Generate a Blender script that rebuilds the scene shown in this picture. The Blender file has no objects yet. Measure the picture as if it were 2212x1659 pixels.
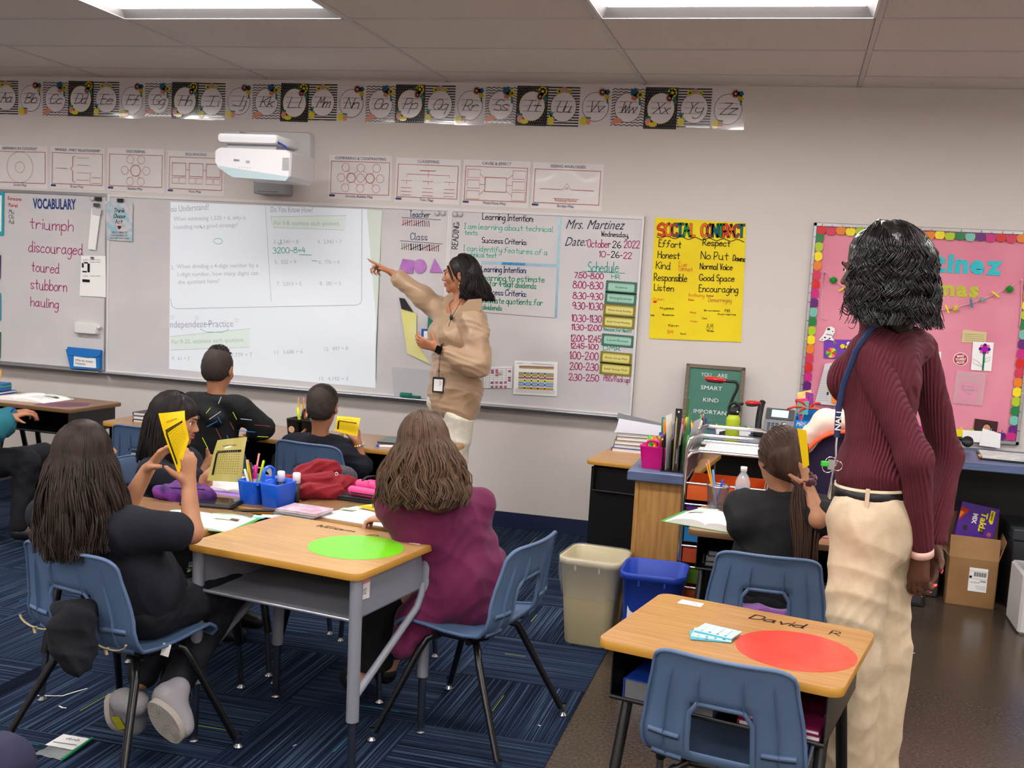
import bpy, math, random
import numpy as np
from mathutils import Vector, Matrix
random.seed(7); rng = np.random.default_rng(7)
SC = bpy.context.scene; COL = SC.collection
PI = math.pi
# ------------------------------------------------------------------ camera
CP = np.array([1.7732, -6.3822, 1.5512]); YAW, PIT, ROL = -0.2309, -0.1138, 0.0575
FPX, PX, PY, IW, IH = 2288.8, 1167.6, 873.66, 2212, 1659
_f = np.array([math.sin(YAW)*math.cos(PIT), math.cos(YAW)*math.cos(PIT), math.sin(PIT)])
_r = np.array([math.cos(YAW), -math.sin(YAW), 0]); _u = np.cross(_r, _f)
_r, _u = _r*math.cos(ROL)+_u*math.sin(ROL), -_r*math.sin(ROL)+_u*math.cos(ROL)
cam = bpy.data.cameras.new('camera'); camo = bpy.data.objects.new('camera', cam); COL.objects.link(camo)
camo.matrix_world = Matrix(((_r[0], _u[0], -_f[0], CP[0]), (_r[1], _u[1], -_f[1], CP[1]), (_r[2], _u[2], -_f[2], CP[2]), (0, 0, 0, 1)))
cam.sensor_width = 36; cam.lens = FPX/IW*36; cam.shift_x = -(PX-IW/2)/IW; cam.shift_y = (PY-IH/2)/IW
cam.clip_start = .05; SC.camera = camo
def ray(x, y): return _f+_r*(x-PX)/FPX-_u*(y-PY)/FPX
def on(ax, v, x, y):
    d = ray(x, y); return CP+d*((v-CP[ax])/d[ax])
def onY(x, y, Y=0): return on(1, Y, x, y)      # the point of the vertical plane y=Y seen at a photo pixel
def onZ(x, y, Z=0): return on(2, Z, x, y)      # the point at height Z
def atD(x, y, d): return CP+ray(x, y)*d
# ------------------------------------------------------------------ world, exposure
w = bpy.data.worlds.new('world'); SC.world = w; w.use_nodes = True
w.node_tree.nodes['Background'].inputs[0].default_value = (.75, .8, .9, 1); w.node_tree.nodes['Background'].inputs[1].default_value = .15
vs = SC.view_settings; vs.view_transform = 'Standard'; vs.look = 'None'; vs.gamma = 1; vs.exposure = 0.42; vs.use_curve_mapping = False
LAMP = 22.0
# ------------------------------------------------------------------ materials
def lin(c):
    c = [x/255 for x in c[:3]]
    return tuple((x/12.92 if x <= .04045 else ((x+.055)/1.055)**2.4) for x in c)+(1,)
MATS = {}
def M(name, rgb=None, rough=.6, metal=0, spec=.5, alpha=1, trans=0, emit=0, noise=None, bump=None, coat=0, sheen=0, ior=1.45):
    """procedural Principled material; noise=(scale, rgb2, detail, stretch) mixes a second colour, bump=(scale, strength)"""
    if name in MATS: return MATS[name]
    m = bpy.data.materials.new(name); MATS[name] = m; m.use_nodes = True; nt = m.node_tree
    b = nt.nodes['Principled BSDF']; I = b.inputs
    I['Base Color'].default_value = lin(rgb); I['Roughness'].default_value = rough; I['Metallic'].default_value = metal
    I['Specular IOR Level'].default_value = spec; I['Alpha'].default_value = alpha; I['Transmission Weight'].default_value = trans
    I['Coat Weight'].default_value = coat; I['Sheen Weight'].default_value = sheen; I['IOR'].default_value = ior
    if emit: I['Emission Color'].default_value = lin(rgb); I['Emission Strength'].default_value = emit
    if noise or bump:
        tc = nt.nodes.new('ShaderNodeTexCoord'); mp = nt.nodes.new('ShaderNodeMapping'); nt.links.new(tc.outputs['Object'], mp.inputs[0])
        if noise and len(noise) > 3: mp.inputs['Scale'].default_value = noise[3]
    if noise:
        n = nt.nodes.new('ShaderNodeTexNoise'); n.inputs['Scale'].default_value = noise[0]; n.inputs['Detail'].default_value = noise[2]
        nt.links.new(mp.outputs[0], n.inputs['Vector'])
        r = nt.nodes.new('ShaderNodeValToRGB'); r.color_ramp.elements[0].position = .35; r.color_ramp.elements[1].position = .65
        r.color_ramp.elements[0].color = lin(rgb); r.color_ramp.elements[1].color = lin(noise[1])
        nt.links.new(n.outputs['Fac'], r.inputs[0]); nt.links.new(r.outputs[0], I['Base Color'])
    if bump:
        n2 = nt.nodes.new('ShaderNodeTexNoise'); n2.inputs['Scale'].default_value = bump[0]; n2.inputs['Detail'].default_value = 3
        nt.links.new(mp.outputs[0], n2.inputs['Vector'])
        bp = nt.nodes.new('ShaderNodeBump'); bp.inputs['Strength'].default_value = bump[1]; bp.inputs['Distance'].default_value = .004
        nt.links.new(n2.outputs['Fac'], bp.inputs['Height']); nt.links.new(bp.outputs[0], I['Normal'])
    return m
def ink(rgb, name=None): return M(name or 'ink_%d_%d_%d' % tuple(rgb), rgb, .6, spec=.2)
# ------------------------------------------------------------------ objects
def link(o): COL.objects.link(o); return o
def tag(o, label=None, cat=None, group=None, kind=None):
    for k, v in (('label', label), ('category', cat), ('group', group), ('kind', kind)):
        if v: o[k] = v
    return o
def thing(name, label, cat, loc=(0, 0, 0), rz=0, group=None):
    o = bpy.data.objects.new(name, None); link(o); o.empty_display_size = .1
    o.matrix_world = Matrix.Translation(Vector([float(c) for c in loc])) @ Matrix.Rotation(rz, 4, 'Z')
    return tag(o, label, cat, group)
class MB:
    """collects shapes, builds ONE mesh object; T is the transform applied to everything added"""
    def __init__(s, T=None): s.v = []; s.f = []; s.mi = []; s.mats = []; s.T = T or Matrix(); s.cur = 0; s.sm = []; s.smooth = False
    def mat(s, m):
        if m not in s.mats: s.mats.append(m)
        s.cur = s.mats.index(m); return s
    def add(s, vs, fs, smooth=None):
        b = len(s.v); T = s.T
        s.v += [tuple(T @ Vector([float(c) for c in v])) for v in vs]
        s.f += [tuple(b+i for i in f) for f in fs]; s.mi += [s.cur]*len(fs); s.sm += [s.smooth if smooth is None else smooth]*len(fs); return s
    def box(s, x0, x1, y0, y1, z0, z1, bev=0):
        if bev:
            pts = []
            for (x, sx) in ((x0, 1), (x1, -1)):
                for (y, sy) in ((y0, 1), (y1, -1)):
                    for (z, sz) in ((z0, 1), (z1, -1)):
                        pts += [(x+sx*bev, y+sy*bev, z), (x+sx*bev, y, z+sz*bev), (x, y+sy*bev, z+sz*bev)]
            i = lambda a, b, c, k: (a*4+b*2+c)*3+k
            F = [(i(0,0,0,0), i(0,1,0,0), i(1,1,0,0), i(1,0,0,0)), (i(0,0,1,0), i(1,0,1,0), i(1,1,1,0), i(0,1,1,0)),
                 (i(0,0,0,1), i(1,0,0,1), i(1,0,1,1), i(0,0,1,1)), (i(0,1,0,1), i(0,1,1,1), i(1,1,1,1), i(1,1,0,1)),
                 (i(0,0,0,2), i(0,0,1,2), i(0,1,1,2), i(0,1,0,2)), (i(1,0,0,2), i(1,1,0,2), i(1,1,1,2), i(1,0,1,2))]
            for a in (0, 1):
                for b in (0, 1):
                    F += [(i(a,b,0,1), i(a,b,1,1), i(a,b,1,2), i(a,b,0,2)), (i(a,0,b,0), i(a,1,b,0), i(a,1,b,2), i(a,0,b,2)), (i(0,a,b,0), i(1,a,b,0), i(1,a,b,1), i(0,a,b,1))]
            for a in (0, 1):
                for b in (0, 1):
                    for c in (0, 1): F.append((i(a,b,c,0), i(a,b,c,1), i(a,b,c,2)))
            return s.add(pts, F)
        return s.add([(x, y, z) for x in (x0, x1) for y in (y0, y1) for z in (z0, z1)],
                     [(0,1,3,2), (4,6,7,5), (0,4,5,1), (2,3,7,6), (0,2,6,4), (1,5,7,3)])
    def tube(s, pts, r, n=8, cap=True, smooth=True, flat=1.0, upv=None):
        pts = [Vector([float(c) for c in p]) for p in pts]; rs = r if hasattr(r, '__len__') else [r]*len(pts)
        vs = []; pu = None
        for i, p in enumerate(pts):
            d = (pts[min(i+1, len(pts)-1)]-pts[max(i-1, 0)])
            d = d.normalized() if d.length > 1e-9 else Vector((0, 0, 1))
            if pu is None: a = Vector(upv) if upv else (Vector((0, 0, 1)) if abs(d.z) < .9 else Vector((1, 0, 0)))
            else: a = pu
            sd = d.cross(a); sd = sd.normalized() if sd.length > 1e-6 else d.orthogonal().normalized(); up = sd.cross(d).normalized(); pu = up
            for k in range(n):
                t = 2*PI*k/n; vs.append(p+sd*math.cos(t)*rs[i]+up*math.sin(t)*rs[i]*flat)
        F = [(i*n+k, i*n+(k+1) % n, (i+1)*n+(k+1) % n, (i+1)*n+k) for i in range(len(pts)-1) for k in range(n)]
        s.add(vs, F, smooth)
        if cap: s.add([vs[k] for k in range(n)], [tuple(range(n))[::-1]], False); s.add(vs[-n:], [tuple(range(n))], False)
        return s
    def lathe(s, prof, c=(0, 0, 0), n=20, smooth=True, sx=1, sy=1):
        vs = [(c[0]+r*math.cos(2*PI*k/n)*sx, c[1]+r*math.sin(2*PI*k/n)*sy, c[2]+z) for r, z in prof for k in range(n)]
        return s.add(vs, [(i*n+k, i*n+(k+1) % n, (i+1)*n+(k+1) % n, (i+1)*n+k) for i in range(len(prof)-1) for k in range(n)], smooth)
    def ball(s, c, r, n=12, m=8, sc=(1, 1, 1)):
        vs = [(c[0]+r*sc[0]*math.sin(PI*j/m)*math.cos(2*PI*i/n), c[1]+r*sc[1]*math.sin(PI*j/m)*math.sin(2*PI*i/n), c[2]+r*sc[2]*math.cos(PI*j/m)) for j in range(m+1) for i in range(n)]
        return s.add(vs, [(j*n+i, (j+1)*n+i, (j+1)*n+(i+1) % n, j*n+(i+1) % n) for j in range(m) for i in range(n)], True)
    def grid(s, P, smooth=True, closed=False):
        """P[i][j] points"""
        R = len(P); Cn = len(P[0]); vs = [p for row in P for p in row]
        return s.add(vs, [(i*Cn+j, i*Cn+j+1, (i+1)*Cn+j+1, (i+1)*Cn+j) for i in range(R-1) for j in range(Cn-1)], smooth)
    def prism(s, poly, z0, z1, smooth=False):
        """poly in xy, extruded in z"""
        n = len(poly); vs = [(x, y, z0) for x, y in poly]+[(x, y, z1) for x, y in poly]
        s.add(vs, [tuple(range(n))[::-1], tuple(range(n, 2*n))], False)
        return s.add(vs, [(i, (i+1) % n, n+(i+1) % n, n+i) for i in range(n)], smooth)
    def raw(s, V, F, smooth=True):
        b = len(s.v); s.v += [tuple(v) for v in np.asarray(V).tolist()]; s.f += [tuple(b+i for i in f) for f in np.asarray(F).tolist()]
        s.mi += [s.cur]*len(F); s.sm += [smooth]*len(F); return s
    def build(s, name, parent=None, m=None, **kw):
        me = bpy.data.meshes.new(name); me.from_pydata(s.v, [], s.f)
        for x in (s.mats or [m]): me.materials.append(x)
        me.polygons.foreach_set('material_index', s.mi); me.polygons.foreach_set('use_smooth', s.sm); me.update()
        o = bpy.data.objects.new(name, me); link(o)
        if parent: o.parent = parent
        return tag(o, **kw)
def frame(o, x, y):
    """matrix whose local x,y axes are the vectors x,y at origin o (local z = x cross y)"""
    x = Vector([float(c) for c in x]).normalized(); y = Vector([float(c) for c in y]); z = x.cross(y).normalized(); y = z.cross(x)
    return Matrix(((x.x, y.x, z.x, o[0]), (x.y, y.y, z.y, o[1]), (x.z, y.z, z.z, o[2]), (0, 0, 0, 1)))
def wallT(x, z, y=0.0, rot=0):    # local (u right, v up, +w towards the room) on the back wall
    return frame((x, y, z), (math.cos(rot), 0, math.sin(rot)), (-math.sin(rot), 0, math.cos(rot)))
def rrect(x0, x1, y0, y1, r, n=5):
    P = []
    for cx, cy, a in ((x1-r, y1-r, 0), (x0+r, y1-r, 90), (x0+r, y0+r, 180), (x1-r, y0+r, 270)):
        P += [(cx+r*math.cos(math.radians(a+90*k/n)), cy+r*math.sin(math.radians(a+90*k/n))) for k in range(n+1)]
    return P
def circ(cx, cy, r, n=24, ry=None): return [(cx+r*math.cos(2*PI*k/n), cy+(ry or r)*math.sin(2*PI*k/n)) for k in range(n)]
# ------------------------------------------------------------------ lettering
_fc = {}
def glyphs(txt, bold=0):
    if bold <= .02: bold = 0
    k = (txt, bold)
    if k not in _fc:
        c = bpy.data.curves.new('t', 'FONT'); c.body = txt; c.size = 1; c.resolution_u = 2; c.offset = bold
        o = bpy.data.objects.new('t', c); me = bpy.data.meshes.new_from_object(o)
        _fc[k] = ([tuple(v.co[:2]) for v in me.vertices], [tuple(p.vertices) for p in me.polygons])
        bpy.data.objects.remove(o); bpy.data.curves.remove(c); bpy.data.meshes.remove(me)
    return _fc[k]
def ptext(mb, txt, x, y, h, w=None, m=None, bold=0, z=.0012, align='l', sh=0, rot=0, sx=1):
    """printed lettering, cap height h, optionally squeezed to width w"""
    V, F = glyphs(txt, bold)
    if not V: return
    k = h/.69; xs = [v[0] for v in V]; x0, x1 = min(xs), max(xs); kx = (w/(x1-x0)) if w else k*sx
    W = (x1-x0)*kx; ox = x-(0 if align == 'l' else W/2 if align == 'c' else W); c, s_ = math.cos(rot), math.sin(rot)
    if m: mb.mat(m)
    out = []
    for vx, vy in V:
        lx = ox-x+(vx-x0)*kx+sh*vy*k; ly = vy*k
        out.append((x+lx*c-ly*s_, y+lx*s_+ly*c, z))
    mb.add(out, F, False)
G = {'a': '4829070524 46|494554', 'b': '0d04|07294845 2405', 'c': '482907052445', 'd': '4829070524 46|4d4554', 'e': '074748290705 2445', 'f': '5c4d2b2604|0949',
'g': '482907052446|4943200 1', 'h': '0d04|07294844', 'i': '0904|0b0c', 'j': '292100|2b2c', 'k': '0d04|4906|1744', 'l': '0d0514', 'm': '0904|0729383 4|37596864',
'n': '0904|07294844', 'o': '29070524454829', 'p': '0900|0729484524 05', 'q': '482907052446|4940', 'r': '0904|072948', 's': '482908 264524 05', 't': '2c2534|0949',
'u': '0905244547|494454', 'v': '0924|2449', 'w': '0914|1438|3854|5469', 'x': '0944|4904', 'y': '0906254648|49422001', 'z': '0949|4904|0444',
'A': '042d|2d54|1848', 'B': '0d04|0d3d4b2909|0939573404', 'C': '5b3d0b062445 56', 'D': '0d04|0d3d5b562404', 'E': '0d04|0d4d|0939|0444', 'F': '0d04|0d4d|0939', 'G': '5b3d0b06245557|3757',
'H': '0d04|5d54|0959', 'I': '1d14|0d2d|0424', 'J': '4d453405', 'K': '0d04|5d08|1954', 'L': '0d04|0444', 'M': '041d|1d38|385d|5d64', 'N': '040d|0d54|545d', 'O': '3d0b063456 5b3d',
'P': '0d04|0d3d4b4a2808', 'Q': '3d0b0634565b3d|3654', 'R': '0d04|0d3d4b4a2808|2854', 'S': '4c2d0b09384534 05', 'T': '2d24|0d4d', 'U': '0d06245456|565d', 'V': '0d24|244d', 'W': '0d14|142a|2a44|445d',
'X': '0d54|5d04', 'Y': '0d29|4d29|2924', 'Z': '0d4d|4d04|0444', '0': '2d0b0624464b2d', '1': '0b1d|1d14', '2': '0b1d3d4b04|0444', '3': '0c2d4b28|2848452404', '4': '2d07|0747|3b34', '5': '4d0d|0d09|09394724 05',
'6': '3d0906244547 2806', '7': '0d4d|4d14', '8': '2d0b48452405084b2d', '9': '4b2d0b09284b|4b34', ':': '0807|0504', '-': '0838', '/': '045d', '!': '0d07|0504', '.': '0405', ',': '0502', '=': '0737|0939',
'+': '0747|2925', "'": '0d0b', '&': '54193b2c1b460414 47', '?': '0b2d4b27|2524', '(': '2d0804 ', ')': '0d2804'}
def spline(P, n=5):
    if len(P) < 3: return P
    P = [P[0]]+list(P)+[P[-1]]; out = []
    for i in range(1, len(P)-2):
        a, b, c, d = (np.array(P[i+k], float) for k in (-1, 0, 1, 2))
        for t in np.linspace(0, 1, n, endpoint=False): out.append(.5*((2*b)+(c-a)*t+(2*a-5*b+4*c-d)*t*t+(-a+3*b-3*c+d)*t**3))
    return out+[np.array(P[-2], float)]
_gs = {}
def strokes(ch):
    if ch not in _gs:
        S = []
        for st in G.get(ch, '').split('|'):
            st = st.replace(' ', ''); p = [(int(st[i], 16)/9., (int(st[i+1], 16)-4)/9.) for i in range(0, len(st)-1, 2)]
            if p: S.append(spline(p, 4))
        wd = max([q[0] for s_ in S for q in s_], default=.25); _gs[ch] = (S, wd)
    return _gs[ch]
def line(mb, P, w, z=.0012, m=None):
    """flat ribbon through 2-D points"""
    if m: mb.mat(m)
    P = [np.array(p[:2], float) for p in P]
    L = []; R = []
    for i, p in enumerate(P):
        d = P[min(i+1, len(P)-1)]-P[max(i-1, 0)]; n = np.hypot(*d)+1e-9; d = d/n; q = np.array((-d[1], d[0]))*w/2
        e = d*w*.35*(-1 if i == 0 else 1 if i == len(P)-1 else 0); L.append((*(p+q+e), z)); R.append((*(p-q+e), z))
    n = len(P); mb.add(L+R, [(i, n+i, n+i+1, i+1) for i in range(n-1)], False)
def hand(mb, txt, x, y, h, W=None, m=None, lw=None, sh=0, z=.0012, rot=0, gap=.16, jit=.0, sx=1):
    """hand lettering from single strokes, cap height h, squeezed to width W"""
    tot = 0; pos = []
    for ch in txt:
        pos.append(tot); tot += (.3 if ch == ' ' else strokes(ch)[1]+gap)
    tot = max(tot-gap, .05); kx = (W/tot) if W else h*sx; lw = lw or h*.09; c, s_ = math.cos(rot), math.sin(rot)
    if m: mb.mat(m)
    for ch, p in zip(txt, pos):
        if ch == ' ': continue
        j = random.uniform(-jit, jit)*h
        for S in strokes(ch)[0]:
            Q = []
            for q in S:
                lx = (p+q[0])*kx+sh*q[1]*h; ly = q[1]*h+j; Q.append((x+lx*c-ly*s_, y+lx*s_+ly*c))
            line(mb, Q, lw, z)
def flat(mb, poly, z=.001, m=None):
    if m: mb.mat(m)
    mb.add([(x, y, z) for x, y in poly], [tuple(range(len(poly)))], False)
def rect(mb, x0, x1, y0, y1, z=.001, m=None): flat(mb, [(x0, y0), (x1, y0), (x1, y1), (x0, y1)], z, m)
def orect(mb, x0, x1, y0, y1, w, z=.001, m=None):
    if m: mb.mat(m)
    for a in ((x0, x1, y0, y0+w), (x0, x1, y1-w, y1), (x0, x0+w, y0, y1), (x1-w, x1, y0, y1)): rect(mb, *a, z)
def ocirc(mb, cx, cy, r, w, z=.001, m=None, n=28, ry=None):
    if m: mb.mat(m)
    ry = ry or r; line(mb, [(cx+r*math.cos(2*PI*k/n), cy+ry*math.sin(2*PI*k/n)) for k in range(n+1)], w, z)
# ------------------------------------------------------------------ common materials
WHITE = M('white_paint', (222, 220, 218), .5); BLACK = M('black_plastic', (22, 22, 24), .45); CHROME = M('chrome', (205, 205, 208), .18, 1)
PAPER = M('paper', (238, 236, 234), .75); GREYMET = M('grey_enamel', (128, 130, 140), .45, bump=(400, .15)); BLKMET = M('black_enamel', (16, 16, 18), .35)
NAVY = ink((22, 36, 84)); RED = ink((170, 58, 62)); PINKINK = ink((168, 52, 110)); TEALINK = ink((40, 160, 142)); DKINK = ink((30, 26, 52)); BLKINK = ink((20, 20, 22)); GREENINK = ink((26, 140, 100))
# ================================================================== THE ROOM
H = 2.75; XL, XR, YF = -6.2, 4.9, -9.2; T4 = 1.2192; X2 = -1.6457; YC = -.2923
WALLM = M('wall_paint', (208, 200, 194), .8, spec=.25, bump=(60, .12))
def shell(name, m, *b): return MB().box(*b).build(name, m=m, kind='structure')
shell('wall_back', WALLM, XL, XR, 0, .12, 0, H+.2); shell('wall_left', WALLM, XL-.12, XL, YF, .12, 0, H+.2)
shell('wall_right', WALLM, XR, XR+.12, YF, .12, 0, H+.2); shell('wall_front', WALLM, XL, XR, YF-.12, YF, 0, H+.2)
BASEM = M('navy_rubber_base', (24, 34, 66), .5)
MB().box(XL, XR, -.008, 0, 0, .101).box(XL, XR, -.014, 0, 0, .012).build('baseboard_back', m=BASEM, kind='structure')
# ---- floor: polished concrete, carpet tiles laid on it
CONC = M('polished_concrete', (80, 68, 56), .24, spec=.4, noise=(90, (52, 43, 35), 8)); MB().box(XL, XR, YF, .1, -.1, 0).build('floor', m=CONC, kind='structure')
def carpet_mat(name, axis):
    m = bpy.data.materials.new(name); m.use_nodes = True; nt = m.node_tree; b = nt.nodes['Principled BSDF']; b.inputs['Roughness'].default_value = .95; b.inputs['Specular IOR Level'].default_value = .1
    g = nt.nodes.new('ShaderNodeNewGeometry'); mp = nt.nodes.new('ShaderNodeMapping'); nt.links.new(g.outputs['Position'], mp.inputs[0])
    mp.inputs['Scale'].default_value = (1.1, 190, 1) if axis == 'x' else (190, 1.1, 1); mp.inputs['Location'].default_value = (31.7, 47.3, 3)
    def nz(sc, det):
        n = nt.nodes.new('ShaderNodeTexNoise'); n.inputs['Scale'].default_value = sc; n.inputs['Detail'].default_value = det; nt.links.new(mp.outputs[0], n.inputs['Vector']); return n
    n = nz(1, 3); r = nt.nodes.new('ShaderNodeValToRGB'); e = r.color_ramp.elements
    e[0].position = .36; e[0].color = lin((12, 18, 32)); e[1].position = .66; e[1].color = lin((70, 86, 108))
    k = e.new(.52); k.color = lin((22, 34, 56)); nt.links.new(n.outputs['Fac'], r.inputs[0])
    n2 = nt.nodes.new('ShaderNodeTexNoise'); n2.inputs['Scale'].default_value = 350; nt.links.new(g.outputs['Position'], n2.inputs['Vector'])
    mx = nt.nodes.new('ShaderNodeMixRGB'); mx.blend_type = 'MULTIPLY'; mx.inputs[0].default_value = .5; nt.links.new(r.outputs[0], mx.inputs[1]); nt.links.new(n2.outputs['Fac'], mx.inputs[2])
    gm = nt.nodes.new('ShaderNodeMixRGB'); gm.blend_type = 'ADD'; gm.inputs[0].default_value = .35; nt.links.new(mx.outputs[0], gm.inputs[1]); nt.links.new(r.outputs[0], gm.inputs[2])
    nt.links.new(gm.outputs[0], b.inputs['Base Color'])
    bp = nt.nodes.new('ShaderNodeBump'); bp.inputs['Strength'].default_value = .5; bp.inputs['Distance'].default_value = .003; nt.links.new(n.outputs['Fac'], bp.inputs['Height']); nt.links.new(bp.outputs[0], b.inputs['Normal'])
    return m
CX, CY = carpet_mat('carpet_stripes_across', 'x'), carpet_mat('carpet_stripes_along', 'y')
carpet = thing('carpet', 'dark blue carpet of striped squares turned a quarter to each other', 'carpet', (-2, -3, 0))
tmesh = []
TS = .5
for k, m in enumerate((CX, CY)):
    o = MB().box(0, TS-.0015, 0, TS-.0015, 0, .006, .0008).build('carpet_tile', m=m); tmesh.append(o.data); bpy.data.objects.remove(o)
LIME, AQUA = M('lime_yarn', (150, 170, 30), .9), M('aqua_yarn', (30, 130, 160), .9)
for i in range(9):
    for j in range(10):
        x = 1.105-TS*(i+1); y = -.02-TS*(j+1)
        if x < -3.6 or y < -4.9: continue
        k = (i+j) % 2; o = bpy.data.objects.new('carpet_tile', tmesh[k]); link(o); o.parent = carpet; o.location = (x+2, y+3, 0)
        for q in range(random.choice((0, 1, 1))):
            a = random.uniform(.05, TS-.05); l = random.uniform(.08, .22); s0 = random.uniform(.02, TS-l-.02); ww = .0022
            bx = (s0, s0+l, a, a+ww) if k == 0 else (a, a+ww, s0, s0+l)
            MB().box(*bx, .004, .0068).build('yarn_streak', o, random.choice((LIME, AQUA)))
MB().box(1.105, 1.18, -5.1, -.02, 0, .006, .001).build('carpet_border', carpet, M('navy_carpet_border', (30, 42, 70), .95, bump=(300, .5)))
# ---- ceiling: white grid, lay-in tiles, light troffers
GRIDM = M('grid_white', (196, 190, 186), .5); ACT = M('acoustic_tile', (228, 220, 211), .9, spec=.1, noise=(420, (200, 190, 181), 4), bump=(260, .35))
ceil = MB().box(XL, XR, YF, .1, H+.16, H+.2).build('ceiling', m=ACT, kind='structure')
lights = [(i, j) for i in (-4, -2, 0, 2, 4) for j in (1, 5, 9, 13)]      # column, row of each troffer
occupied = set()
rows = [0]+[-(.2923+.6096*k) for k in range(15)]                 # grid lines parallel to the wall
xs = [X2+T4*k for k in range(-4, 6)]
g = MB()
for x in xs: g.box(x-.012, x+.012, YF, 0, H, H+.03)
for y in rows[1:]: g.box(XL, XR, y-.012, y+.012, H+.0005, H+.03)
g.box(XL, XR, -.022, 0, H, H+.02).build('ceiling_grid', ceil, GRIDM)
tcache = {}
lset = {(i, j) for i in (-2, 0, 2, 4) for j in (3, 7, 11, 14)}
for a in range(-4, 5):
    for b in range(0, 15):
        if (a, b) in lset: continue
        y1 = rows[b]; y0 = rows[b+1] if b+1 < len(rows) else YF; w_ = round(y1-y0, 3)
        if w_ not in tcache:
            o = MB().box(.013, T4-.013, .013, w_-.013, .004, .016, .003).build('ceiling_tile', m=ACT); tcache[w_] = o.data; bpy.data.objects.remove(o)
        o = bpy.data.objects.new('ceiling_tile', tcache[w_]); link(o); o.parent = ceil; o.location = (X2+a*T4, y0, H)
LENS = M('light_lens', (255, 252, 250), .5, emit=LAMP); TROF = M('troffer_white', (225, 222, 222), .4)
for a, b in sorted(lset):
    y1 = rows[b]; y0 = y1-.6096; x0 = X2+a*T4
    vis = b == 3 and a in (0, 2)
    lab = {(0, 3): 'recessed ceiling light panel above the projected page, left of the two', (2, 3): 'recessed ceiling light panel above the yellow poster, right of the two'}.get((a, b), 'recessed white ceiling light panel in the ceiling grid, outside the picture')
    t = thing('ceiling_light', lab, 'light', (x0, y0, H), group=None if vis else 'ceiling lights out of view')
    W2, D2 = T4-.026, .6096-.026
    MB(Matrix.Translation((.013, .013, 0))).box(0, W2, 0, .012, -.002, .012).box(0, W2, D2-.012, D2, -.002, .012).box(0, .012, 0, D2, -.002, .012).box(W2-.012, W2, 0, D2, -.002, .012).build('trim_frame', t, TROF)
    q = MB(Matrix.Translation((.013, .013, 0))); a0, a1, b0, b1, z1 = .012, W2-.012, .012, D2-.012, .034; i0, i1, j0, j1 = .05, W2-.05, .10, D2-.10
    V = [(a0, b0, 0), (a1, b0, 0), (a1, b1, 0), (a0, b1, 0), (i0, j0, z1), (i1, j0, z1), (i1, j1, z1), (i0, j1, z1)]
    q.add(V, [(0, 1, 5, 4), (1, 2, 6, 5), (2, 3, 7, 6), (3, 0, 4, 7)], False).build('reflector', t, M('reflector_white', (150, 146, 146), .5))
    MB(Matrix.Translation((.013, .013, 0))).box(i0, i1, j0, j1, z1-.008, z1+.01).build('lens', t, LENS)
# ================================================================== THE BACK WALL
def uv(x, y, Y=-.02): q = onY(x, y, Y); return float(q[0]), float(q[2])
def HW(mb, t, x0, y0, x1, y1, h, m=None, lw=None, sh=0, Y=-.02, z=.0012, jit=.0):
    a = uv(x0, y0, Y); b = uv(x1, y1, Y); c = uv(x0, y0-h, Y)
    hand(mb, t, a[0], a[1], c[1]-a[1], math.hypot(b[0]-a[0], b[1]-a[1]), m, lw, sh, z, math.atan2(b[1]-a[1], b[0]-a[0]), jit=jit)
def PW(mb, t, x0, y0, x1, y1, h, m=None, bold=0, Y=-.02, z=.0012, sh=0):
    a = uv(x0, y0, Y); b = uv(x1, y1, Y); c = uv(x0, y0-h, Y)
    ptext(mb, t, a[0], a[1], c[1]-a[1], math.hypot(b[0]-a[0], b[1]-a[1]), m, bold, z, 'l', sh, math.atan2(b[1]-a[1], b[0]-a[0]))
def LW(mb, P, w, m=None, Y=-.02, z=.0012): line(mb, [uv(*p, Y) for p in P], w, z, m)
BT = lambda Y: frame((0, Y, 0), (1, 0, 0), (0, 0, 1))    # local z comes out of the wall
MM = lambda Y=-.02: MB(BT(Y))
# ---- whiteboards
ALU = M('aluminium_trim', (176, 176, 180), .35, .85); BOARD = M('whiteboard_enamel', (206, 202, 202), .16, spec=.6, noise=(3, (198, 195, 198), 3)); ALUW = M('white_trim', (214, 210, 210), .35)
ZB, ZT = .768, 1.983
xs1, xs2 = uv(231, 600, -.02)[0], uv(970.5, 500, -.02)[0]
def board(x0, x1, lab, trimm):
    t = thing('whiteboard', lab, 'whiteboard', (x0, 0, ZB))
    q = lambda: MB(Matrix.Translation((-x0, 0, -ZB)))
    q().box(x0, x1, -.018, -.002, ZB+.01, ZT-.01).build('writing_surface', t, BOARD)
    for a in ((x0, x1, -.024, 0, ZT-.021, ZT), (x0, x1, -.024, 0, ZB, ZB+.022), (x0, x0+.016, -.0245, 0, ZB, ZT), (x1-.016, x1, -.0245, 0, ZB, ZT)):
        q().box(*a, .002).build('frame_rail', t, trimm)
    b = q(); b.add([(x, y, z) for x in (x0+.01, x1-.01) for y, z in ((-.02, ZB+.014), (-.075, ZB+.002), (-.082, ZB+.012), (-.084, ZB+.006), (-.076, ZB-.008), (-.02, ZB-.004))],
                   [(i, (i+1) % 6, 6+(i+1) % 6, 6+i) for i in range(6)]+[(5, 4, 3, 2, 1, 0), (6, 7, 8, 9, 10, 11)]); b.build('marker_tray', t, ALU)
    return t
W1 = board(-4.9, xs1, 'whiteboard with VOCABULARY words, cut by the left picture edge', ALU)
W2 = board(xs1, xs2, 'wide middle whiteboard carrying the projected page and tally marks', ALUW)
W3 = board(xs2, .8484, 'right whiteboard with learning intentions and the day schedule', ALUW)
def pc(mb, name, root, **k):                    # child of an un-rotated root, built in world coordinates
    o = mb.build(name, root, **k); o.matrix_parent_inverse = root.matrix_world.inverted(); return o
m = MM(-.0182)
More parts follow.
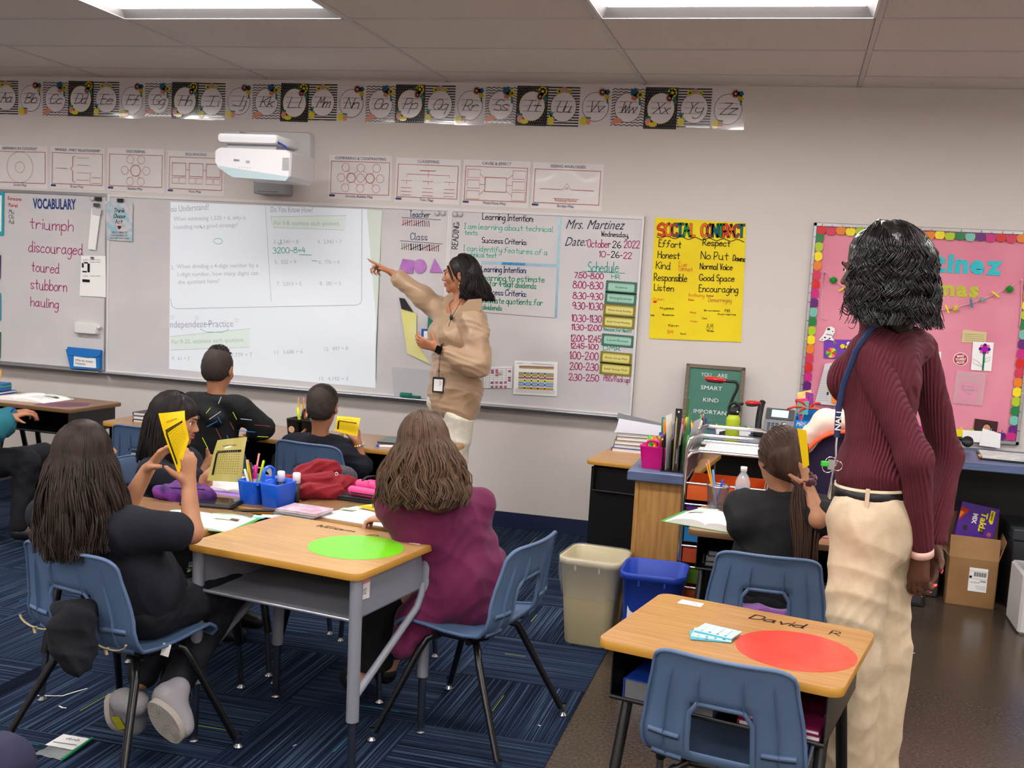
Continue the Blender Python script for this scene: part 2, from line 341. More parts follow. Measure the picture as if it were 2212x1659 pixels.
PW(m, 'VOCABULARY', 71, 450, 164, 452, 21, M('ink_deep_blue', (24, 54, 120)), .035)
for t, x0, y0, x1, y1, h in (('triumph', 64, 493, 158, 500, 24), ('discouraged', 62, 544, 179, 551, 24), ('toured', 68, 586, 128, 591, 22), ('stubborn', 66, 624, 144, 630, 23), ('hauling', 66, 661, 126, 666, 20)):
    HW(m, t, x0, y0, x1, y1, h, PINKINK, .006, jit=.02)
for t, x0, y, w_, c in (('Renesme', 17, 432, 29, ink((200, 40, 40))), ('Mariel', 18, 446, 20, ink((200, 40, 40))), ('Mu', 19, 460, 11, NAVY), ('Oli', 19, 471, 10, DKINK), ('Adi', 19, 482, 11, DKINK)):
    HW(m, t, x0, y, x0+w_, y+2, 8, c, .003)
pc(m, 'handwriting', W1)
m = MM(-.0182)
HW(m, 'Teacher', 885, 469, 929, 470, 14, NAVY, .004); HW(m, 'Class', 887, 518, 923, 519, 15, NAVY, .004)
LW(m, [(868, 470), (952, 475)], .003); LW(m, [(864, 520), (956, 527)], .003)
def tally(mb, x, y, n, h, cols):
    for k in range(n): LW(mb, [(x+k*4.6, y+k*.3), (x+k*4.6-.8, y-h+k*.3)], .004, cols[k % len(cols)])
    if n >= 5: LW(mb, [(x-3, y-1), (x+5*3.6+2, y-h+2)], .004, cols[0])
tally(m, 871, 487, 5, 13, [RED, RED, DKINK]); tally(m, 895, 488, 8, 13, [RED, DKINK, DKINK])
for k, c in enumerate(([GREENINK, RED, RED], [DKINK, BLKINK, BLKINK], [BLKINK, DKINK, RED], [RED, DKINK, DKINK])): tally(m, 869+k*20, 539+k, 5, 14, c)
pc(m, 'handwriting', W2)
m = MM(-.0182)
def rows(mb, L):
    for t, x0, y0, x1, y1, h, c, lw in L: HW(mb, t, x0, y0, x1, y1, h, c, lw, jit=.015)
LT = ink((70, 180, 160))
rows(m, [('Learning Intention:', 1042, 474, 1151, 479, 14, DKINK, .0045), ('I am learning about technical', 1003, 494, 1194, 501, 12, LT, .004), ('texts', 1004, 507, 1031, 508, 11, LT, .004),
 ('Success Criteria:', 1041, 524, 1137, 529, 12, DKINK, .0045), ('I can identify features of a', 1001, 541, 1182, 551, 12, LT, .004), ('technical text', 1001, 554, 1072, 557, 11, LT, .004),
 ('Learning Intention:', 1040, 587, 1136, 590, 13, NAVY, .0045), ('I am learning to estimate', 1010, 604, 1176, 610, 13, GREENINK, .0045), ('quotients for 4-digit dividends', 1006, 614, 1158, 624, 13, GREENINK, .0045),
 ('Success Criteria:', 1043, 636, 1136, 641, 13, NAVY, .0045), ('I can estimate quotients for', 1008, 652, 1172, 660, 13, GREENINK, .0045), ('4-digit dividends', 1010, 666, 1084, 671, 11, GREENINK, .0045)])
HW(m, 'READING:', 988, 538, 989, 481, 0.1, DKINK, .0045) if False else None
a = uv(988, 538); hand(m, 'READING:', a[0], a[1], .036, .165, DKINK, .0045, rot=PI/2-.02)
PW(m, 'Mrs. Martinez', 1222, 494, 1346, 496, 20, M('ink_dark_navy', (16, 30, 66)), .0, sh=.35); PW(m, 'Date:', 1220, 531, 1264, 531, 19, None, .0, sh=.35)
rows(m, [('Wednesday,', 1299, 510, 1357, 513, 11, DKINK, .004), ('October', 1269, 534, 1319, 535, 17, PINKINK, .005), ('26', 1323, 535, 1341, 536, 14, DKINK, .005), ('2022', 1348, 535, 1381, 536, 15, PINKINK, .005),
 ('10-', 1294, 555, 1317, 556, 13, PINKINK, .005), ('26', 1320, 556, 1337, 557, 13, DKINK, .005), ('-22', 1339, 558, 1364, 559, 13, PINKINK, .005), ('Schedule', 1271, 587, 1336, 588, 22, TEALINK, .005),
 ('HR', 1321, 602, 1339, 603, 9, TEALINK, .004), ('Amazon for Nevitt', 1303, 714, 1364, 719, 8, TEALINK, .0035), ('DMR', 1303, 756, 1340, 758, 9, TEALINK, .0045), ('PBIS/Pack up!', 1304, 822, 1360, 827, 12, PINKINK, .004)])
LW(m, [(1258, 586), (1350, 590.5)], .004, TEALINK)
for t, x0, y0, x1, h in (('7:50-8:00', 1241, 600, 1303, 12), ('8:00-8:30', 1238, 622, 1302, 15), ('8:30-9:30', 1238, 645, 1302, 14), ('9:30-10:30', 1237, 667, 1302, 15), ('10:30-11:30', 1235, 694, 1299, 15), ('11:30-12:00', 1235, 712, 1299, 12),
                         ('12:00-12:45', 1233, 737, 1298, 14), ('12:45-1:00', 1233, 752, 1292, 11), ('1:00-2:00', 1231, 775, 1292, 16), ('2:00-2:30', 1231, 798, 1292, 15), ('2:30-2:50', 1229, 821, 1293, 14)):
    HW(m, t, x0, y0, x1, y0+3, h, PINKINK, .0055, jit=.02)
pc(m, 'handwriting', W3)
GLIT = M('glitter_tape', (170, 150, 215), .25, .5, noise=(150, (120, 215, 190), 2)); GLITB = M('blue_glitter_tape', (40, 110, 170), .3, .4, noise=(220, (80, 160, 200), 2))
m = MM(-.0182); P = [uv(*p) for p in ((1207, 468), (1212, 468), (1203, 687), (1198, 687))]; flat(m, P, .001, GLIT); P = [uv(*p) for p in ((1040, 564), (1203, 571), (1203, 577), (1040, 570))]; flat(m, P, .0012, GLIT)
flat(m, [uv(*p) for p in ((1084, 566), (1135, 568), (1134, 574), (1084, 572))], .0016, GLITB); pc(m, 'tape_strip', W3)
m = MM(-.0182); LW(m, [(1045, 675), (1198, 687)], .003, M('thin_line', (110, 104, 110), .6)); pc(m, 'drawn_line', W3)
# ---- subject strips on the schedule
GRN = M('sage_card', (152, 200, 178), .35); GRD = M('sage_card_edge', (62, 104, 90), .4); YEL = M('straw_card', (216, 206, 118), .35); YED = M('straw_card_edge', (128, 118, 40), .4)
for t, y, x0, x1, k, lab in (('Science', 619, 1309, 1375, 0, 'green scalloped card reading Science on the schedule'), ('Writing/Grammar', 643, 1307, 1374, 0, 'green scalloped card reading Writing/Grammar on the schedule'),
        ('Whole Group Reading', 669, 1304, 1372, 1, 'yellow scalloped card reading Whole Group Reading on the schedule'), ('Small Group Reading', 694, 1302, 1370, 1, 'yellow scalloped card reading Small Group Reading on the schedule'),
        ('Lunch/Recess', 734, 1300, 1368, 0, 'green scalloped card reading Lunch/Recess on the schedule'), ('Whole Group Math', 772, 1297, 1364, 1, 'yellow scalloped card reading Whole Group Math on the schedule'), ('Small Group Math', 796, 1296, 1364, 1, 'yellow scalloped card reading Small Group Math on the schedule')):
    a = uv(x0, y+1, -.022); b = uv(x1, y+3, -.022); c = uv(x0, y-11.5, -.022); w_ = b[0]-a[0]; hh = 2*(c[1]-a[1])
    o = thing('schedule_card', lab, 'card', (a[0]+w_/2, -.0195, (a[1]+b[1])/2), group='subject cards on the schedule')
    Tm = frame((0, 0, 0), (1, 0, -.02), (0, 0, 1)); q = MB(Tm); pts = []
    n = 13; mh = 5
    for i in range(n*4): pts.append((-w_/2+w_*i/(n*4), hh/2+.003*math.sin(PI*4*i/4+0)*0+.0035*abs(math.sin(PI*i/4))))
    for i in range(mh*4): pts.append((w_/2+.0035*abs(math.sin(PI*i/4)), hh/2-hh*i/(mh*4)))
    for i in range(n*4): pts.append((w_/2-w_*i/(n*4), -hh/2-.0035*abs(math.sin(PI*i/4))))
    for i in range(mh*4): pts.append((-w_/2-.0035*abs(math.sin(PI*i/4)), -hh/2+hh*i/(mh*4)))
    q.mat((GRD, YED)[k]).prism(pts, 0, .0012); q.build('card_sheet', o)
    q = MB(Tm).mat((GRN, YEL)[k]); q.prism(rrect(-w_/2+.013, w_/2-.013, -hh/2+.011, hh/2-.011, .008, 3), .0012, .0018); q.mat(BLKINK)
    for i in range(26):
        x = -w_/2+.019+(w_-.038)*i/25
        for y_ in (-hh/2+.015, hh/2-.015): rect(q, x-.0012, x+.0012, y_-.0012, y_+.0012, .002)
    ptext(q, t, 0, -.006, .014 if k == 0 else .0115, min(w_*.74, .62*w_*len(t)/11), BLKINK, .008, .0022, 'c'); q.build('print', o)
# ---- projected page (a faintly glowing sheet stands in for the projector's light)
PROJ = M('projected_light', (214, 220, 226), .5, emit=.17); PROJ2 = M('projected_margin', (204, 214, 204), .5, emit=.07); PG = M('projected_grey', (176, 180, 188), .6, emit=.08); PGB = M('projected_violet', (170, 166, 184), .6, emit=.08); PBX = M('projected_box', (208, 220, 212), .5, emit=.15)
pj = thing('projected_page', 'bright projected maths workbook page on the middle whiteboard', 'projection', (-2, -.019, 1.4))
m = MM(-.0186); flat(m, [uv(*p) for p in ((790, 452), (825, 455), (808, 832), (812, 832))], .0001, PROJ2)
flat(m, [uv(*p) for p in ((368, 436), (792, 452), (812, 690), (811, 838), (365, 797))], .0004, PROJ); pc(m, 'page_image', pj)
m = MM(-.0192)
B_ = .012
for t, x0, y0, x1, y1, h, c, b in (('ou Understand?', 369, 458, 452, 453, 13, PGB, .02), ('When estimating 1,320 ÷ 6, why is', 375, 477, 531, 474, 9, PG, 0), ('rounding not a good strategy?', 376, 495, 514, 490, 9, PG, 0),
    ('Do You Know How?', 585, 458, 676, 459, 12, PGB, .02), ('For 3-8, estimate each quotient.', 593, 486, 735, 487, 9, PG, 0), ('3.  3,340 ÷ 8', 591, 526, 645, 526, 8, PG, 0), ('4.  2,943 ÷ 7', 686, 526, 738, 526, 8, PG, 0),
    ('5.  552 ÷ 9', 594, 570, 640, 570, 8, PG, 0), ('6.  776 ÷ 4', 689, 570, 733, 570, 8, PG, 0), ('7.  2,013 ÷ 5', 598, 617, 651, 617, 8, PG, 0), ('8.  281 ÷ 3', 691, 616, 736, 616, 8, PG, 0),
    ('2.', 370, 582, 377, 582, 8, PG, .01), ('When dividing a 4-digit number by a', 382, 580, 558, 577, 9, PG, 0), ('1-digit number, how many digits can', 384, 597, 558, 594, 9, PG, 0), ('the quotient have?', 385, 614, 474, 611, 9, PG, 0),
    ('ndependent Practice', 368, 708, 504, 706, 15, PGB, .02), ('For 9-20, estimate each quotient.', 371, 743, 528, 738, 9, PG, 0), ('9.  61 ÷ 2', 372, 778, 410, 778, 8, PG, 0), ('10.  7,779 ÷ 7', 480, 771, 545, 770, 8, PG, 0),
    ('11.  3,688 ÷ 6', 594, 765, 654, 763, 8, PG, 0), ('12.  497 ÷ 8', 701, 758, 752, 756, 8, PG, 0), ('13.  4,192 ÷ 3', 690, 822, 752, 822, 8, PG, 0)):
    PW(m, t, x0, y0, x1, y1, h, c, b, Y=-.0192)
LW(m, [(782, 453), (781, 650), (778, 656), (770, 659), (380, 667), (372, 662), (368, 645)], .0045, PG); LW(m, [(573, 444), (579, 540), (586, 651)], .003, PG)
LW(m, [(585, 468), (749, 466), (743, 497), (590, 491), (585, 468)], .003, PG); LW(m, [(368, 727), (541, 710), (539, 750), (369, 756)], .003, PG)
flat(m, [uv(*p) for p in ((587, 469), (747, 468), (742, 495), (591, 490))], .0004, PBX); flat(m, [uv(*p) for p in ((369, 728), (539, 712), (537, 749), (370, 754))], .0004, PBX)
for cx, cy in ((373, 686), (425, 687), (511, 692)):
    P = [uv(cx+(5 if k % 2 == 0 else 2.2)*math.sin(PI*k/5), cy-(5 if k % 2 == 0 else 2.2)*math.cos(PI*k/5)) for k in range(11)]; line(m, P, .002, .0012, PG)
pc(m, 'printed_text', pj)
m = MM(-.0194); TG = ink((60, 176, 160)); HW(m, '3200-8=4', 590, 547, 659, 546, 12, TG, .004, Y=-.0194)
LW(m, [(647, 550), (673, 551)], .004, TG); LW(m, [(674, 563), (685, 564)], .004, TG); a = uv(471, 521); ocirc(m, a[0], a[1], .032, .003, .0012, TG, 20, .018); LW(m, [(606, 518), (608, 526), (603, 529), (601, 524)], .004, TG)
LW(m, [(435, 704), (433, 711), (446, 717), (480, 718), (494, 712), (490, 703)], .003, TG); LW(m, [(441, 701), (457, 700)], .004, TG); LW(m, [(433, 488), (437, 494)], .003, BLKINK); pc(m, 'marker_notes', pj)
# ---- alphabet cards along the ceiling
LAM = M('laminated_white', (214, 206, 208), .12, coat=.6); LAMB = M('laminated_black', (26, 26, 30), .12, coat=.6); CBLK = M('print_black', (20, 20, 22), .2, coat=.4); COV = M('print_white', (214, 206, 210), .15, coat=.5)
CY_, CP_, CT_, CBl, CG_, CW_ = (M('print_'+n, c, .25, coat=.3) for n, c in (('yellow', (206, 190, 30)), ('peach', (206, 130, 104)), ('rose', (196, 150, 140)), ('teal_blue', (22, 92, 128)), ('leaf', (24, 110, 100)), ('melon', (214, 120, 92))))
pitch = .1962; kinds = ('black and white striped', 'white dotted', 'black and white chevron', 'black dotted')
for i, ch in enumerate('ABCDEFGHIJKLMNOPQRSTUVWXYZ'):
    x1 = -3.517+pitch*i; k = i % 4; w_, h_ = pitch-.001, .232+.004*(i % 3); zt = 2.722+.014*i/25
    t = thing('alphabet_card', '%s card with cursive %s%s under the ceiling' % (kinds[k], ch, ch.lower()), 'card', (x1-w_/2, -.0005, zt-h_/2), group='cursive alphabet cards under the ceiling')
    Tm = frame((0, 0, 0), (1, 0, random.uniform(-.008, .008)), (0, 0, 1)); a, b = w_/2, h_/2
    q = MB(Tm); bow = [(.0015+.006*((u)**2)*(i % 3)) for u in np.linspace(-1, 1, 9)]; mm_ = LAMB if k == 3 else LAM
    q.mat(mm_).grid([[(-a+2*a*v, b-2*b*u, .001+.004*max(0, u-.75)*(1+math.sin(i*2.1+v*3))) for v in np.linspace(0, 1, 9)] for u in np.linspace(0, 1, 7)]); q.build('card_sheet', t)
    q = MB(Tm); z1 = .0034
    if k == 0:
        q.mat(CBLK)
        for j in range(15): rect(q, -a, a, -b+h_*(j+.25)/15, -b+h_*(j+.75)/15, z1-.0006)
    elif k == 2:
        q.mat(CBLK)
        for j in range(14): line(q, [(-a+w_*s/12, -b+.006+(h_-.012)*(j+.5)/14+(.0035 if s % 2 else -.0035)) for s in range(13)], .005, z1-.0006)
    else:
        q.mat(COV if k == 3 else M('print_grey', (120, 116, 120), .3))
        for j in range(14):
            for s in range(12): x, y = -a+w_*(s+.5+.5*(j % 2)*.9)/12.5, -b+h_*(j+.5)/14; rect(q, x-.0014, x+.0014, y-.0014, y+.0014, z1-.0006)
    E_ = circ(0, -.002, a*.8, 30, b*.72); q.mat(CY_ if k == 3 else CBLK).add([(x*1.03, y*1.03, z1-.0003) for x, y in E_], [tuple(range(30))])
    q.mat(COV).add([(x, y, z1) for x, y in E_], [tuple(range(30))]); q.build('pattern', t)
    q = MB(Tm).mat(CBLK)
    for y in (-.032, .0, .032): line(q, [(-a*.58, y), (a*.58, y)], .0018, z1+.0004)
    hand(q, ch+ch.lower(), -.045, -.032, .064, .088, CBLK, .0042, .42, z1+.0008, 0, .05)
    if k != 1: pass
    q.build('lettering', t)
    q = MB(Tm); z2 = z1+.001
    def flo(x, y, r, m1, m2, n=5):
        for s in range(n): q.mat(m1).add([(px_, py_, z2) for px_, py_ in circ(x+r*.6*math.cos(2*PI*s/n), y+r*.6*math.sin(2*PI*s/n), r*.5, 8)], [tuple(range(8))])
        q.mat(m2).add([(px_, py_, z2+.0005) for px_, py_ in circ(x, y, r*.35, 8)], [tuple(range(8))])
    if k == 0: flo(-.03, b-.03, .017, CY_, CBLK); flo(0, b-.02, .016, CT_, CP_); flo(.032, b-.03, .014, CY_, CG_)
    elif k == 2: flo(a-.065, b-.03, .024, CBl, CBl); flo(a-.03, b-.045, .022, CY_, CBLK); flo(a-.062, b-.06, .019, CP_, CP_); line(q, [(a-.03, b-.07), (a-.028, b-.1)], .012, z2, CG_)
    elif k == 3: flo(a-.035, b-.03, .026, CY_, CY_, 7); flo(a-.05, b-.062, .021, CT_, CP_, 7); line(q, [(a-.02, b-.06), (a-.015, b-.09)], .016, z2, CG_); line(q, [(a-.07, b-.02), (a-.06, b-.035)], .012, z2, CG_)
    else: flo(a-.06, b-.032, .024, CT_, CP_, 7); flo(a-.03, b-.032, .016, CBl, CBl); flo(a-.03, b-.06, .018, CY_, CP_); line(q, [(a-.028, b-.075), (a-.026, b-.095)], .01, z2, CG_)
    if k == 2: q.mat(CG_ if 0 else CP_).add([(-a+.04+.036*math.cos(u), -b+.022+.034*math.sin(u), z2) for u in np.linspace(.35, PI+.35, 12)], [tuple(range(12))])
    elif k == 0:
        q.mat(CY_).add([(x, y, z2) for x, y in circ(-a+.024, -b+.036, .02, 14, .028)], [tuple(range(14))])
        for s in (-1, 0, 1): line(q, [(-a+.024, -b+.06), (-a+.024+s*.012, -b+.085)], .008, z2, CG_)
    elif k == 1: q.mat(CY_).add([(x, y, z2) for x, y in circ(-a+.03, -b+.03, .025, 14)], [tuple(range(14))]); q.mat(CP_).add([(x, y, z2+.0004) for x, y in circ(-a+.058, -b+.028, .014, 10, .02)], [tuple(range(10))]); line(q, [(-a+.046, -b+.05), (-a+.07, -b+.048)], .01, z2+.0006, CG_)
    else: q.mat(CP_).add([(x, y, z2) for x, y in circ(-a+.026, -b+.04, .017, 12, .024)], [tuple(range(12))]); q.mat(CY_).add([(x, y, z2+.0004) for x, y in circ(-a+.055, -b+.024, .027, 12, .014)], [tuple(range(12))]); line(q, [(-a+.01, -b+.062), (-a+.038, -b+.066)], .012, z2+.0006, CG_)
    q.build('fruit_and_flowers', t)
# ---- thinking-map posters
POST = M('poster_sheet', (218, 212, 210), .28, coat=.3); RDL = M('poster_red', (176, 70, 68), .4); BLB = M('poster_blue', (36, 48, 110), .4)
def poster(px0, px1, py0t, py0b, py1t, title, sub, fn, lab):
    a = uv(px0, py0b, 0); b = uv(px1, py0b, 0); c = uv(px0, py0t, 0); w_ = b[0]-a[0]; h_ = c[1]-a[1]
    t = thing('diagram_poster', lab, 'poster', (a[0], -.0004, a[1]), group='thinking diagram posters above the whiteboards')
    Tm = frame((0, 0, 0), (1, 0, random.uniform(-.01, .006)), (0, 0, 1)); q = MB(Tm).mat(POST)
    q.grid([[(w_*v, h_*u, .0012+.003*abs(math.sin(v*5+px0))*u*u) for v in np.linspace(0, 1, 9)] for u in np.linspace(1, 0, 5)]); q.build('sheet', t)
    q = MB(Tm); z = .0058; X = lambda u: u*w_; Yv = lambda v: v*h_
    ptext(q, title, X(.5), Yv(.90), h_*.062, None, BLB, .012, z, 'c'); ptext(q, sub, X(.5), Yv(.045), h_*.058, None, BLB, .008, z, 'c')
    rect(q, X(.02), X(.11), Yv(.055), Yv(.1), z, BLB); orect(q, X(.035), X(.965), Yv(.12), Yv(.86), .003, z, RDL)
    L = lambda P, w=.0022: line(q, [(X(u), Yv(v)) for u, v in P], w, z, RDL); Cc = lambda u, v, r, w=.002: ocirc(q, X(u), Yv(v), r*w_, w, z, RDL, 24)
    fn(L, Cc, lambda s, u, v: ptext(q, s, X(u), Yv(v), .016, None, RDL, 0, z, 'c')); q.build('print', t)
def f1(L, C, Tt): C(.5, .49, .24); C(.5, .49, .085)
def f2(L, C, Tt):
    L([(.1, .49), (.32, .49)], .003); L([(.46, .79), (.42, .77), (.42, .55), (.38, .49), (.42, .43), (.42, .2), (.46, .17)], .004)
    for v in (.75, .58, .4, .23): L([(.5, v), (.72, v)])
    L([(.77, .42), (.745, .4), (.745, .3), (.73, .28), (.745, .26), (.745, .16), (.77, .14)]); L([(.78, .3), (.93, .3)]); L([(.78, .17), (.93, .17)])
def f3(L, C, Tt):
    C(.5, .49, .085, .004)
    for k in range(6): c, s = math.cos(PI*k/3), math.sin(PI*k/3); C(.5+.19*c, .49+.29*s, .062); L([(.5+.087*c, .49+.13*s), (.5+.127*c, .49+.19*s)], .0016)
def f4(L, C, Tt):
    for k in range(3):
        u = .09+k*.3; L([(u, .72), (u+.24, .72), (u+.24, .42), (u, .42), (u, .72)], .004)
        if k < 2: L([(u+.24, .57), (u+.3, .57)], .003)
        for j in (0, 1): a = u+j*.13; L([(a, .38), (a+.11, .38), (a+.11, .25), (a, .25), (a, .38)])
def f5(L, C, Tt):
    C(.36, .49, .068, .004); C(.66, .49, .068, .004); C(.51, .49, .06)
    for u, v in ((.27, .72), (.51, .72), (.76, .72), (.2, .49), (.82, .49), (.27, .26), (.51, .26), (.76, .26)): C(u, v, .06)
    for a in (((.31, .66), (.34, .6)), ((.47, .66), (.4, .58)), ((.55, .66), (.62, .58)), ((.72, .66), (.69, .6)), ((.31, .32), (.34, .38)), ((.47, .32), (.4, .4)), ((.55, .32), (.62, .4)), ((.72, .32), (.69, .38)), ((.26, .49), (.29, .49)), ((.43, .49), (.45, .49)), ((.57, .49), (.59, .49)), ((.73, .49), (.76, .49))): L(a, .0016)
def f6(L, C, Tt):
    L([(.38, .73), (.62, .73)], .004); L([(.18, .58), (.18, .64), (.84, .64), (.84, .58)]); L([(.51, .72), (.51, .58)])
    for u in (.18, .51, .84):
        L([(u-.08, .49), (u+.08, .49)]); L([(u, .49), (u, .42)])
        for v in (.33, .25, .17): L([(u-.08, v), (u+.08, v)])
def f7(L, C, Tt):
    L([(.34, .63), (.66, .63), (.66, .32), (.34, .32), (.34, .63)], .004)
    for v in (.7, .47, .24):
        for u, w in ((.07, .26), (.75, .94)): L([(u, v+.09), (w, v+.09), (w, v-.09), (u, v-.09), (u, v+.09)])
        L([(.26, v), (.34, .47+(v-.47)*.5)]); L([(.66, .47+(v-.47)*.5), (.75, v)])
def f8(L, C, Tt): L([(.12, .43), (.44, .43), (.5, .56), (.56, .43), (.88, .43)], .0026); L([(.32, .23), (.68, .23)]); Tt('as', .5, .44); Tt('Relating Factor', .5, .17)
for a in ((-14, 103, 313, 404, 0, 'DEFINING IN CONTEXT', 'Circle Map', f1, 'Circle Map poster with two rings, cut by the left edge'), (109, 226, 316, 407, 0, 'WHOLE - PART RELATIONSHIP', 'Brace Map', f2, 'Brace Map poster with a large red brace'),
          (232, 355, 319, 412, 0, 'DESCRIBING', 'Bubble Map', f3, 'Bubble Map poster with six circles round one'), (361, 484, 325, 418, 0, 'SEQUENCING', 'Flow Map', f4, 'Flow Map poster with three boxes, partly behind the projector'),
          (709, 845, 334, 429, 0, 'COMPARING & CONTRASTING', 'Double Bubble Map', f5, 'Double Bubble Map poster with eleven circles'), (852, 992, 340, 436, 0, 'CLASSIFYING', 'Tree Map', f6, 'Tree Map poster with three branches'),
          (997, 1141, 344, 443, 0, 'CAUSE & EFFECT', 'Multi-Flow Map', f7, 'Multi-Flow Map poster with seven boxes'), (1146, 1299, 350, 449, 0, 'SEEING ANALOGIES', 'Bridge Map', f8, 'Bridge Map poster with one peak, rightmost of the diagrams')): poster(*a)
# ---- yellow social contract
yp = thing('chart_poster', 'large yellow handwritten SOCIAL CONTRACT poster right of the schedule', 'poster', (1.3, -.0005, 1.5))
YSH = M('yellow_chart_paper', (236, 212, 12), .7, noise=(5, (228, 202, 8), 3))
m = MM(-.0015).mat(YSH); C4 = [uv(*p, 0) for p in ((1415.5, 470), (1612, 482), (1601, 739), (1402, 731))]
m.grid([[tuple((1-u)*((1-v)*C4[0][d]+v*C4[1][d])+u*((1-v)*C4[3][d]+v*C4[2][d]) for d in (0, 1))+(.002+.004*abs(math.sin(v*4+u*3))*u,) for v in np.linspace(0, 1, 10)] for u in np.linspace(0, 1, 10)]); pc(m, 'sheet', yp)
m = MM(-.006); cols = [ink(c) for c in ((226, 66, 40), (232, 108, 40), (150, 70, 60), (20, 100, 110), (30, 140, 60))]
x = 1422; k = 0
for ch, xx, w_, ci in (('S', 1422, 13, 0), ('O', 1437, 13, 1), ('C', 1452, 10, 2), ('I', 1463, 12, 3), ('A', 1477, 13, 4), ('L', 1492, 8, 1), ('C', 1516, 11, 1), ('O', 1528, 10, 2), ('N', 1539, 11, 3), ('T', 1551, 11, 4), ('R', 1563, 10, 0), ('A', 1574, 12, 1), ('C', 1586, 9, 2), ('T', 1596, 11, 3)):
    yb = 509+(xx-1422)*.018
    HW(m, ch, xx, yb, xx+w_, yb, 26, BLKINK, .0165, Y=-.006, z=.0006); HW(m, ch, xx, yb, xx+w_, yb, 26, cols[ci], .0115, Y=-.006, z=.0012)
line(m, [uv(1418+i*3, 511+i*.14+2.5*math.sin(i*.62)) for i in range(64)], .004, .001, BLKINK)
for t, x0, y0, x1, h in (('Effort', 1423, 533, 1471, 15), ('Honest', 1421, 557, 1468, 15), ('Kind', 1417, 580, 1448, 16), ('Responsible', 1413, 606, 1484, 16), ('Listen', 1413, 627, 1455, 14), ('Respect', 1518, 530, 1577, 14), ('No Put', 1514, 559, 1573, 16), ('Downs', 1583, 563, 1609, 12),
                         ('Normal Voice', 1512, 581, 1582, 13), ('Good Space', 1511, 606, 1586, 14), ('Encouraging', 1510, 630, 1594, 15)): HW(m, t, x0, y0, x1, y0+2.5, h, BLKINK, .0045, Y=-.006, jit=.02)
OR = ink((214, 96, 40)); 
for t, x0, y0, x1, h, c in (('Eye', 1466, 575, 1484, 10, OR), ('Contact', 1466, 585, 1496, 9, OR), ('Anthony', 1487, 641, 1521, 8, OR), ('Demarreyay', 1530, 652, 1580, 9, RED), ('Kevin', 1444, 705, 1466, 5, BLKINK), ('MR', 1565, 674, 1577, 6, BLKINK), ('AM', 1526, 711, 1540, 12, BLKINK), ('BM', 1442, 720, 1454, 7, OR), ('Dylan', 1411, 648, 1434, 5, OR), ('Bella', 1487, 649, 1499, 4, OR), ('Isabel', 1526, 640, 1541, 4, RED),
                            ('Alyssa', 1425, 667, 1456, 4, BLKINK), ('Mateo', 1527, 716, 1542, 4, BLKINK), ('Brandon', 1521, 672, 1555, 3, BLKINK), ('Elias', 1491, 676, 1503, 3, OR), ('ALB', 1405, 682, 1413, 3, BLKINK), ('Susana', 1431, 681, 1456, 3, BLKINK), ('Aiden', 1491, 695, 1507, 3, OR), ('Scott', 1470, 722, 1482, 3, BLKINK), ('Adriana', 1550, 680, 1590, 3, BLKINK), ('Liam', 1516, 689, 1527, 5, RED)):
    HW(m, t, x0, y0, x1, y0+1, h, c, .0022, Y=-.006)
a = uv(1414, 652); flat(m, circ(a[0], a[1], .012, 10, .007), .001, ink((214, 50, 30))); pc(m, 'handwriting', yp)
# ================================================================== FURNITURE
CHB = M('blue_chair_plastic', (82, 104, 136), .42, spec=.45, bump=(500, .12)); LEGB = M('black_chair_leg', (14, 14, 16), .28, spec=.6); STEEL = M('dark_chrome', (120, 124, 134), .22, .95)
def shell_pts():
    prof = [(.200, .368, .155), (.205, .384, .165), (.192, .398, .17), (.15, .402, .175), (.08, .396, .18), (0, .388, .184), (-.07, .386, .187), (-.125, .392, .19), (-.16, .41, .197), (-.182, .44, .202), (-.192, .475, .201),
            (-.199, .51, .197), (-.205, .545, .193), (-.211, .575, .188), (-.217, .60, .183), (-.224, .63, .177), (-.232, .665, .172), (-.24, .69, .167), (-.246, .70, .155)]
    U = np.linspace(-1, 1, 21); P = []
    for i, (y, z, hw) in enumerate(prof):
        row = []
        for u in U:
            e = abs(u)**3
            if i < 8: row.append((u*hw, y-.01*e*(i < 3), z+.014*e*(i > 2)))
            elif i < 11: row.append((u*hw, y+.02*e, z+.004*e))
            else:
                row.append((u*hw, y+.024*abs(u)**2+.004*e, z-(.010*abs(u)**8 if i >= 17 else 0)))
        P.append(row)
    return np.array(P), U
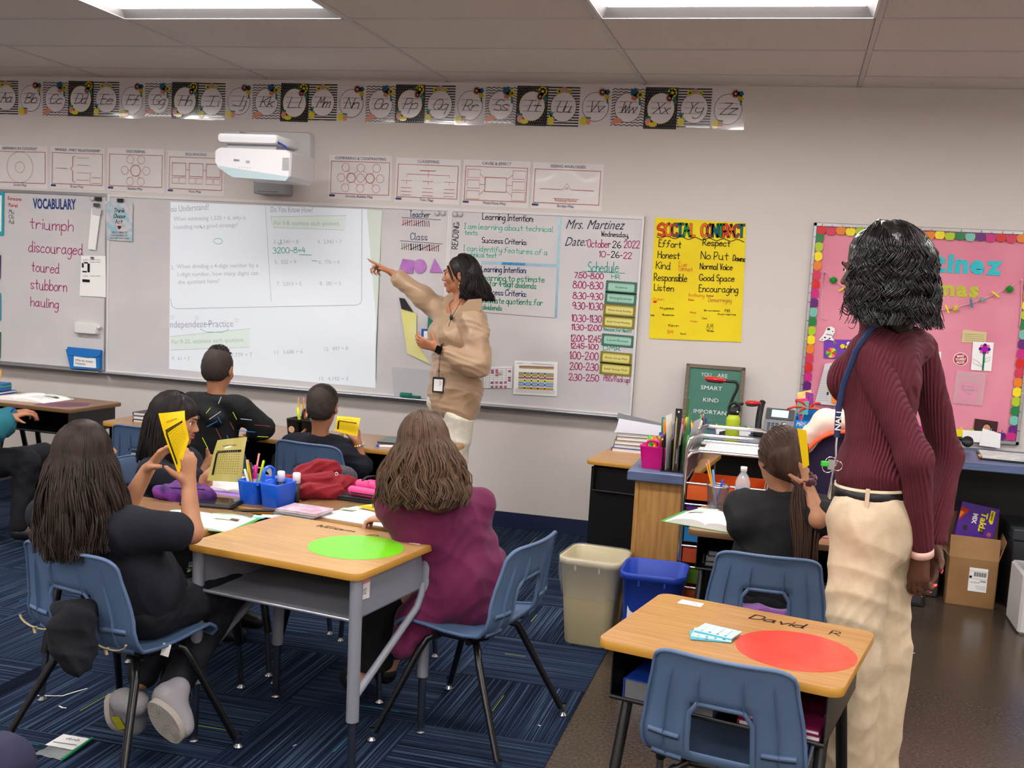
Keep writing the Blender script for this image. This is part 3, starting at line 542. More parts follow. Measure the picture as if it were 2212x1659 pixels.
def chair_shell():
    P, U = shell_pts(); R, C_, _ = P.shape
    du = np.gradient(P, axis=1); dv = np.gradient(P, axis=0); n = np.cross(du, dv); n /= np.linalg.norm(n, axis=2, keepdims=True)+1e-9
    if n[5, 10, 2] > 0: n = -n
    Q = P+n*.0045
    def hole(i, j):
        u = (U[j]+U[j+1])/2; return 9 <= i <= 12 and abs(u) < .43
    mb = MB(); mb.smooth = True; V = np.concatenate([P.reshape(-1, 3), Q.reshape(-1, 3)]); N = R*C_; F = []
    idx = lambda i, j: i*C_+j
    cells = [(i, j) for i in range(R-1) for j in range(C_-1) if not hole(i, j)]; cs = set(cells)
    for i, j in cells:
        a, b, c, d = idx(i, j), idx(i, j+1), idx(i+1, j+1), idx(i+1, j); F += [(a, d, c, b), (N+a, N+b, N+c, N+d)]
        for (di, dj), (p, q) in (((-1, 0), (a, b)), ((1, 0), (c, d)), ((0, -1), (d, a)), ((0, 1), (b, c))):
            if (i+di, j+dj) not in cs: F.append((p, q, N+q, N+p))
    mb.raw(V, F)
    # rolled rim
    B = [P[i, 0] for i in range(R)]+[P[-1, j] for j in range(1, C_)]+[P[i, -1] for i in range(R-2, -1, -1)]+[P[0, j] for j in range(C_-2, 0, -1)]
    B = [b+np.array((0, -.004, 0)) for b in B]; mb.tube(B+[B[0]], .0068, 6, cap=False, flat=.7)
    # rim of the hand slot
    hp = [P[9, 6], P[10, 6], P[11, 6], P[12, 6]]+[P[13, j] for j in range(7, 14)]+[P[12, 14], P[11, 14], P[10, 14], P[9, 14]]
    mb.tube([q+np.array((0, -.005, 0)) for q in hp], .0058, 6, flat=1.2)
    # stiffening fins on the back
    for u, i0, i1, dp in ((-.7, 8, 16, .011), (-.3, 13, 16, .010), (.3, 13, 16, .010), (.7, 8, 16, .011)):
        j = int(round((u+1)*10)); pts = [P[i, j]+n[i, j]*.004 for i in range(i0, i1+1)]; tp = [p+n[i0+k, j]*dp*math.sin(PI*min(1, (k+.5)/(len(pts)))*.75+.5)**1 for k, p in enumerate(pts)]; tp[-1] = pts[-1]; w = np.array((.0022, 0, 0))
        k = len(pts); V = [p-w for p in pts]+[p+w for p in pts]+[p for p in tp]
        mb.raw(np.array(V), [(i, i+1, 2*k+i+1, 2*k+i) for i in range(k-1)]+[(k+i+1, k+i, 2*k+i, 2*k+i+1) for i in range(k-1)], False)
    for s in (-1, 1):
        for i in (8, 10):
            a, b = (0, 6) if s < 0 else (14, 20); pts = [P[i, j]+n[i, j]*.003 for j in range(a+1, b)]
            mb.tube([p+np.array((0, -.006, 0)) for p in pts], .004, 4, flat=2.2)
    return mb
_ch = {}
def chair(lab, x, y, rz, group='blue plastic classroom chairs', dz=0, sx=1):
    t = thing('classroom_chair', lab, 'chair', (x, y, 0.0066 if x < 1.3 else 0.0), rz, group)
    t.scale = (sx, 1, 1)
    if not _ch:
        def tmp(mb, m):
            o = mb.build('tmp', m=m); me = o.data; bpy.data.objects.remove(o); return me
        _ch['shell'] = tmp(chair_shell(), CHB)
        f = MB()
        for s in (-1, 1): f.tube([(s*.12, .12, .372), (s*.12, .02, .366), (s*.12, -.08, .366), (s*.12, -.13, .385)], .011, 8)
        f.tube([(-.14, .05, .360), (.14, .05, .360)], .011, 8).tube([(-.14, -.07, .360), (.14, -.07, .360)], .011, 8); _ch['frame'] = tmp(f, LEGB)
        for i, (sx, sy) in enumerate(((-1, 1), (1, 1), (-1, -1), (1, -1))):
            fx, fy = sx*.236, (.215 if sy > 0 else -.255); tx, ty = sx*.105, (.06 if sy > 0 else -.075)
            _ch['leg%d' % i] = tmp(MB().tube([(tx, ty, .362), (sx*.135, ty+sy*.028, .345), (sx*.152, ty+sy*.045, .305), (fx-sx*.005, fy-sy*.008, .03)], [.0125, .0125, .0125, .0105], 10), LEGB)
            _ch['glide%d' % i] = tmp(MB(Matrix.Translation((fx, fy, 0))).lathe([(.0105, .045), (.011, .028), (.0085, .02), (.0085, .012), (.015, .005), (.016, 0), (0, 0)], n=12), CHROME)
    def put(name, k, par):
        o = bpy.data.objects.new(name, _ch[k]); link(o); o.parent = par; return o
    put('seat_shell', 'shell', t); put('under_frame', 'frame', t)
    for i in range(4): put('glide', 'glide%d' % i, put('leg', 'leg%d' % i, t))
    return t
chair('blue plastic chair behind the desk with the red circle, nearest of all', 1.713, -3.712, -.178)
chair('blue plastic chair of the ponytailed child, purple cloth in its back slot', 1.75, -2.63, 0)
CH1 = chair('blue plastic chair at left front with elastic bands tied round its back', -.178, -3.548, -.247, sx=1.14)
chair('blue plastic chair seen side-on beside the beige waste bin', .775, -2.985, 1.39, sx=1.12)
chair('blue plastic chair of the short-haired child in the dark polo shirt', -.475, -1.41, -.16, sx=1.1)
chair('blue plastic chair mostly hidden behind the dark-haired child, at the far desk', -1.44, -1.40, 0)
chair('blue plastic chair under the child in the printed hoodie', -1.07, -1.37, 0)
chair('blue plastic chair under the child holding the olive paper', -.74, -2.46, -PI/2+.1)
chair('blue chair with black legs at the left edge under the teal-sleeved child', -2.62, -1.62, -.9)
el = M('elastic_tan', (176, 160, 122), .7)
for s in (-1, 1):
    mb = MB(); pts = [(s*.195+0*k, -.15, .43) for k in (0,)]; c = s*.135
    pts = [(c+.066*math.cos(a), -.205-.012*math.sin(a*2)*0-.02*abs(math.cos(a))*0, .452-.028*abs(math.sin(a))) for a in np.linspace(0, PI, 9)]
    mb.tube(pts, .0045, 5, flat=.5).tube([(c+.0, -.212, .425), (c+.018, -.222, .437)], .005, 5, flat=.4).tube([(c, -.212, .425), (c+.014, -.22, .415)], .005, 5, flat=.4); mb.build('elastic_band', CH1, el)
def wood(name, a, b, rough=.32): return M(name, a, rough, spec=.5, noise=(5, b, 6, (1.2, 26, 8)), coat=.15)
WD1 = wood('pale_oak_laminate', (206, 164, 108), (188, 142, 88)); WD2 = wood('oak_laminate', (184, 136, 82), (158, 112, 64)); WD3 = wood('brown_laminate', (150, 112, 74), (128, 92, 60))
EDG = M('amber_edge', (186, 136, 54), .35); EDK = M('brown_edge', (112, 80, 50), .5)
def desk(lab, x, y, rz, w, d, z, topm=WD2, edge=EDG, body=BLKMET, style='black', group='student desks', legs=True):
    t = thing('student_desk', lab, 'desk', (x, y, .0062 if x < 1.2 else 0), rz, group); z0 = z-.022
    mb = MB(); mb.mat(topm); P = rrect(-w/2, w/2, -d/2, d/2, .035, 5); n = len(P)
    mb.add([(a, b, z) for a, b in P], [tuple(range(n))]); mb.mat(edge)
    mb.add([(a*.998, b*.998, z) for a, b in P]+[(a*1.004, b*1.004, z-.004) for a, b in P]+[(a*1.004, b*1.004, z-.017) for a, b in P]+[(a, b, z0) for a, b in P],
           [(k*n+i, k*n+(i+1) % n, (k+1)*n+(i+1) % n, (k+1)*n+i) for k in range(3) for i in range(n)], True); mb.add([(a, b, z0) for a, b in P], [tuple(range(n))[::-1]]); mb.build('desktop', t)
    bw, bd, bh = w-.07, d-.06, .135; zb = z0-bh; b = MB()
    b.box(-bw/2, bw/2, -bd/2, bd/2, zb, zb+.004)
    b.build('book_shelf', t, body)
    for s in (-1, 1): MB().box(s*bw/2-(.003 if s > 0 else 0), s*bw/2+(.003 if s < 0 else 0), -bd/2+.0, bd/2, zb, z0-.001).build('side_panel', t, body)
    MB().box(-bw/2, bw/2, bd/2-.003, bd/2, zb, z0-.001).build('back_panel', t, body)
    MB().tube([(-bw/2, -bd/2, zb+.004), (bw/2, -bd/2, zb+.004)], .006, 6).build('shelf_lip', t, M('lip_metal', (150, 150, 160), .3, .6) if style == 'grey' else body)
    if style == 'grey':
        for sx in (-1, 1):
            for sy in (-1, 1):
                lx, ly = sx*(w/2-.028), sy*(d/2-.035)
                l = MB().tube([(lx, ly, z0-.001), (lx+sx*.004, ly, .2)], .0195, 12).build('leg', t, body)
                MB().tube([(lx+sx*.004, ly, .22), (lx+sx*.006, ly, .02)], .0135, 10).build('leg_insert', l, STEEL); MB(Matrix.Translation((lx+sx*.006, ly, 0))).lathe([(.0135, .022), (.008, .016), (.017, .005), (.017, 0), (0, 0)], n=12).build('glide', l, CHROME)
            MB().tube([(sx*(w/2-.03), d/2-.05, zb+.02), (sx*(w/2-.03), d/2-.06, zb-.02), (sx*(w/2-.028), d/2-.09, zb-.055), (sx*(w/2-.028), -d/2+.05, .27), (sx*(w/2-.028), -d/2+.036, .25)], .0125, 8).build('brace', t, body)
    elif legs:
        for sx in (-1, 1):
            lx = sx*(w/2-.055); 
            for sy in (-1, 1):
                fy = sy*(d/2-.03); l = MB().tube([(lx, sy*.10, zb+.03), (lx, sy*.14, zb-.04), (lx+sx*.012, fy, .17)], .0155, 8).build('leg', t, body)
                MB().tube([(lx+sx*.011, fy-sy*.006, .19), (lx+sx*.016, fy+sy*.01, .02)], .011, 8).build('leg_insert', l, STEEL); MB(Matrix.Translation((lx+sx*.016, fy+sy*.01, 0))).lathe([(.011, .022), (.008, .015), (.017, .005), (.017, 0), (0, 0)], n=10).build('glide', l, CHROME)
        MB().tube([(-(w/2-.06), .03, .3), (w/2-.06, .03, .3)], .010, 6).build('crossbar', t, body)
    return t
DW = desk('front student desk marked William P, with lime green circle and grey metal frame', .313, -3.252, -.165, .645, .50, .665, WD1, EDG, GREYMET, 'grey')
DD = desk('nearest right student desk marked David R, with a red circle on its top', 1.70, -3.615, -.215, .615, .50, .66)
D1 = desk('brown student desk left of the green-circle desk, under open workbooks', -.39, -3.135, -.13, .60, .46, .655, WD3, EDG)
D2 = desk('student desk with the blue pencil caddy and the purple folder', -.27, -2.555, -PI/2-.02, .60, .46, .655, WD3, EDG)
D3 = desk('student desk in front of the magenta-sleeved child, under an open workbook', .22, -2.63, PI/2-.06, .60, .47, .656, WD3, EDG)
D4 = desk('far student desk in front of the dark polo shirt, under a grey folder', -.22, -1.17, -.02, .62, .46, .66, WD3, EDG)
D5 = desk('far student desk under the hoodie sleeve and the pink sheet', -.92, -1.17, -.02, .62, .46, .66, WD3, EDG)
D6 = desk('far student desk stacked with black folders, left of the hoodie', -1.56, -1.14, -.01, .60, .46, .66, WD3, EDG)
D7 = desk('far left student desk with a purple stain under an open book', -2.57, -.83, -.05, .62, .47, .66, WD3, EDK)
D8 = desk('student desk cut by the left picture edge, beside the stained one', -3.19, -.80, -.03, .60, .47, .66, WD3, EDK)
D9 = desk('student desk of the ponytailed child, worn front edge, book stack inside', 1.745, -2.16, -.02, .60, .50, .655, WD3, EDK)
D10 = desk('empty oak student desk against the wall left of the wooden counter', 1.14, -1.03, -.10, .56, .66, .70, WD2, EDG)
MB().box(-.265, .235, -.27, -.262, .24, .66, .002).build('modesty_panel', D10, BLKMET); MB().tube([(-.26, -.27, .235), (.24, -.27, .235)], .008, 6).build('panel_rail', D10, STEEL)
# decals and writing on the two near desks
def dot(d, x, y, r, ry, m, z):
    mb = MB(); mb.prism(circ(x, y, r, 40, ry), z, z+.0007); return mb.build('vinyl_circle', d, m)
dot(DW, .14, .02, .155, .152, M('lime_vinyl', (122, 226, 24), .28, coat=.3), .6652); dot(DD, .152, -.032, .152, .152, M('red_vinyl', (250, 66, 52), .3, coat=.3, noise=(14, (232, 52, 42), 4), bump=(40, .2)), .6602)
mb = MB(); hand(mb, 'William', -.13, .178, .03, .15, BLKINK, .0038, .3, .6656); hand(mb, 'P', .085, .165, .028, .03, BLKINK, .0035, .3, .6656); mb.build('handwriting', DW)
mb = MB(); hand(mb, 'David', -.02, .16, .042, .15, BLKINK, .006, .2, .6606); hand(mb, 'R', .2, .155, .035, .028, BLKINK, .0035, .1, .6606); mb.build('handwriting', DD)
LBL = M('white_label', (226, 222, 220), .5)
mb = MB(); mb.prism(rrect(.23, .30, .16, .195, .003, 2), .6652, .666); line(mb, [(.27, .17), (.295, .165)], .002, .6664, BLKINK); mb.mats.insert(0, LBL) if False else None; mb.build('paper_label', DW, m=LBL) if not mb.mats else None
def label(d, x0, x1, y0, y1, z):
    m2 = MB().mat(LBL).prism([(x0, y0), (x1, y0+.002), (x1-.002, y1), (x0+.002, y1)], z, z+.0006); line(m2, [((x0+x1)/2, y1-.004), (x1-.01, y0+.006)], .0016, z+.0009, BLKINK); m2.build('paper_label', d)
label(DW, .225, .29, .165, .195, .6652); label(DD, -.235, -.165, .175, .215, .6602)
# orange-white property sticker on the green-circle desk
mb = MB(frame((.645/2-.0335, -.16, .60), (0, 1, 0), (0, 0, 1))).mat(LBL).prism([(-.03, -.034), (.028, -.038), (.03, .035), (-.028, .035)], 0, .0008); rect(mb, -.028, .03, .012, .035, .001, M('sticker_pink', (206, 130, 140), .5)); hand(mb, '02', -.008, -.02, .016, None, BLKINK, .0018, 0, .0012); mb.build('property_sticker', DW)
m2 = MB().mat(M('stain_purple', (120, 44, 84), .4, noise=(9, (96, 40, 60), 4))); m2.prism([(.02, -.2), (.2, -.18), (.28, -.05), (.2, .08), (.05, .02), (-.02, -.1)], .6602, .6605); m2.build('stain', D7)
# ---- books inside desks
def slab(lab, cat, name, x, y, z, w, d, h, rz, m, pm=None, group=None, rest=None):
    t = thing(name, lab, cat, (x, y, z), rz, group); MB().box(-w/2, w/2, -d/2, d/2, 0, .0022, .0006).build('cover', t, m)
    if h > .006: MB().box(-w/2+.004, w/2-.003, -d/2+.004, d/2-.004, .0022, h-.0022).build('page_block', t, pm or PAPER)
    MB().box(-w/2, w/2, -d/2, d/2, h-.0022, h, .0006).build('cover', t, m); MB().box(-w/2, -w/2+.003, -d/2, d/2, 0, h).build('spine', t, m); return t
NVB = M('book_blue', (24, 60, 150), .4); BKB = M('book_black', (30, 30, 32), .4); PKB = M('book_magenta', (140, 26, 80), .5); GRNB = M('book_green', (84, 160, 70), .4); GRYB = M('book_grey', (104, 104, 108), .5); ORB = M('book_orange', (206, 96, 30), .4)
zb = .66-.022-.135+.004
slab('blue-covered thick book inside the red-circle desk', 'book', 'hardback_book', 1.57, -3.66, zb+.001, .24, .3, .055, -.215, NVB, GRYB)
slab('magenta folder lying in the right side of the red-circle desk', 'folder', 'folder', 1.84, -3.72, zb+.001, .2, .28, .014, -.2, PKB)
slab('second magenta folder on top in the red-circle desk', 'folder', 'folder', 1.845, -3.715, zb+.016, .2, .28, .012, -.25, PKB)
for k in range(3): slab(('black-edged book lying in the ponytailed child\'s desk, bottom of three', 'grey-edged book in the ponytailed child\'s desk, middle of three', 'black book in the ponytailed child\'s desk, top of three')[k], 'book', 'workbook', 1.62, -2.2, .505+.022*k, .22, .28, .02, -.02+.04*k, (BKB, GRYB, BKB)[k], GRYB)
for k in range(3): slab(('orange book lying in the shelf of the desk left of the green-circle desk', 'green-edged book on the orange one inside the left desk', 'grey book on top inside the left desk shelf')[k], 'book', 'workbook', -.24, -3.14, .504+.017*k, .22, .27, .014, -.1+.07*k, (ORB, GRNB, GRYB)[k])
# ================================================================== TEACHER CORNER
CTOP = M('blue_grey_laminate', (94, 108, 142), .4, noise=(8, (74, 88, 122), 5, (1, 30, 30))); OAK = M('oak_veneer', (196, 148, 84), .45, noise=(4, (170, 122, 64), 6, (14, 1, 1.1)))
ct = thing('counter', 'L-shaped counter with blue-grey top and oak end panel along the wall', 'counter', (2.3, -.3, 0)); Tc = Matrix.Translation((-2.3, .3, 0))
MB(Tc).box(1.115, 1.36, -1.86, -.62, .722, .765, .004).build('side_top', ct, CTOP); MB(Tc).box(1.115, 4.3, -.62, -.02, .722, .765, .004).build('wall_top', ct, CTOP)
MB(Tc).box(1.165, 1.35, -1.80, -1.775, 0, .722).build('end_panel', ct, OAK); MB(Tc).box(1.145, 1.165, -1.805, -1.0, 0, .722, .002).build('side_panel', ct, OAK)
MB(Tc).box(1.38, 4.3, -.07, -.02, .3, .72).build('modesty_panel', ct, M('dark_laminate', (50, 46, 44), .6)); MB(Tc).box(4.26, 4.3, -.6, -.02, 0, .722).build('end_panel', ct, OAK)
# rolling cart with coloured drawers
cart = thing('drawer_cart', 'chrome-framed rolling cart with orange, purple, blue and green drawers', 'cart', (1.54, -1.68, 0)); cw, cd = .175, .17
for sy in (-1, 1):
    MB().tube([(-cw, sy*cd, .05), (-cw, sy*cd, .885), (-cw+.012, sy*cd, .925), (-cw+.045, sy*cd, .945), (cw-.045, sy*cd, .945), (cw-.012, sy*cd, .925), (cw, sy*cd, .885), (cw, sy*cd, .05)], .009, 8).build('frame_hoop', cart, CHROME)
    MB().tube([(-cw, sy*cd, .84), (-cw+.02, sy*cd, .865), (-cw+.05, sy*cd, .875), (cw-.05, sy*cd, .875), (cw-.02, sy*cd, .865), (cw, sy*cd, .84)], .007, 8).build('upper_rail', cart, CHROME)
for k in range(8):
    z = .09+.092*k; 
    for sx in (-1, 1): MB().tube([(sx*cw, -cd, z), (sx*cw, cd, z)], .005, 6).build('side_rail', cart, CHROME)
    MB().tube([(-cw, -cd, z), (cw, -cd, z)], .005, 6).build('front_rail', cart, CHROME)
DC = [('drawer_green', (84, 150, 34)), ('drawer_lime', (110, 170, 40)), ('drawer_orange', (222, 96, 28)), ('drawer_lime', 0), ('drawer_red', (200, 80, 30)), ('drawer_blue', (30, 130, 190)), ('drawer_purple', (92, 34, 120)), ('drawer_orange', 0)]
for k, (nm, c) in enumerate(DC):
    m = MATS.get(nm) or M(nm, c, .3, coat=.2); z = .012+.092*k+.004; b = MB()
    w_, d_, h_ = cw-.012, cd-.01, .066
    b.box(-w_, w_, -d_-.006, -d_, z, z+h_, .002).box(-w_, -w_+.003, -d_, d_, z, z+h_).box(w_-.003, w_, -d_, d_, z, z+h_).box(-w_, w_, d_-.003, d_, z, z+h_).box(-w_, w_, -d_, d_, z, z+.003)
    dr = b.build('drawer', cart, m); MB().tube([(-.03, -d_-.012, z+.045), (.03, -d_-.012, z+.045)], .004, 6).build('handle', dr, m)
MB().box(-cw+.006, cw-.006, -cd+.004, cd-.004, .868, .872).build('top_tray', cart, M('clear_tray', (214, 214, 210), .2, alpha=.55))
for sx in (-1, 1):
    for sy in (-1, 1): MB().lathe([(0, 0), (.02, .002), (.024, .012), (.024, .03), (.02, .042), (0, .045)], (sx*cw, sy*cd, 0), 12).build('caster', cart, BLACK)
# ---- bins
def bin_(lab, x, y, rz, w, d, h, m, name='waste_bin'):
    t = thing(name, lab, 'bin', (x, y, .0066), rz); mb = MB(); mb.smooth = True; L = []
    for z, s in ((0, .74), (.006, .76), (h*.5, .87), (h-.03, .965), (h-.028, 1.03), (h-.004, 1.04), (h, 1.0), (h-.004, .955), (h*.5, .85), (.012, .74)): L.append([(a, b, z) for a, b in rrect(-w/2*s, w/2*s, -d/2*s, d/2*s, .05*s, 6)])
    n = len(L[0]); mb.add([p for r in L for p in r], [(i*n+k, i*n+(k+1) % n, (i+1)*n+(k+1) % n, (i+1)*n+k) for i in range(len(L)-1) for k in range(n)]); mb.add(L[-1], [tuple(range(n))], False); mb.add(L[0], [tuple(range(n))[::-1]], False); mb.build('bin_body', t, m)
    for s in (-1, 1): MB().box(s*w*.2-.004, s*w*.2+.004, -d/2*1.02, -d/2*.96, h-.05, h-.026).build('rim_tab', t, m)
    return t
BEI = M('beige_plastic', (190, 176, 138), .5); BLU = M('recycle_blue', (26, 62, 168), .45)
b1 = bin_('beige waste bin with a clear plastic liner, left of the blue bin', 1.01, -1.905, -.09, .265, .27, .385, BEI)
LIN = M('clear_liner', (236, 234, 230), .12, alpha=.16, spec=.9, bump=(14, 1.0))
mb = MB(); mb.smooth = True; L = []; hh, w_, d_ = .385, .265, .27
for q, (z, s) in enumerate(((.2, .80), (.3, .9), (.36, .93), (hh+.006, 1.0), (hh+.004, 1.06), (hh-.03, 1.07), (hh-.08, 1.06), (hh-.13, .99), (.225, .955), (.218, .945))):
    L.append([(a*(1+.008*math.sin(k*1.7+q*2)), b*(1+.01*math.sin(k*2.3+q)), z+(.006*math.sin(k*.9+q*1.3) if q > 4 else 0)) for k, (a, b) in enumerate(rrect(-w_/2*s, w_/2*s, -d_/2*s, d_/2*s, .055*s, 8))])
n = len(L[0]); mb.add([p for r in L for p in r], [(i*n+k, i*n+(k+1) % n, (i+1)*n+(k+1) % n, (i+1)*n+k) for i in range(len(L)-1) for k in range(n)]); mb.build('liner', b1, LIN)
b2 = bin_('blue recycling bin with a white notice, between beige bin and oak panel', 1.285, -2.02, .03, .265, .27, .385, BLU, 'recycling_bin')
mb = MB(frame((-.02, -.1215, .19), (1, 0, 0), (0, .12, .99))).mat(PAPER).prism([(-.075, -.09), (.075, -.09), (.075, .075), (-.075, .075)], 0, .001); ptext(mb, 'THIS CONTAINER IS FOR', -.06, .0, .007, .12, BLKINK, .01, .0015); ptext(mb, 'TU', -.0, .04, .02, .03, ink((80, 60, 140)), .03, .0015); mb.build('notice', b2)
# ================================================================== SOLID MODELLING (smooth unions meshed on a grid)
nrm = lambda a: np.asarray(a, float)/(np.linalg.norm(a)+1e-12)
A3 = lambda *a: np.array(a, float)
class Vol:
    def __init__(s): s.p = []
    def rc(s, a, b, ra, rb=None, k=.02): s.p.append(('rc', A3(*a), A3(*b), ra, ra if rb is None else rb, k)); return s
    def el(s, c, r, ax=None, k=.02): s.p.append(('el', A3(*c), A3(*r), np.eye(3) if ax is None else np.array(ax, float), 0, k)); return s
    def sub(s, c, r, k=.008): s.p.append(('sub', A3(*c), r, 0, 0, k)); return s
    def cut(s, c, n): s.p.append(('cut', A3(*c), nrm(n), 0, 0, 0)); return s
    def mesh(s, h=.006, disp=None, smooth=1):
        lo = np.full(3, 9e9); hi = -lo
        for q in s.p:
            if q[0] == 'rc':
                for c, r in ((q[1], q[3]), (q[2], q[4])): lo = np.minimum(lo, c-r); hi = np.maximum(hi, c+r)
            elif q[0] == 'el': r = np.abs(q[3].T) @ q[2]; lo = np.minimum(lo, q[1]-r); hi = np.maximum(hi, q[1]+r)
        lo -= .03; hi += .03; N = np.ceil((hi-lo)/h).astype(int)+1; D = np.full(N, 1., np.float32); g = [(lo[i]+h*np.arange(N[i])).astype(np.float32) for i in range(3)]
        for q in s.p:
            k = q[5]; m = k+3*h
            if q[0] == 'cut':
                d = (g[0][:, None, None]-q[1][0])*q[2][0]+(g[1][None, :, None]-q[1][1])*q[2][1]+(g[2][None, None, :]-q[1][2])*q[2][2]; np.maximum(D, d, out=D); continue
            if q[0] == 'rc': b0 = np.minimum(q[1]-q[3], q[2]-q[4])-m; b1 = np.maximum(q[1]+q[3], q[2]+q[4])+m
            elif q[0] == 'el': r = np.abs(q[3].T) @ q[2]; b0 = q[1]-r-m; b1 = q[1]+r+m
            else: b0 = q[1]-q[2]-m; b1 = q[1]+q[2]+m
            i0 = np.clip(np.floor((b0-lo)/h).astype(int), 0, N); i1 = np.clip(np.ceil((b1-lo)/h).astype(int)+1, 0, N)
            if (i1 <= i0).any(): continue
            sl = tuple(slice(a, b) for a, b in zip(i0, i1)); x = g[0][sl[0]][:, None, None]; y = g[1][sl[1]][None, :, None]; z = g[2][sl[2]][None, None, :]
            if q[0] == 'rc':
                a, b = q[1], q[2]; ab = b-a; L = float(ab @ ab)+1e-12; px, py, pz = x-a[0], y-a[1], z-a[2]; t = np.clip((px*ab[0]+py*ab[1]+pz*ab[2])/L, 0, 1)
                d = np.sqrt((px-t*ab[0])**2+(py-t*ab[1])**2+(pz-t*ab[2])**2)-(q[3]+(q[4]-q[3])*t)
            elif q[0] == 'el':
                c, r, R = q[1], q[2], q[3]; P = [x-c[0], y-c[1], z-c[2]]; k0 = 0; k1 = 0
                for j in range(3): u = P[0]*R[j][0]+P[1]*R[j][1]+P[2]*R[j][2]; k0 = k0+(u/r[j])**2; k1 = k1+(u/r[j]**2)**2
                k0 = np.sqrt(k0)+1e-9; d = k0*(k0-1)/(np.sqrt(k1)+1e-9)
            else:
                d = -(np.sqrt((x-q[1][0])**2+(y-q[1][1])**2+(z-q[1][2])**2)-q[2]); o = D[sl]; hh = np.clip(.5-.5*(o-d)/k, 0, 1); D[sl] = o*(1-hh)+d*hh+k*hh*(1-hh); continue
            o = D[sl]; hh = np.clip(.5+.5*(o-d)/k, 0, 1); D[sl] = o*(1-hh)+d*hh-k*hh*(1-hh)
        S = D < 0; c = np.zeros(N-1, np.int8)
        for dx in (0, 1):
            for dy in (0, 1):
                for dz in (0, 1): c += S[dx:N[0]-1+dx, dy:N[1]-1+dy, dz:N[2]-1+dz]
        I = np.argwhere((c > 0) & (c < 8)); idx = np.full(N-1, -1, np.int32); idx[tuple(I.T)] = np.arange(len(I))
        acc = np.zeros((len(I), 3)); cnt = np.zeros(len(I)); E = []
        for a in range(3):
            b, c2 = (a+1) % 3, (a+2) % 3
            for u in (0, 1):
                for v in (0, 1): p0 = [0, 0, 0]; p0[b] = u; p0[c2] = v; p1 = list(p0); p1[a] = 1; E.append((p0, p1))
        for p0, p1 in E:
            i0 = I+p0; i1 = I+p1; d0 = D[tuple(i0.T)]; d1 = D[tuple(i1.T)]; m = (d0 < 0) != (d1 < 0); t = np.where(m, d0/(d0-d1+1e-20*(d0 == d1)), 0)
            pt = np.array(p0)+t[:, None]*(np.array(p1)-np.array(p0)); acc += pt*m[:, None]; cnt += m
        V = lo+h*(I+acc/cnt[:, None]); F = []
        for a in range(3):
            b, c2 = (a+1) % 3, (a+2) % 3; s0 = [slice(None)]*3; s1 = [slice(None)]*3; s0[a] = slice(0, -1); s1[a] = slice(1, None)
            A, B = S[tuple(s0)], S[tuple(s1)]
            for flip, m in ((0, A & ~B), (1, ~A & B)):
                J = np.argwhere(m); J = J[(J[:, b] > 0) & (J[:, c2] > 0)]; ob = np.zeros(3, int); ob[b] = 1; oc = np.zeros(3, int); oc[c2] = 1
                q = [idx[tuple((J-o).T)] for o in (ob*0, ob, ob+oc, oc)]; q = np.stack(q, 1); F.append(q if flip == 0 else q[:, ::-1])
        F = np.concatenate(F); F = F[(F >= 0).all(1)]
        for _ in range(smooth):
            W = np.zeros_like(V); n_ = np.zeros(len(V))
            for i in range(4):
                for j in ((i+1) % 4, (i+3) % 4): np.add.at(W, F[:, i], V[F[:, j]]); np.add.at(n_, F[:, i], 1)
            V = V*.4+.6*W/np.maximum(n_, 1)[:, None]
        if disp is not None:
            n = np.zeros_like(V); e = np.cross(V[F[:, 2]]-V[F[:, 0]], V[F[:, 3]]-V[F[:, 1]])
            for i in range(4): np.add.at(n, F[:, i], e)
            n /= np.linalg.norm(n, axis=1, keepdims=True)+1e-12; V = V+n*disp(V)[:, None]
        return V, F
def folds(amp, sc=1.0, seed=0, stretch=(1, 1, 1)):
    """creases: ridged waves, each only where its own slow mask lets it through, bent by a slow warp"""
    r = np.random.default_rng(seed); K = []
    for f in (12, 16, 22, 28, 36, 46, 60, 80):
        d = nrm(r.normal(size=3)*np.array(stretch)); K.append((d*sc*f, r.uniform(0, 6.3), nrm(r.normal(size=3))*sc*f*.45, nrm(r.normal(size=3))*7, r.uniform(0, 6.3), (16/f)**.75))
    def fn(V):
        o = 0
        for k, ph, k2, km, pm, a in K: o = o+a*(1-np.abs(np.sin(V@k+ph+2.2*np.sin(V@k2+ph*2)))*1.7)*np.clip(.5+np.sin(V@km+pm), 0, 1.2)
        return amp*o*.6
    return fn
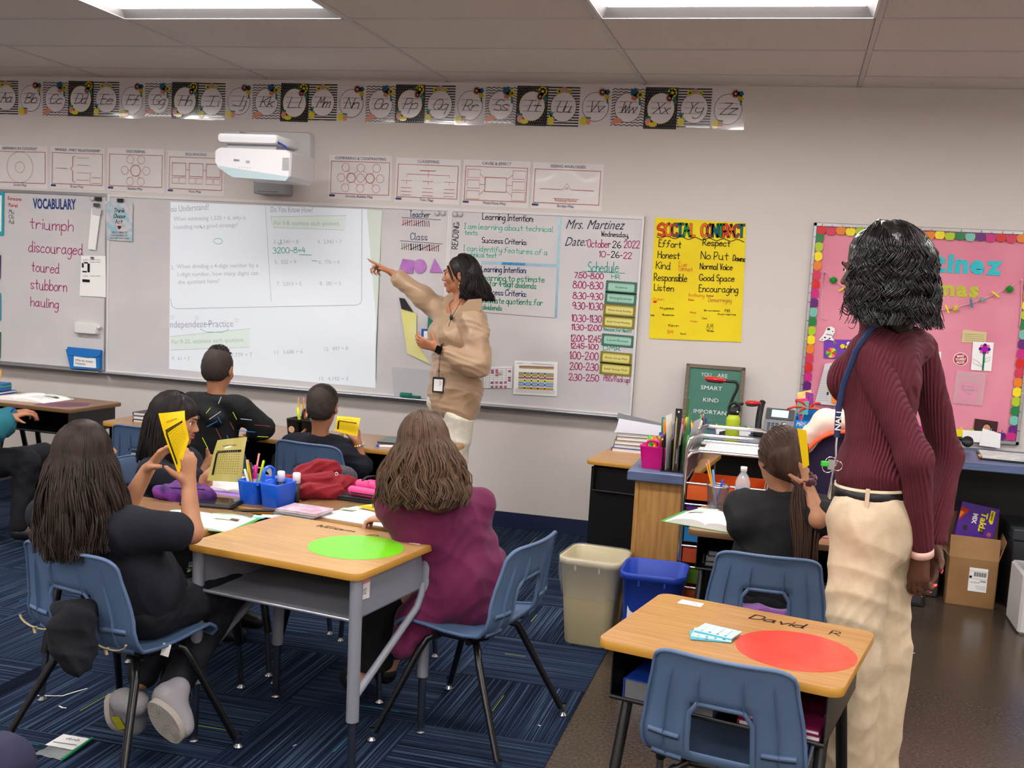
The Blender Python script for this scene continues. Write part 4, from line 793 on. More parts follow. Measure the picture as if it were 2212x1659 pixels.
def hand3(v, w, d, pn, th, s=1., curl=(.3, .3, .35, .4, .45), spread=.12, tcurl=None, k=.004):
    """palm and five fingers from wrist w: d direction, pn where the palm faces, th towards the thumb side"""
    d = nrm(d); pn = nrm(pn-np.dot(pn, d)*d); th = nrm(np.cross(pn, d)) if np.dot(np.cross(pn, d), th) > 0 else -nrm(np.cross(pn, d)); tips = []
    for i, (o, L, kl) in enumerate(((.026, .070, .088), (.009, .078, .092), (-.009, .073, .088), (-.026, .056, .080))):
        kn = w+d*kl*s+th*o*s; v.rc(w+th*o*.45*s+d*.005, kn, .0125*s, .0098*s, .012)
        a = curl[i+1]; dd = nrm(d+th*(o/.026)*spread); p = kn; r = .0086*s
        for j, fr in enumerate((.44, .31, .25)):
            ang = a*(.7 if j == 0 else 1.1); dd = nrm(dd*math.cos(ang)+pn*math.sin(ang)*np.dot(dd, d)/max(.2, abs(np.dot(dd, d))) if j == 0 else dd*math.cos(ang)+nrm(np.cross(np.cross(dd, pn), dd) if j < 0 else np.cross(nrm(th), dd)*(1 if np.dot(np.cross(nrm(th), d), pn) > 0 else -1))*math.sin(ang))
            q = p+dd*L*fr*s; v.rc(p, q, r, r*.92, k); p = q; r *= .92
        tips.append((p, dd))
    b = w+d*.022*s+th*.024*s+pn*.006; td = nrm(d*.62+th*.72+pn*(.25+curl[0]*.5)); m = b+td*.036*s; v.rc(w+d*.01, b, .014*s, .0135*s, .012); v.rc(b, m, .0125*s, .0105*s, .006); t2 = nrm(td*.8+d*.45+pn*curl[0]); e = m+t2*.03*s; v.rc(m, e, .0100*s, .0078*s, k); tips.insert(0, (e, t2))
    return tips
def head3(v, c, F, U, s=1., ears=True, fem=0):
    F = nrm(F); U = nrm(U-np.dot(U, F)*F); R = np.cross(F, U); ax = (R, F, U); P = lambda r, f, u: c+(R*r+F*f+U*u)*s; S = lambda *a: tuple(x*s for x in a)
    v.el(P(0, -.012, .022), S(.073, .094, .088), ax, .02); v.el(P(0, .028, -.028), S(.057, .062, .080), ax, .03); v.el(P(0, .02, -.06), S(.048, .055, .045), ax, .02)
    v.el(P(0, .068, -.088), S(.021, .02, .018), ax, .02); v.el(P(0, .082, .022), S(.045, .014, .012), ax, .014)
    v.rc(P(0, .086, .008), P(0, .104, -.026), .0075*s, .0105*s, .010); v.el(P(.011, .096, -.030), S(.0075, .009, .007), ax, .006); v.el(P(-.011, .096, -.030), S(.0075, .009, .007), ax, .006)
    v.el(P(0, .087, -.051), S(.021, .0105, .0065), ax, .005); v.el(P(0, .085, -.062), S(.018, .0105, .0075), ax, .005)
    for q in (-1, 1):
        v.el(P(q*.038, .066, -.022), S(.019, .018, .018), ax, .02); v.sub(P(q*.030, .096, .001), .0112*s, .010)
        if ears: v.el(P(q*.074, -.004, -.010), S(.0085, .018, .030), (R, nrm(F-.25*U), nrm(U+.25*F)), .006); v.sub(P(q*.084, .002, -.008), .010*s, .005)
    return P, (R, F, U)
def torso3(v, P, N, sL, sR, i=0, s=1., bust=0, k=.05, wf=1.0, hipw=1.0):
    X = nrm(sR-sL); Z = nrm(N-P); Y = nrm(np.cross(Z, X)); X = np.cross(Y, Z); ax = (X, Y, Z); w = np.linalg.norm(sR-sL)/2; T = np.linalg.norm(N-P)
    v.el(P+Z*.03*s, ((w*.90*hipw)+i, .108*s+i, .115*s+i), ax, k); v.el(P+Z*T*.42, (w*.76*wf+i, .088*s+i, T*.27), ax, k); v.el(P+Z*T*.70, (w*.86+i, .102*s+i, T*.27+i), ax, k)
    v.rc(sL+X*.01, sR-X*.01, .046*s+i, None, k); v.rc(N-Z*.03, sL+X*.05, .042*s+i*.6, .04*s+i, .04); v.rc(N-Z*.03, sR-X*.05, .042*s+i*.6, .04*s+i, .04)
    if bust:
        for q in (-1, 1): v.el(P+Z*T*.66+X*q*.075*s+Y*.075*s, (.062*s+i, .062*s*bust+i, .062*s+i), ax, .03)
    return X, Y, Z
def ik(a, b, l1, l2, hint):
    a, b = A3(*a), A3(*b); d = b-a; L = np.linalg.norm(d); L2 = min(L, (l1+l2)*.995); d = d/L; x = (l1*l1-l2*l2+L2*L2)/(2*L2); y = math.sqrt(max(l1*l1-x*x, 0)); h = nrm(A3(*hint)-np.dot(hint, d)*d); return a+d*x+h*y
def skinmat(n, c, c2): return M('skin_'+n, c, .5, spec=.4, noise=(18, c2, 4), bump=(140, .08))
SK1 = skinmat('warm', (184, 132, 100), (168, 116, 86)); SK2 = skinmat('tan', (172, 118, 88), (156, 102, 76)); SK3 = skinmat('deep', (98, 62, 46), (84, 52, 38)); SK4 = skinmat('fair', (214, 168, 142), (204, 152, 128)); SKT = skinmat('olive', (184, 126, 92), (170, 110, 80))
def solid(v, name, par, m, h=.006, disp=None, smooth=1, **kw):
    V, F = v.mesh(h, disp, smooth); mb = MB(); mb.raw(V, F); o = mb.build(name, par, m, **kw)
    if par is not None: o.matrix_parent_inverse = par.matrix_world.inverted()
    return o
def wbuild(mb, name, par, m=None, **kw):
    o = mb.build(name, par, m, **kw); o.matrix_parent_inverse = par.matrix_world.inverted(); return o
def strand(mb, P, r, n=5, flat=.6, taper=.35):
    k = len(P); rs = [r*(.55+.45*min(1, i/2))*(1 if i < k*.6 else 1-(1-taper)*(i-k*.6)/(k*.4)) for i in range(k)]; mb.tube(P, rs, n, False, True, flat)
def hairmat(n, a, b, ro=.5): return M('hair_'+n, a, ro, spec=.32, noise=(55, b, 5, (1, 1, .08)), bump=(160, .3))
HBK = hairmat('black', (20, 16, 16), (36, 28, 26)); HDB = hairmat('dark_brown', (34, 25, 21), (54, 40, 33)); HBR = hairmat('brown', (70, 50, 38), (100, 74, 56)); HMB = hairmat('chestnut', (54, 36, 28), (78, 54, 42)); HSH = M('hair_cropped', (30, 23, 20), .7, noise=(300, (58, 44, 36), 3), bump=(500, .6))
def long_hair(par, P, ax, s, L, n=230, out=.10, spreadx=.09, wave=.006, wf=3., r=.0034, m=HDB, front=2.35, seed=1, curl=0, lenf=None, rr=(.084, .104, .102), per=11, drift=(0, 0, 0), sweep=9.):
    """strands in clumps flow from the parting over the skull and then fall; P,ax from head3"""
    R, F, U = ax; g = np.random.default_rng(seed); mb = MB(); mb.mat(m); c = P(0, -.01, .02); D = A3(0, 0, -1); n = max(20, n*2//5)
    for i in range(n):
        lay0 = g.uniform(0, 1); phi0 = g.uniform(-front, front); lf0 = g.uniform(.84, 1.0); t00 = g.uniform(.05, .9) if g.random() < .3 else .08; ph = g.uniform(0, 6.28); wv0 = wave*g.uniform(.5, 1.3)
        for q_ in range(per):
            phi = phi0+g.normal()*.055; lay = lay0+g.normal()*.07; lf = lf0+g.normal()*.015; t0 = t00+g.uniform(-.02, .05); q = 1+.06*lay; pts = []; jx, jy = g.normal(size=2)*.0025; rw = rr[0]*q*s; rd = rr[1]*q*s; rz = rr[2]*q*s
            for th in np.linspace(max(.03, t0), 1.5+.12*math.cos(phi), 6): u = math.sin(th); p_ = phi if abs(phi) < sweep else math.copysign(sweep+(abs(phi)-sweep)*max(0, 1-th/1.45), phi); pts.append(c+R*(u*math.sin(p_)*rw)-F*(u*math.cos(p_)*rd)*(1 if math.cos(p_) > 0 else .88)+U*math.cos(th)*rz)
            base = pts[-1]; phi = p_; side = R*math.sin(phi)-F*math.cos(phi)*.9; side = side-D*np.dot(side, D); tot = L*lf*(lenf(phi) if lenf else 1); K = 8
            for j in range(1, K+1):
                t = j/K; o = base+D*tot*t+A3(*drift)*tot*t**1.3+side*(spreadx*math.sin(min(1, t*1.3)*PI/2)*(.25+.75*lay)*.8)+(-F*max(0, math.cos(phi))*out*t)
                wv = wv0*(.25+t)*s; o = o+R*(wv*math.sin(wf*6.28*t+ph)+jx*(1-.5*t))+F*(wv*math.cos(wf*6.28*t*.9+ph*1.7)+jy*(1-.5*t))
                if curl: rad = curl*min(1, t*1.5); o = o+R*rad*math.sin(t*9+ph)+F*rad*math.cos(t*9+ph)
                pts.append(o)
            strand(mb, pts, r*s*g.uniform(.8, 1.2), 3, .8)
    return mb
HC = .0055
# ================================================================== PEOPLE
def person(lab, loc): return thing('person', lab, 'person', loc)
WHT = M('eye_white', (220, 214, 208), .2); IRIS = M('iris_brown', (48, 28, 18), .15)
def face(par, P, ax, s, lip, brow=HBK, eyes=(1, -1)):
    for q in eyes:
        mb = MB(); c = P(q*.030, .0752, .001); mb.mat(WHT).ball(c, .0112*s, 12, 8); e = c+ax[1]*.0064*s; mb.mat(IRIS).ball(e, .0062*s, 10, 6); wbuild(mb, 'eye', par)
        mb = MB(); pts = [P(q*(.014+.036*t), .099-.022*t*t, .020+.009*math.sin(t*2.2)) for t in np.linspace(0, 1, 7)]; mb.tube(pts, [.0022, .003, .003, .0028, .0024, .002, .0012], 5, flat=.6); wbuild(mb, 'eyebrow', par, brow)
        mb = MB(); pts = [P(q*(.019+.022*t), .0935-.008*t, .004+.0068*math.sin(PI*t)) for t in np.linspace(0, 1, 7)]; mb.tube(pts, .0013, 4); wbuild(mb, 'eyelashes', par, HBK)
    mb = MB()
    for u, a, r in ((-.051, .020, .0048), (-.0622, .018, .0058)):
        pts = [P(a*t, .0965-.012*t*t-(.002 if u < -.06 else 0), u+(.002*(1-abs(t)) if u > -.06 else 0)) for t in np.linspace(-1, 1, 9)]; mb.tube(pts, [r*s*math.cos(t*1.35)+.0008 for t in np.linspace(-1, 1, 9)], 6)
    wbuild(mb, 'lips', par, lip)
def nails(par, tips, pn, m, s=1, L=.009):
    for p, d in tips:
        mb = MB(); b = -nrm(pn-np.dot(pn, d)*d); sd = np.cross(d, b); c = p+b*.0045*s+d*.003; mb.tube([c-d*.006, c, c+d*(L*.6), c+d*L], [.0045*s, .0055*s, .0045*s, .002*s], 8, flat=.35, upv=tuple(b)); wbuild(mb, 'fingernail', par, m)
# ---------------------------------------------------------------- the teacher at the board
TX, TY = .02, -.62
tp = person('woman in beige shirt and cream trousers pointing at the projected page', (TX, TY, .006))
N = onY(990, 656, TY); Pv = onY(980, 868, TY)
shF = onY(953, 674, TY+.12); shB = onY(1027, 694, TY-.12)      # her right shoulder (far) and left shoulder (near)
hc = onY(996, 594, TY); Fh = nrm((-.97, -.22, -.06)); Uh = A3(.05, 0, 1)
wr = onY(849, 591, TY+.10); el1 = onY(912, 643, TY+.11); hp = onY(820, 576, TY+.10)
wl = onY(944, 752, TY-.24); el2 = onY(1032, 788, TY-.20); hl = onY(905, 738, TY-.28)
hipL, hipR = Pv+A3(.06, -.065, -.02), Pv+A3(-.055, .065, -.02); knL, knR = A3(hipL[0]-.02, TY-.08, .50), A3(hipR[0]-.01, TY+.05, .50); anL, anR = A3(hipL[0]-.01, TY-.07, .10), A3(hipR[0]+.0, TY+.06, .10)
b = Vol(); Ph, axh = head3(b, hc, Fh, Uh, .97); b.rc(N-A3(0, 0, .03), hc-A3(0, 0, .055)-Fh*.026, .049, .041, .022); torso3(b, Pv, N, shB, shF, 0, .92, .9)
b.rc(shF, el1, .042, .034, .03); b.rc(el1, wr, .034, .022, .02); b.rc(shB, el2, .042, .036, .03); b.rc(el2, wl, .036, .022, .02)
for a, k_, n_ in ((hipL, knL, anL), (hipR, knR, anR)): b.rc(a, k_, .082, .052, .05); b.rc(k_, n_, .05, .034, .03); b.rc(n_-A3(0, 0, .04), n_+A3(-.13, 0, -.065), .036, .026, .03)
dp = nrm(hp-wr); t1 = hand3(b, wr, dp, A3(-.25, -.35, -.9), A3(0, -.9, .35), .98, (.1, .02, .75, .9, .95), .1)
dl = nrm(hl-wl); t2 = hand3(b, wl, dl, A3(.1, .9, .25), A3(-.2, .1, 1), .95, (.5, .55, .6, .65, .7), .05)
solid(b, 'body', tp, SKT, .0052)
nm_ = M('dark_nail', (50, 24, 30), .2); nails(tp, t1, A3(-.25, -.35, -.9), nm_, .9, .014)
LIPT = M('lip_rose', (150, 72, 66), .4); face(tp, Ph, axh, .97, LIPT)
SH = M('beige_satin_shirt', (164, 134, 106), .42, sheen=.2, bump=(90, .15)); v = Vol()
torso3(v, Pv+A3(0, 0, .04), N-A3(0, 0, .012), shB, shF, .020, .92, .95, .05, 1.3, 1.0); v.rc(N-A3(-.01, 0, .2), Pv+A3(.02, -.01, .0), .128, .140, .05); v.rc(Pv+A3(-.05, .02, .14), Pv+A3(-.07, .02, .0), .09, .085, .05); v.rc(Pv+A3(.05, -.05, .1), Pv+A3(.06, -.05, -.05), .1, .095, .05)
v.rc(shF, el1, .062, .066, .05); c1 = el1*.22+wr*.78; v.rc(el1, c1, .064, .050, .03); v.rc(c1-(wr-el1)*.22, c1, .053, .056, .006)
c2 = el2*.33+wl*.67; v.rc(shB, el2, .066, .074, .04); v.rc(el2, c2, .070, .052, .03); v.rc(el2+A3(.0, 0, -.03), c2+A3(.02, 0, -.05), .045, .03, .04)
v.sub(N+A3(-.03, -.04, .055), .070, .012); v.sub(N+A3(-.06, -.085, .005), .062, .012); v.sub(N+A3(-.08, -.115, -.045), .046, .01); v.cut(Pv+A3(0, 0, -.075), (-.42, .1, -1))
solid(v, 'shirt', tp, SH, .0062, folds(.010, .8, 3, (1, 1, .7)))
for P_, y_ in (([(1012, 647), (1040, 645), (1042, 664), (1026, 686), (1008, 675), (997, 681), (990, 670)], -.155), ([(976, 629), (982, 640), (976, 668), (966, 672), (955, 655), (962, 640)], -.03)):
    q = [uv(*k, TY+y_) for k in P_]; mb = MB(BT(TY+y_)).prism(q[::-1], -.003, .003); wbuild(mb, 'collar', tp, SH)
mb = MB(); mb.tube([Ph(-.05, .072, .052), Ph(-.066, .060, .02), Ph(-.074, .048, -.015), Ph(-.072, .036, -.04)], [.008, .010, .007, .002], 7, flat=.5); mb.tube([Ph(.05, .072, .052), Ph(.066, .060, .02), Ph(.074, .048, -.015), Ph(.073, .030, -.035)], [.008, .011, .008, .002], 7, flat=.5); wbuild(mb, 'front_locks', tp, HBK)
TR = M('cream_denim', (214, 206, 190), .75, noise=(40, (200, 192, 176), 4), bump=(600, .2)); v = Vol()
v.el(Pv-A3(0, 0, .01), (.158, .112, .12), None, .04)
for a, k_, n_ in ((hipL, knL, anL), (hipR, knR, anR)): v.rc(a, k_, .096, .078, .035); v.rc(k_, n_+A3(0, 0, .02), .078, .076, .03)
v.cut(anL+A3(0, 0, -.03), (0, 0, -1)); v.cut(Pv+A3(0, 0, -.015), (.42, -.1, 1)); solid(v, 'trousers', tp, TR, .0065, folds(.004, 1.0, 5, (.7, .7, 1.3)))
for n_ in (anL, anR): v = Vol(); v.rc(n_-A3(-.01, 0, .05), n_+A3(-.15, 0, -.066), .042, .032, .03); v.cut((0, 0, .012), (0, 0, -1)); solid(v, 'shoe', tp, WHITE, .006)
# hair: shoulder length waves
v = Vol(); v.el(Ph(0, -.014, .022), (.0755, .094, .0915), axh, .01); v.rc(Ph(0, -.06, .0), Ph(0, -.085, -.09), .064, .05, .04); v.rc(Ph(.05, -.05, -.04), Ph(.05, -.07, -.10), .03, .034, .03); v.rc(Ph(-.05, -.05, -.04), Ph(-.05, -.07, -.10), .03, .034, .03)
v.sub(Ph(0, .095, -.01), .075, .01); hm = solid(v, 'hair', tp, HBK, .006, folds(.002, 2.5, 8, (1.5, 1.5, .15)))
mb = long_hair(tp, Ph, axh, .97, .165, 520, .055, .03, .013, 1.0, .0034, HBK, 2.5, 4, curl=.003, sweep=1.45, rr=(.079, .098, .100)); wbuild(mb, 'hair_locks', tp)
mb = MB(); a = Ph(-.074, .0, -.048); b2 = Ph(.074, .0, -.048)
for c in (a, b2): mb.tube([c+A3(.009*math.sin(t), 0, -.012+.014*math.cos(t)) for t in np.linspace(0, 6.28, 14)], .0028, 6, False)
wbuild(mb, 'earring', tp, M('gold', (214, 190, 130), .2, 1))
w_ = tp; dwr = nrm(wr-el1); mb = MB(); pr = wr-dwr*.015
ax1 = nrm(np.cross(dwr, A3(0, 0, 1))); ax2 = np.cross(dwr, ax1); mb.tube([pr+(ax1*math.cos(t)+ax2*math.sin(t))*.029 for t in np.linspace(0, 6.28, 18)], .0022, 5, False); mb.tube([pr+ax2*.029, pr+A3(-.03, 0, -.045)], .0015, 4); wbuild(mb, 'bracelet', tp, M('cord_cream', (214, 190, 160), .7))
dw = nrm(wl-el2); ax1 = nrm(np.cross(dw, A3(0, 1, 0))); ax2 = np.cross(dw, ax1); pr = wl-dw*.02; mb = MB(); mb.tube([pr+(ax1*math.cos(t)+ax2*math.sin(t))*.028 for t in np.linspace(0, 6.28, 18)], .006, 6, False, flat=.5); q = MB(frame(pr-ax2*.0*0+A3(0, -.028, 0), dw, ax1)); o = wbuild(mb, 'watch_strap', tp, BLACK); q.prism(rrect(-.018, .018, -.021, .021, .006, 3), -.004, .006); wbuild(q, 'watch_case', tp, M('watch_glass', (14, 14, 18), .08))
# lapel microphone cord, badge
mb = MB(); mc = onY(975, 686, TY-.13); mb.tube([Ph(-.05, -.06, -.10), N+A3(.05, -.09, .03), mc], .0016, 5); mb.tube([Ph(.03, .0, -.10), N+A3(-.03, -.07, .0), mc], .0016, 5); mb.ball(mc, .011, 10, 8, (1, .8, 1.4)); mb.tube([mc, onY(952, 760, TY-.16), onY(948, 800, TY-.15)], .0018, 5); wbuild(mb, 'microphone_cord', tp, BLACK)
bd = onY(947, 830, TY-.16); T_ = frame(bd, (1, .1, 0), (-.06, 0, 1)); mb = MB(T_).prism(rrect(-.034, .034, -.048, .04, .006, 3), -.002, .002); wbuild(mb, 'badge_holder', tp, BLACK); mb = MB(T_).mat(PAPER); rect(mb, -.025, .025, -.038, .028, .0026); [rect(mb, .006+.0045*(i % 2), .009+.0045*(i % 2)+.002, -.005+.006*i, -.002+.006*i, .003, BLKINK) for i in range(5)]; wbuild(mb, 'badge_card', tp)
mb = MB(T_).tube([(0, .04, 0), (0, .06, 0), (-.002, .09, 0)], .003, 6).ball((-.002, .075, 0), .008, 8, 6); wbuild(mb, 'badge_clip', tp, STEEL)
# ---------------------------------------------------------------- the woman standing at the right
wm = person('woman in maroon ribbed sweater and cream trousers standing at the right, hands behind her', (2.06, -3.2, 0))
fr = nrm((-.80, .52, 0)); rt = np.cross(fr, A3(0, 0, 1))
Pv = atD(1886, 1105, 3.10); N = atD(1912, 712, 3.08); S = .97; sR = N+rt*.150+A3(.03, 0, -.050); sL = N-rt*.130+A3(.02, .02, -.060)
hc = atD(1895, 587, 3.07); Fh = nrm((-.86, .48, -.06)); Uh = A3(.02, 0, 1)
elL = atD(1978, 990, 2.95); wrL = atD(1991, 1190, 3.05); elR = atD(2044, 985, 3.26); wrR = atD(2018, 1178, 3.17)
hips = [Pv-rt*.075+A3(0, 0, -.03), Pv+rt*.075+A3(0, 0, -.03)]; kn = [A3(h[0]+.025, h[1], .52) for h in hips]; an = [A3(h[0]+.02, h[1], .10) for h in hips]
b = Vol(); Ph, axh = head3(b, hc, Fh, Uh, 1.0); b.rc(N-A3(0, 0, .03), hc-A3(0, 0, .05), .054, .05, .03); torso3(b, Pv, N, sL, sR, 0, .95, 0)
for a, e, w_ in ((sL, elL, wrL), (sR, elR, wrR)): b.rc(a, e, .042, .034, .03); b.rc(e, w_, .034, .023, .02)
for a, k_, n_ in zip(hips, kn, an): b.rc(a, k_, .082, .052, .05); b.rc(k_, n_, .05, .034, .03); b.rc(n_-A3(0, 0, .04), n_+fr*.14+A3(0, 0, -.07), .036, .026, .03)
tL = hand3(b, wrL, (-.02, .08, -1), (.55, .75, .1), (-.8, .5, -.1), 1.0, (.6, .35, .45, .55, .6), .08)
tR = hand3(b, wrR, (-.16, -.22, -1), (-.5, -.6, .0), (.5, -.5, 0), 1.0, (.4, .7, .8, .85, .9), .08)
solid(b, 'body', wm, SK3, .005); RN = M('coral_nail', (238, 74, 62), .25); nails(wm, tL, A3(.55, .75, .1), RN, 1.1, .011); nails(wm, tR, A3(-.5, -.6, 0), RN, 1.1, .011)
face(wm, Ph, axh, 1.0, M('lip_brown', (110, 58, 52), .4))
# ribbed sweater
SW = bpy.data.materials.new('maroon_rib_knit'); SW.use_nodes = True; nt = SW.node_tree; bs = nt.nodes['Principled BSDF']; bs.inputs['Base Color'].default_value = lin((86, 16, 34)); bs.inputs['Roughness'].default_value = .85; bs.inputs['Sheen Weight'].default_value = .1; bs.inputs['Sheen Tint'].default_value = lin((170, 90, 100))
tc = nt.nodes.new('ShaderNodeTexCoord'); mp = nt.nodes.new('ShaderNodeMapping'); mp.inputs['Rotation'].default_value = (0, 0, .55); wv = nt.nodes.new('ShaderNodeTexWave'); wv.inputs['Scale'].default_value = 38; wv.inputs['Distortion'].default_value = .4; bp = nt.nodes.new('ShaderNodeBump'); bp.inputs['Strength'].default_value = .9; bp.inputs['Distance'].default_value = .004
nt.links.new(tc.outputs['Object'], mp.inputs[0]); nt.links.new(mp.outputs[0], wv.inputs[0]); nt.links.new(wv.outputs['Fac'], bp.inputs['Height']); nt.links.new(bp.outputs[0], bs.inputs['Normal'])
v = Vol(); torso3(v, Pv+A3(0, 0, .09), N, sL, sR, .008, 1.0, .42, .05, 1.0, .96); v.rc(N-A3(0, 0, .04), N+(hc-N)*.42, .066, .062, .02); v.rc(N+(hc-N)*.40, N+(hc-N)*.44, .066, .066, .006)
v.cut(Pv+A3(0, 0, .02), (0, 0, -1))
for a, e, w_ in ((sL, elL, wrL), (sR, elR, wrR)):
    u = Vol(); u.rc(a+A3(0, 0, -.005), e, .054, .045, .03); u.rc(e, e*.07+w_*.93, .046, .037, .03); solid(u, 'sleeve', wm, SW, .0055, folds(.005, .8, 13, (1, 1, .8)))
solid(v, 'sweater', wm, SW, .0058, folds(.006, .7, 11, (1, 1, .8)))
# trousers
TRB = M('cream_twill', (208, 188, 160), .75, noise=(30, (196, 176, 146), 4), bump=(500, .15)); v = Vol(); X, Y, Z = rt, fr, A3(0, 0, 1)
v.el(Pv+A3(0, 0, .02), (.140, .102, .11), (X, Y, Z), .05); v.rc(Pv+A3(0, 0, .02), Pv+A3(0, 0, -.02), .100, .105, .05); v.el(Pv-fr*.045+A3(0, 0, -.05), (.14, .085, .11), (X, Y, Z), .05)
for a, k_, n_ in zip(hips, kn, an): v.rc(a, k_, .090, .082, .04); v.rc(k_, n_+A3(0, 0, .0), .082, .086, .03)
v.cut(Pv+A3(0, 0, .075), (0, 0, 1)); v.cut(an[0]+A3(0, 0, -.06), (0, 0, -1)); solid(v, 'trousers', wm, TRB, .0058, folds(.0075, .75, 21, (.8, .8, 1.2)))
bc = Pv+A3(0, 0, .07); el_ = lambda a, r1, r2, z: bc+X*math.cos(a)*r1+Y*math.sin(a)*r2+A3(0, 0, z)
mb = MB(); mb.smooth = True; mb.grid([[tuple(el_(a, .137+.004*i, .102+.004*i, z)) for a in np.linspace(0, 2*PI, 41)] for i, z in ((0, .012), (1, .014), (1, -.03), (0, -.032))]); wbuild(mb, 'waistband', wm, TRB)
mb = MB(); mb.smooth = True; mb.grid([[tuple(el_(a, r1-.009, r1-.044, z)) for a in np.linspace(0, 2*PI, 41)] for r1, z in ((.151, .006), (.1535, .004), (.1535, -.026), (.151, -.028))]); wbuild(mb, 'belt', wm, M('black_leather', (24, 22, 24), .35))
for a in (2.2, 3.6, 4.9, .6):
    c = el_(a, .149, .114, 0); q = nrm(X*math.cos(a)*.9+Y*math.sin(a)); tg = np.cross(q, A3(0, 0, 1)); mb = MB(frame(c+A3(0, 0, -.011), tg, A3(0, 0, 1))); mb.box(-.006, .006, -.03, .03, -.004, .002, .001); wbuild(mb, 'belt_loop', wm, TRB)
ST = M('trouser_seam', (186, 164, 132), .8)
def onsurf(px, py, d): return atD(px, py, d)
for n_ in an: v = Vol(); v.rc(n_+A3(0, 0, -.05), n_+fr*.15+A3(0, 0, -.068), .042, .034, .03); v.cut((0, 0, .004), (0, 0, -1)); solid(v, 'shoe', wm, BLACK, .006)
dw = nrm(wrL-elL); ax1 = nrm(np.cross(dw, A3(0, 1, 0))); ax2 = np.cross(dw, ax1); pr = wrL+dw*.002; mb = MB(); mb.smooth = True; mb.grid([[tuple(pr+dw*z+(ax1*math.cos(t)+ax2*math.sin(t))*r_) for t in np.linspace(0, 6.283, 28)] for z, r_ in ((-.012, .030), (-.011, .034), (.011, .034), (.012, .030))]); wbuild(mb, 'wrist_band', wm, M('pink_band', (226, 184, 170), .5))
# curly bob
v = Vol(); v.el(Ph(0, -.03, .035), (.098, .118, .108), axh, .03); v.rc(Ph(0, -.06, -.02), Ph(0, -.07, -.10), .098, .075, .05); v.el(Ph(.075, -.01, -.04), (.045, .07, .075), axh, .03); v.el(Ph(-.075, -.01, -.04), (.045, .07, .075), axh, .03); v.sub(Ph(.03, .12, -.04), .095, .02)
CV = M('hair_glossy_black', (16, 13, 13), .28, spec=.6, noise=(60, (34, 28, 27), 5), bump=(90, .5)); solid(v, 'hair', wm, CV, .006, folds(.008, 1.4, 9))
mb = MB(); mb.mat(CV); g = np.random.default_rng(5); R_, F_, U_ = axh
for i in range(150):
    phi0 = g.uniform(-1.85, 1.85); th0 = .08+1.25*g.random()**.7; lay0 = g.uniform(.97, 1.10); ph0 = g.uniform(0, 6.28); cr0 = g.uniform(.010, .018); c = Ph(0, -.025, .02); dr = 1 if g.random() < .5 else -1; fq = g.uniform(6.5, 9)
    for q in range(14):
        phi = phi0+g.normal()*.085; lay = lay0+g.normal()*.026; cr = cr0*(1+.12*g.normal()); pts = []
        for j in range(15):
            t = j/14; a = th0+t*(2.42-th0*.55); r_ = lay
            if a < 1.57: o = c+R_*(math.sin(a)*math.sin(phi)*.101*r_)-F_*(math.sin(a)*math.cos(phi)*.121*r_)+U_*math.cos(a)*.118*r_
            else: e = (a-1.57)*.115; o = c+R_*(math.sin(phi)*(.101+.22*e)*r_)-F_*(math.cos(phi)*(.121+.1*e)*r_)-U_*e*1.05
            k = min(1, max(0, a-.95)*1.6); rad = nrm(o-c); sd = nrm(np.cross(rad, U_)); o = o+sd*cr*k*math.sin(dr*a*fq+ph0)+rad*cr*k*math.cos(dr*a*fq+ph0); pts.append(o)
        strand(mb, pts, g.uniform(.0016, .0026), 3, .9)
for i in range(60):      # stray ends
    phi = g.uniform(-2.3, 2.3); c = Ph(0, -.03, -.05-.08*g.random()); d = nrm(R_*math.sin(phi)-F_*math.cos(phi)); o = c+d*.1; ph0 = g.uniform(0, 6.28)
    strand(mb, [o+d*(.045*t)+R_*.012*math.sin(t*5+ph0)+U_*(.014*math.cos(t*6+ph0)-.03*t) for t in np.linspace(0, 1, 8)], .0016, 4, .7)
wbuild(mb, 'hair_curls', wm)
LY = M('navy_lanyard', (22, 40, 80), .6)
lb = atD(1808, 880, 3.0)
mb = MB(); mb.tube([atD(1960, 690, 3.06), atD(1925, 688, 2.985), atD(1885, 705, 2.96), atD(1850, 755, 2.97), atD(1822, 830, 2.985), atD(1812, 880, 3.0), atD(1808, 945, 3.0)], .010, 6, flat=.18, upv=(0, -1, .2)); wbuild(mb, 'lanyard', wm, LY)
mb = MB(frame(atD(1811, 905, 2.982), (0, 0, 1), (-1, -.1, 0))); hand(mb, 'NAU', -.03, -.007, .014, .05, LBL, .003, 0, .004); o = wbuild(mb, 'lettering', wm)
mb = MB(); kx = atD(1806, 985, 3.0)
mb.tube([atD(1808, 945, 3.0), atD(1806, 965, 3.0), kx], .004, 6)
for i, (dx, dz, r) in enumerate(((-.012, -.02, .016), (.006, -.028, .014), (-.02, -.035, .015))): mb.tube([kx+A3(dx+r*math.cos(t), 0, dz+r*math.sin(t)) for t in np.linspace(0, 6.28, 14)], .0016, 5, False)
mb.tube([kx, kx+A3(-.012, 0, -.12)], .0035, 5).box(*[float(q) for q in (kx[0]-.02, kx[0]-.002, kx[1]-.003, kx[1]+.003, kx[2]-.04, kx[2]-.012)]); wbuild(mb, 'keys', wm, CHROME)
mb = MB(); kg = kx+A3(-.028, 0, -.025); mb.box(float(kg[0])-.012, float(kg[0])+.012, float(kg[1])-.005, float(kg[1])+.004, float(kg[2])-.008, float(kg[2])+.008, .003); wbuild(mb, 'key_cap', wm, M('key_green', (60, 180, 50), .4))
mb = MB(); mb.tube([atD(1880, 690, 2.99), atD(1862, 674, 2.97), atD(1846, 682, 2.955)], .0045, 6); wbuild(mb, 'microphone', wm, BLACK)
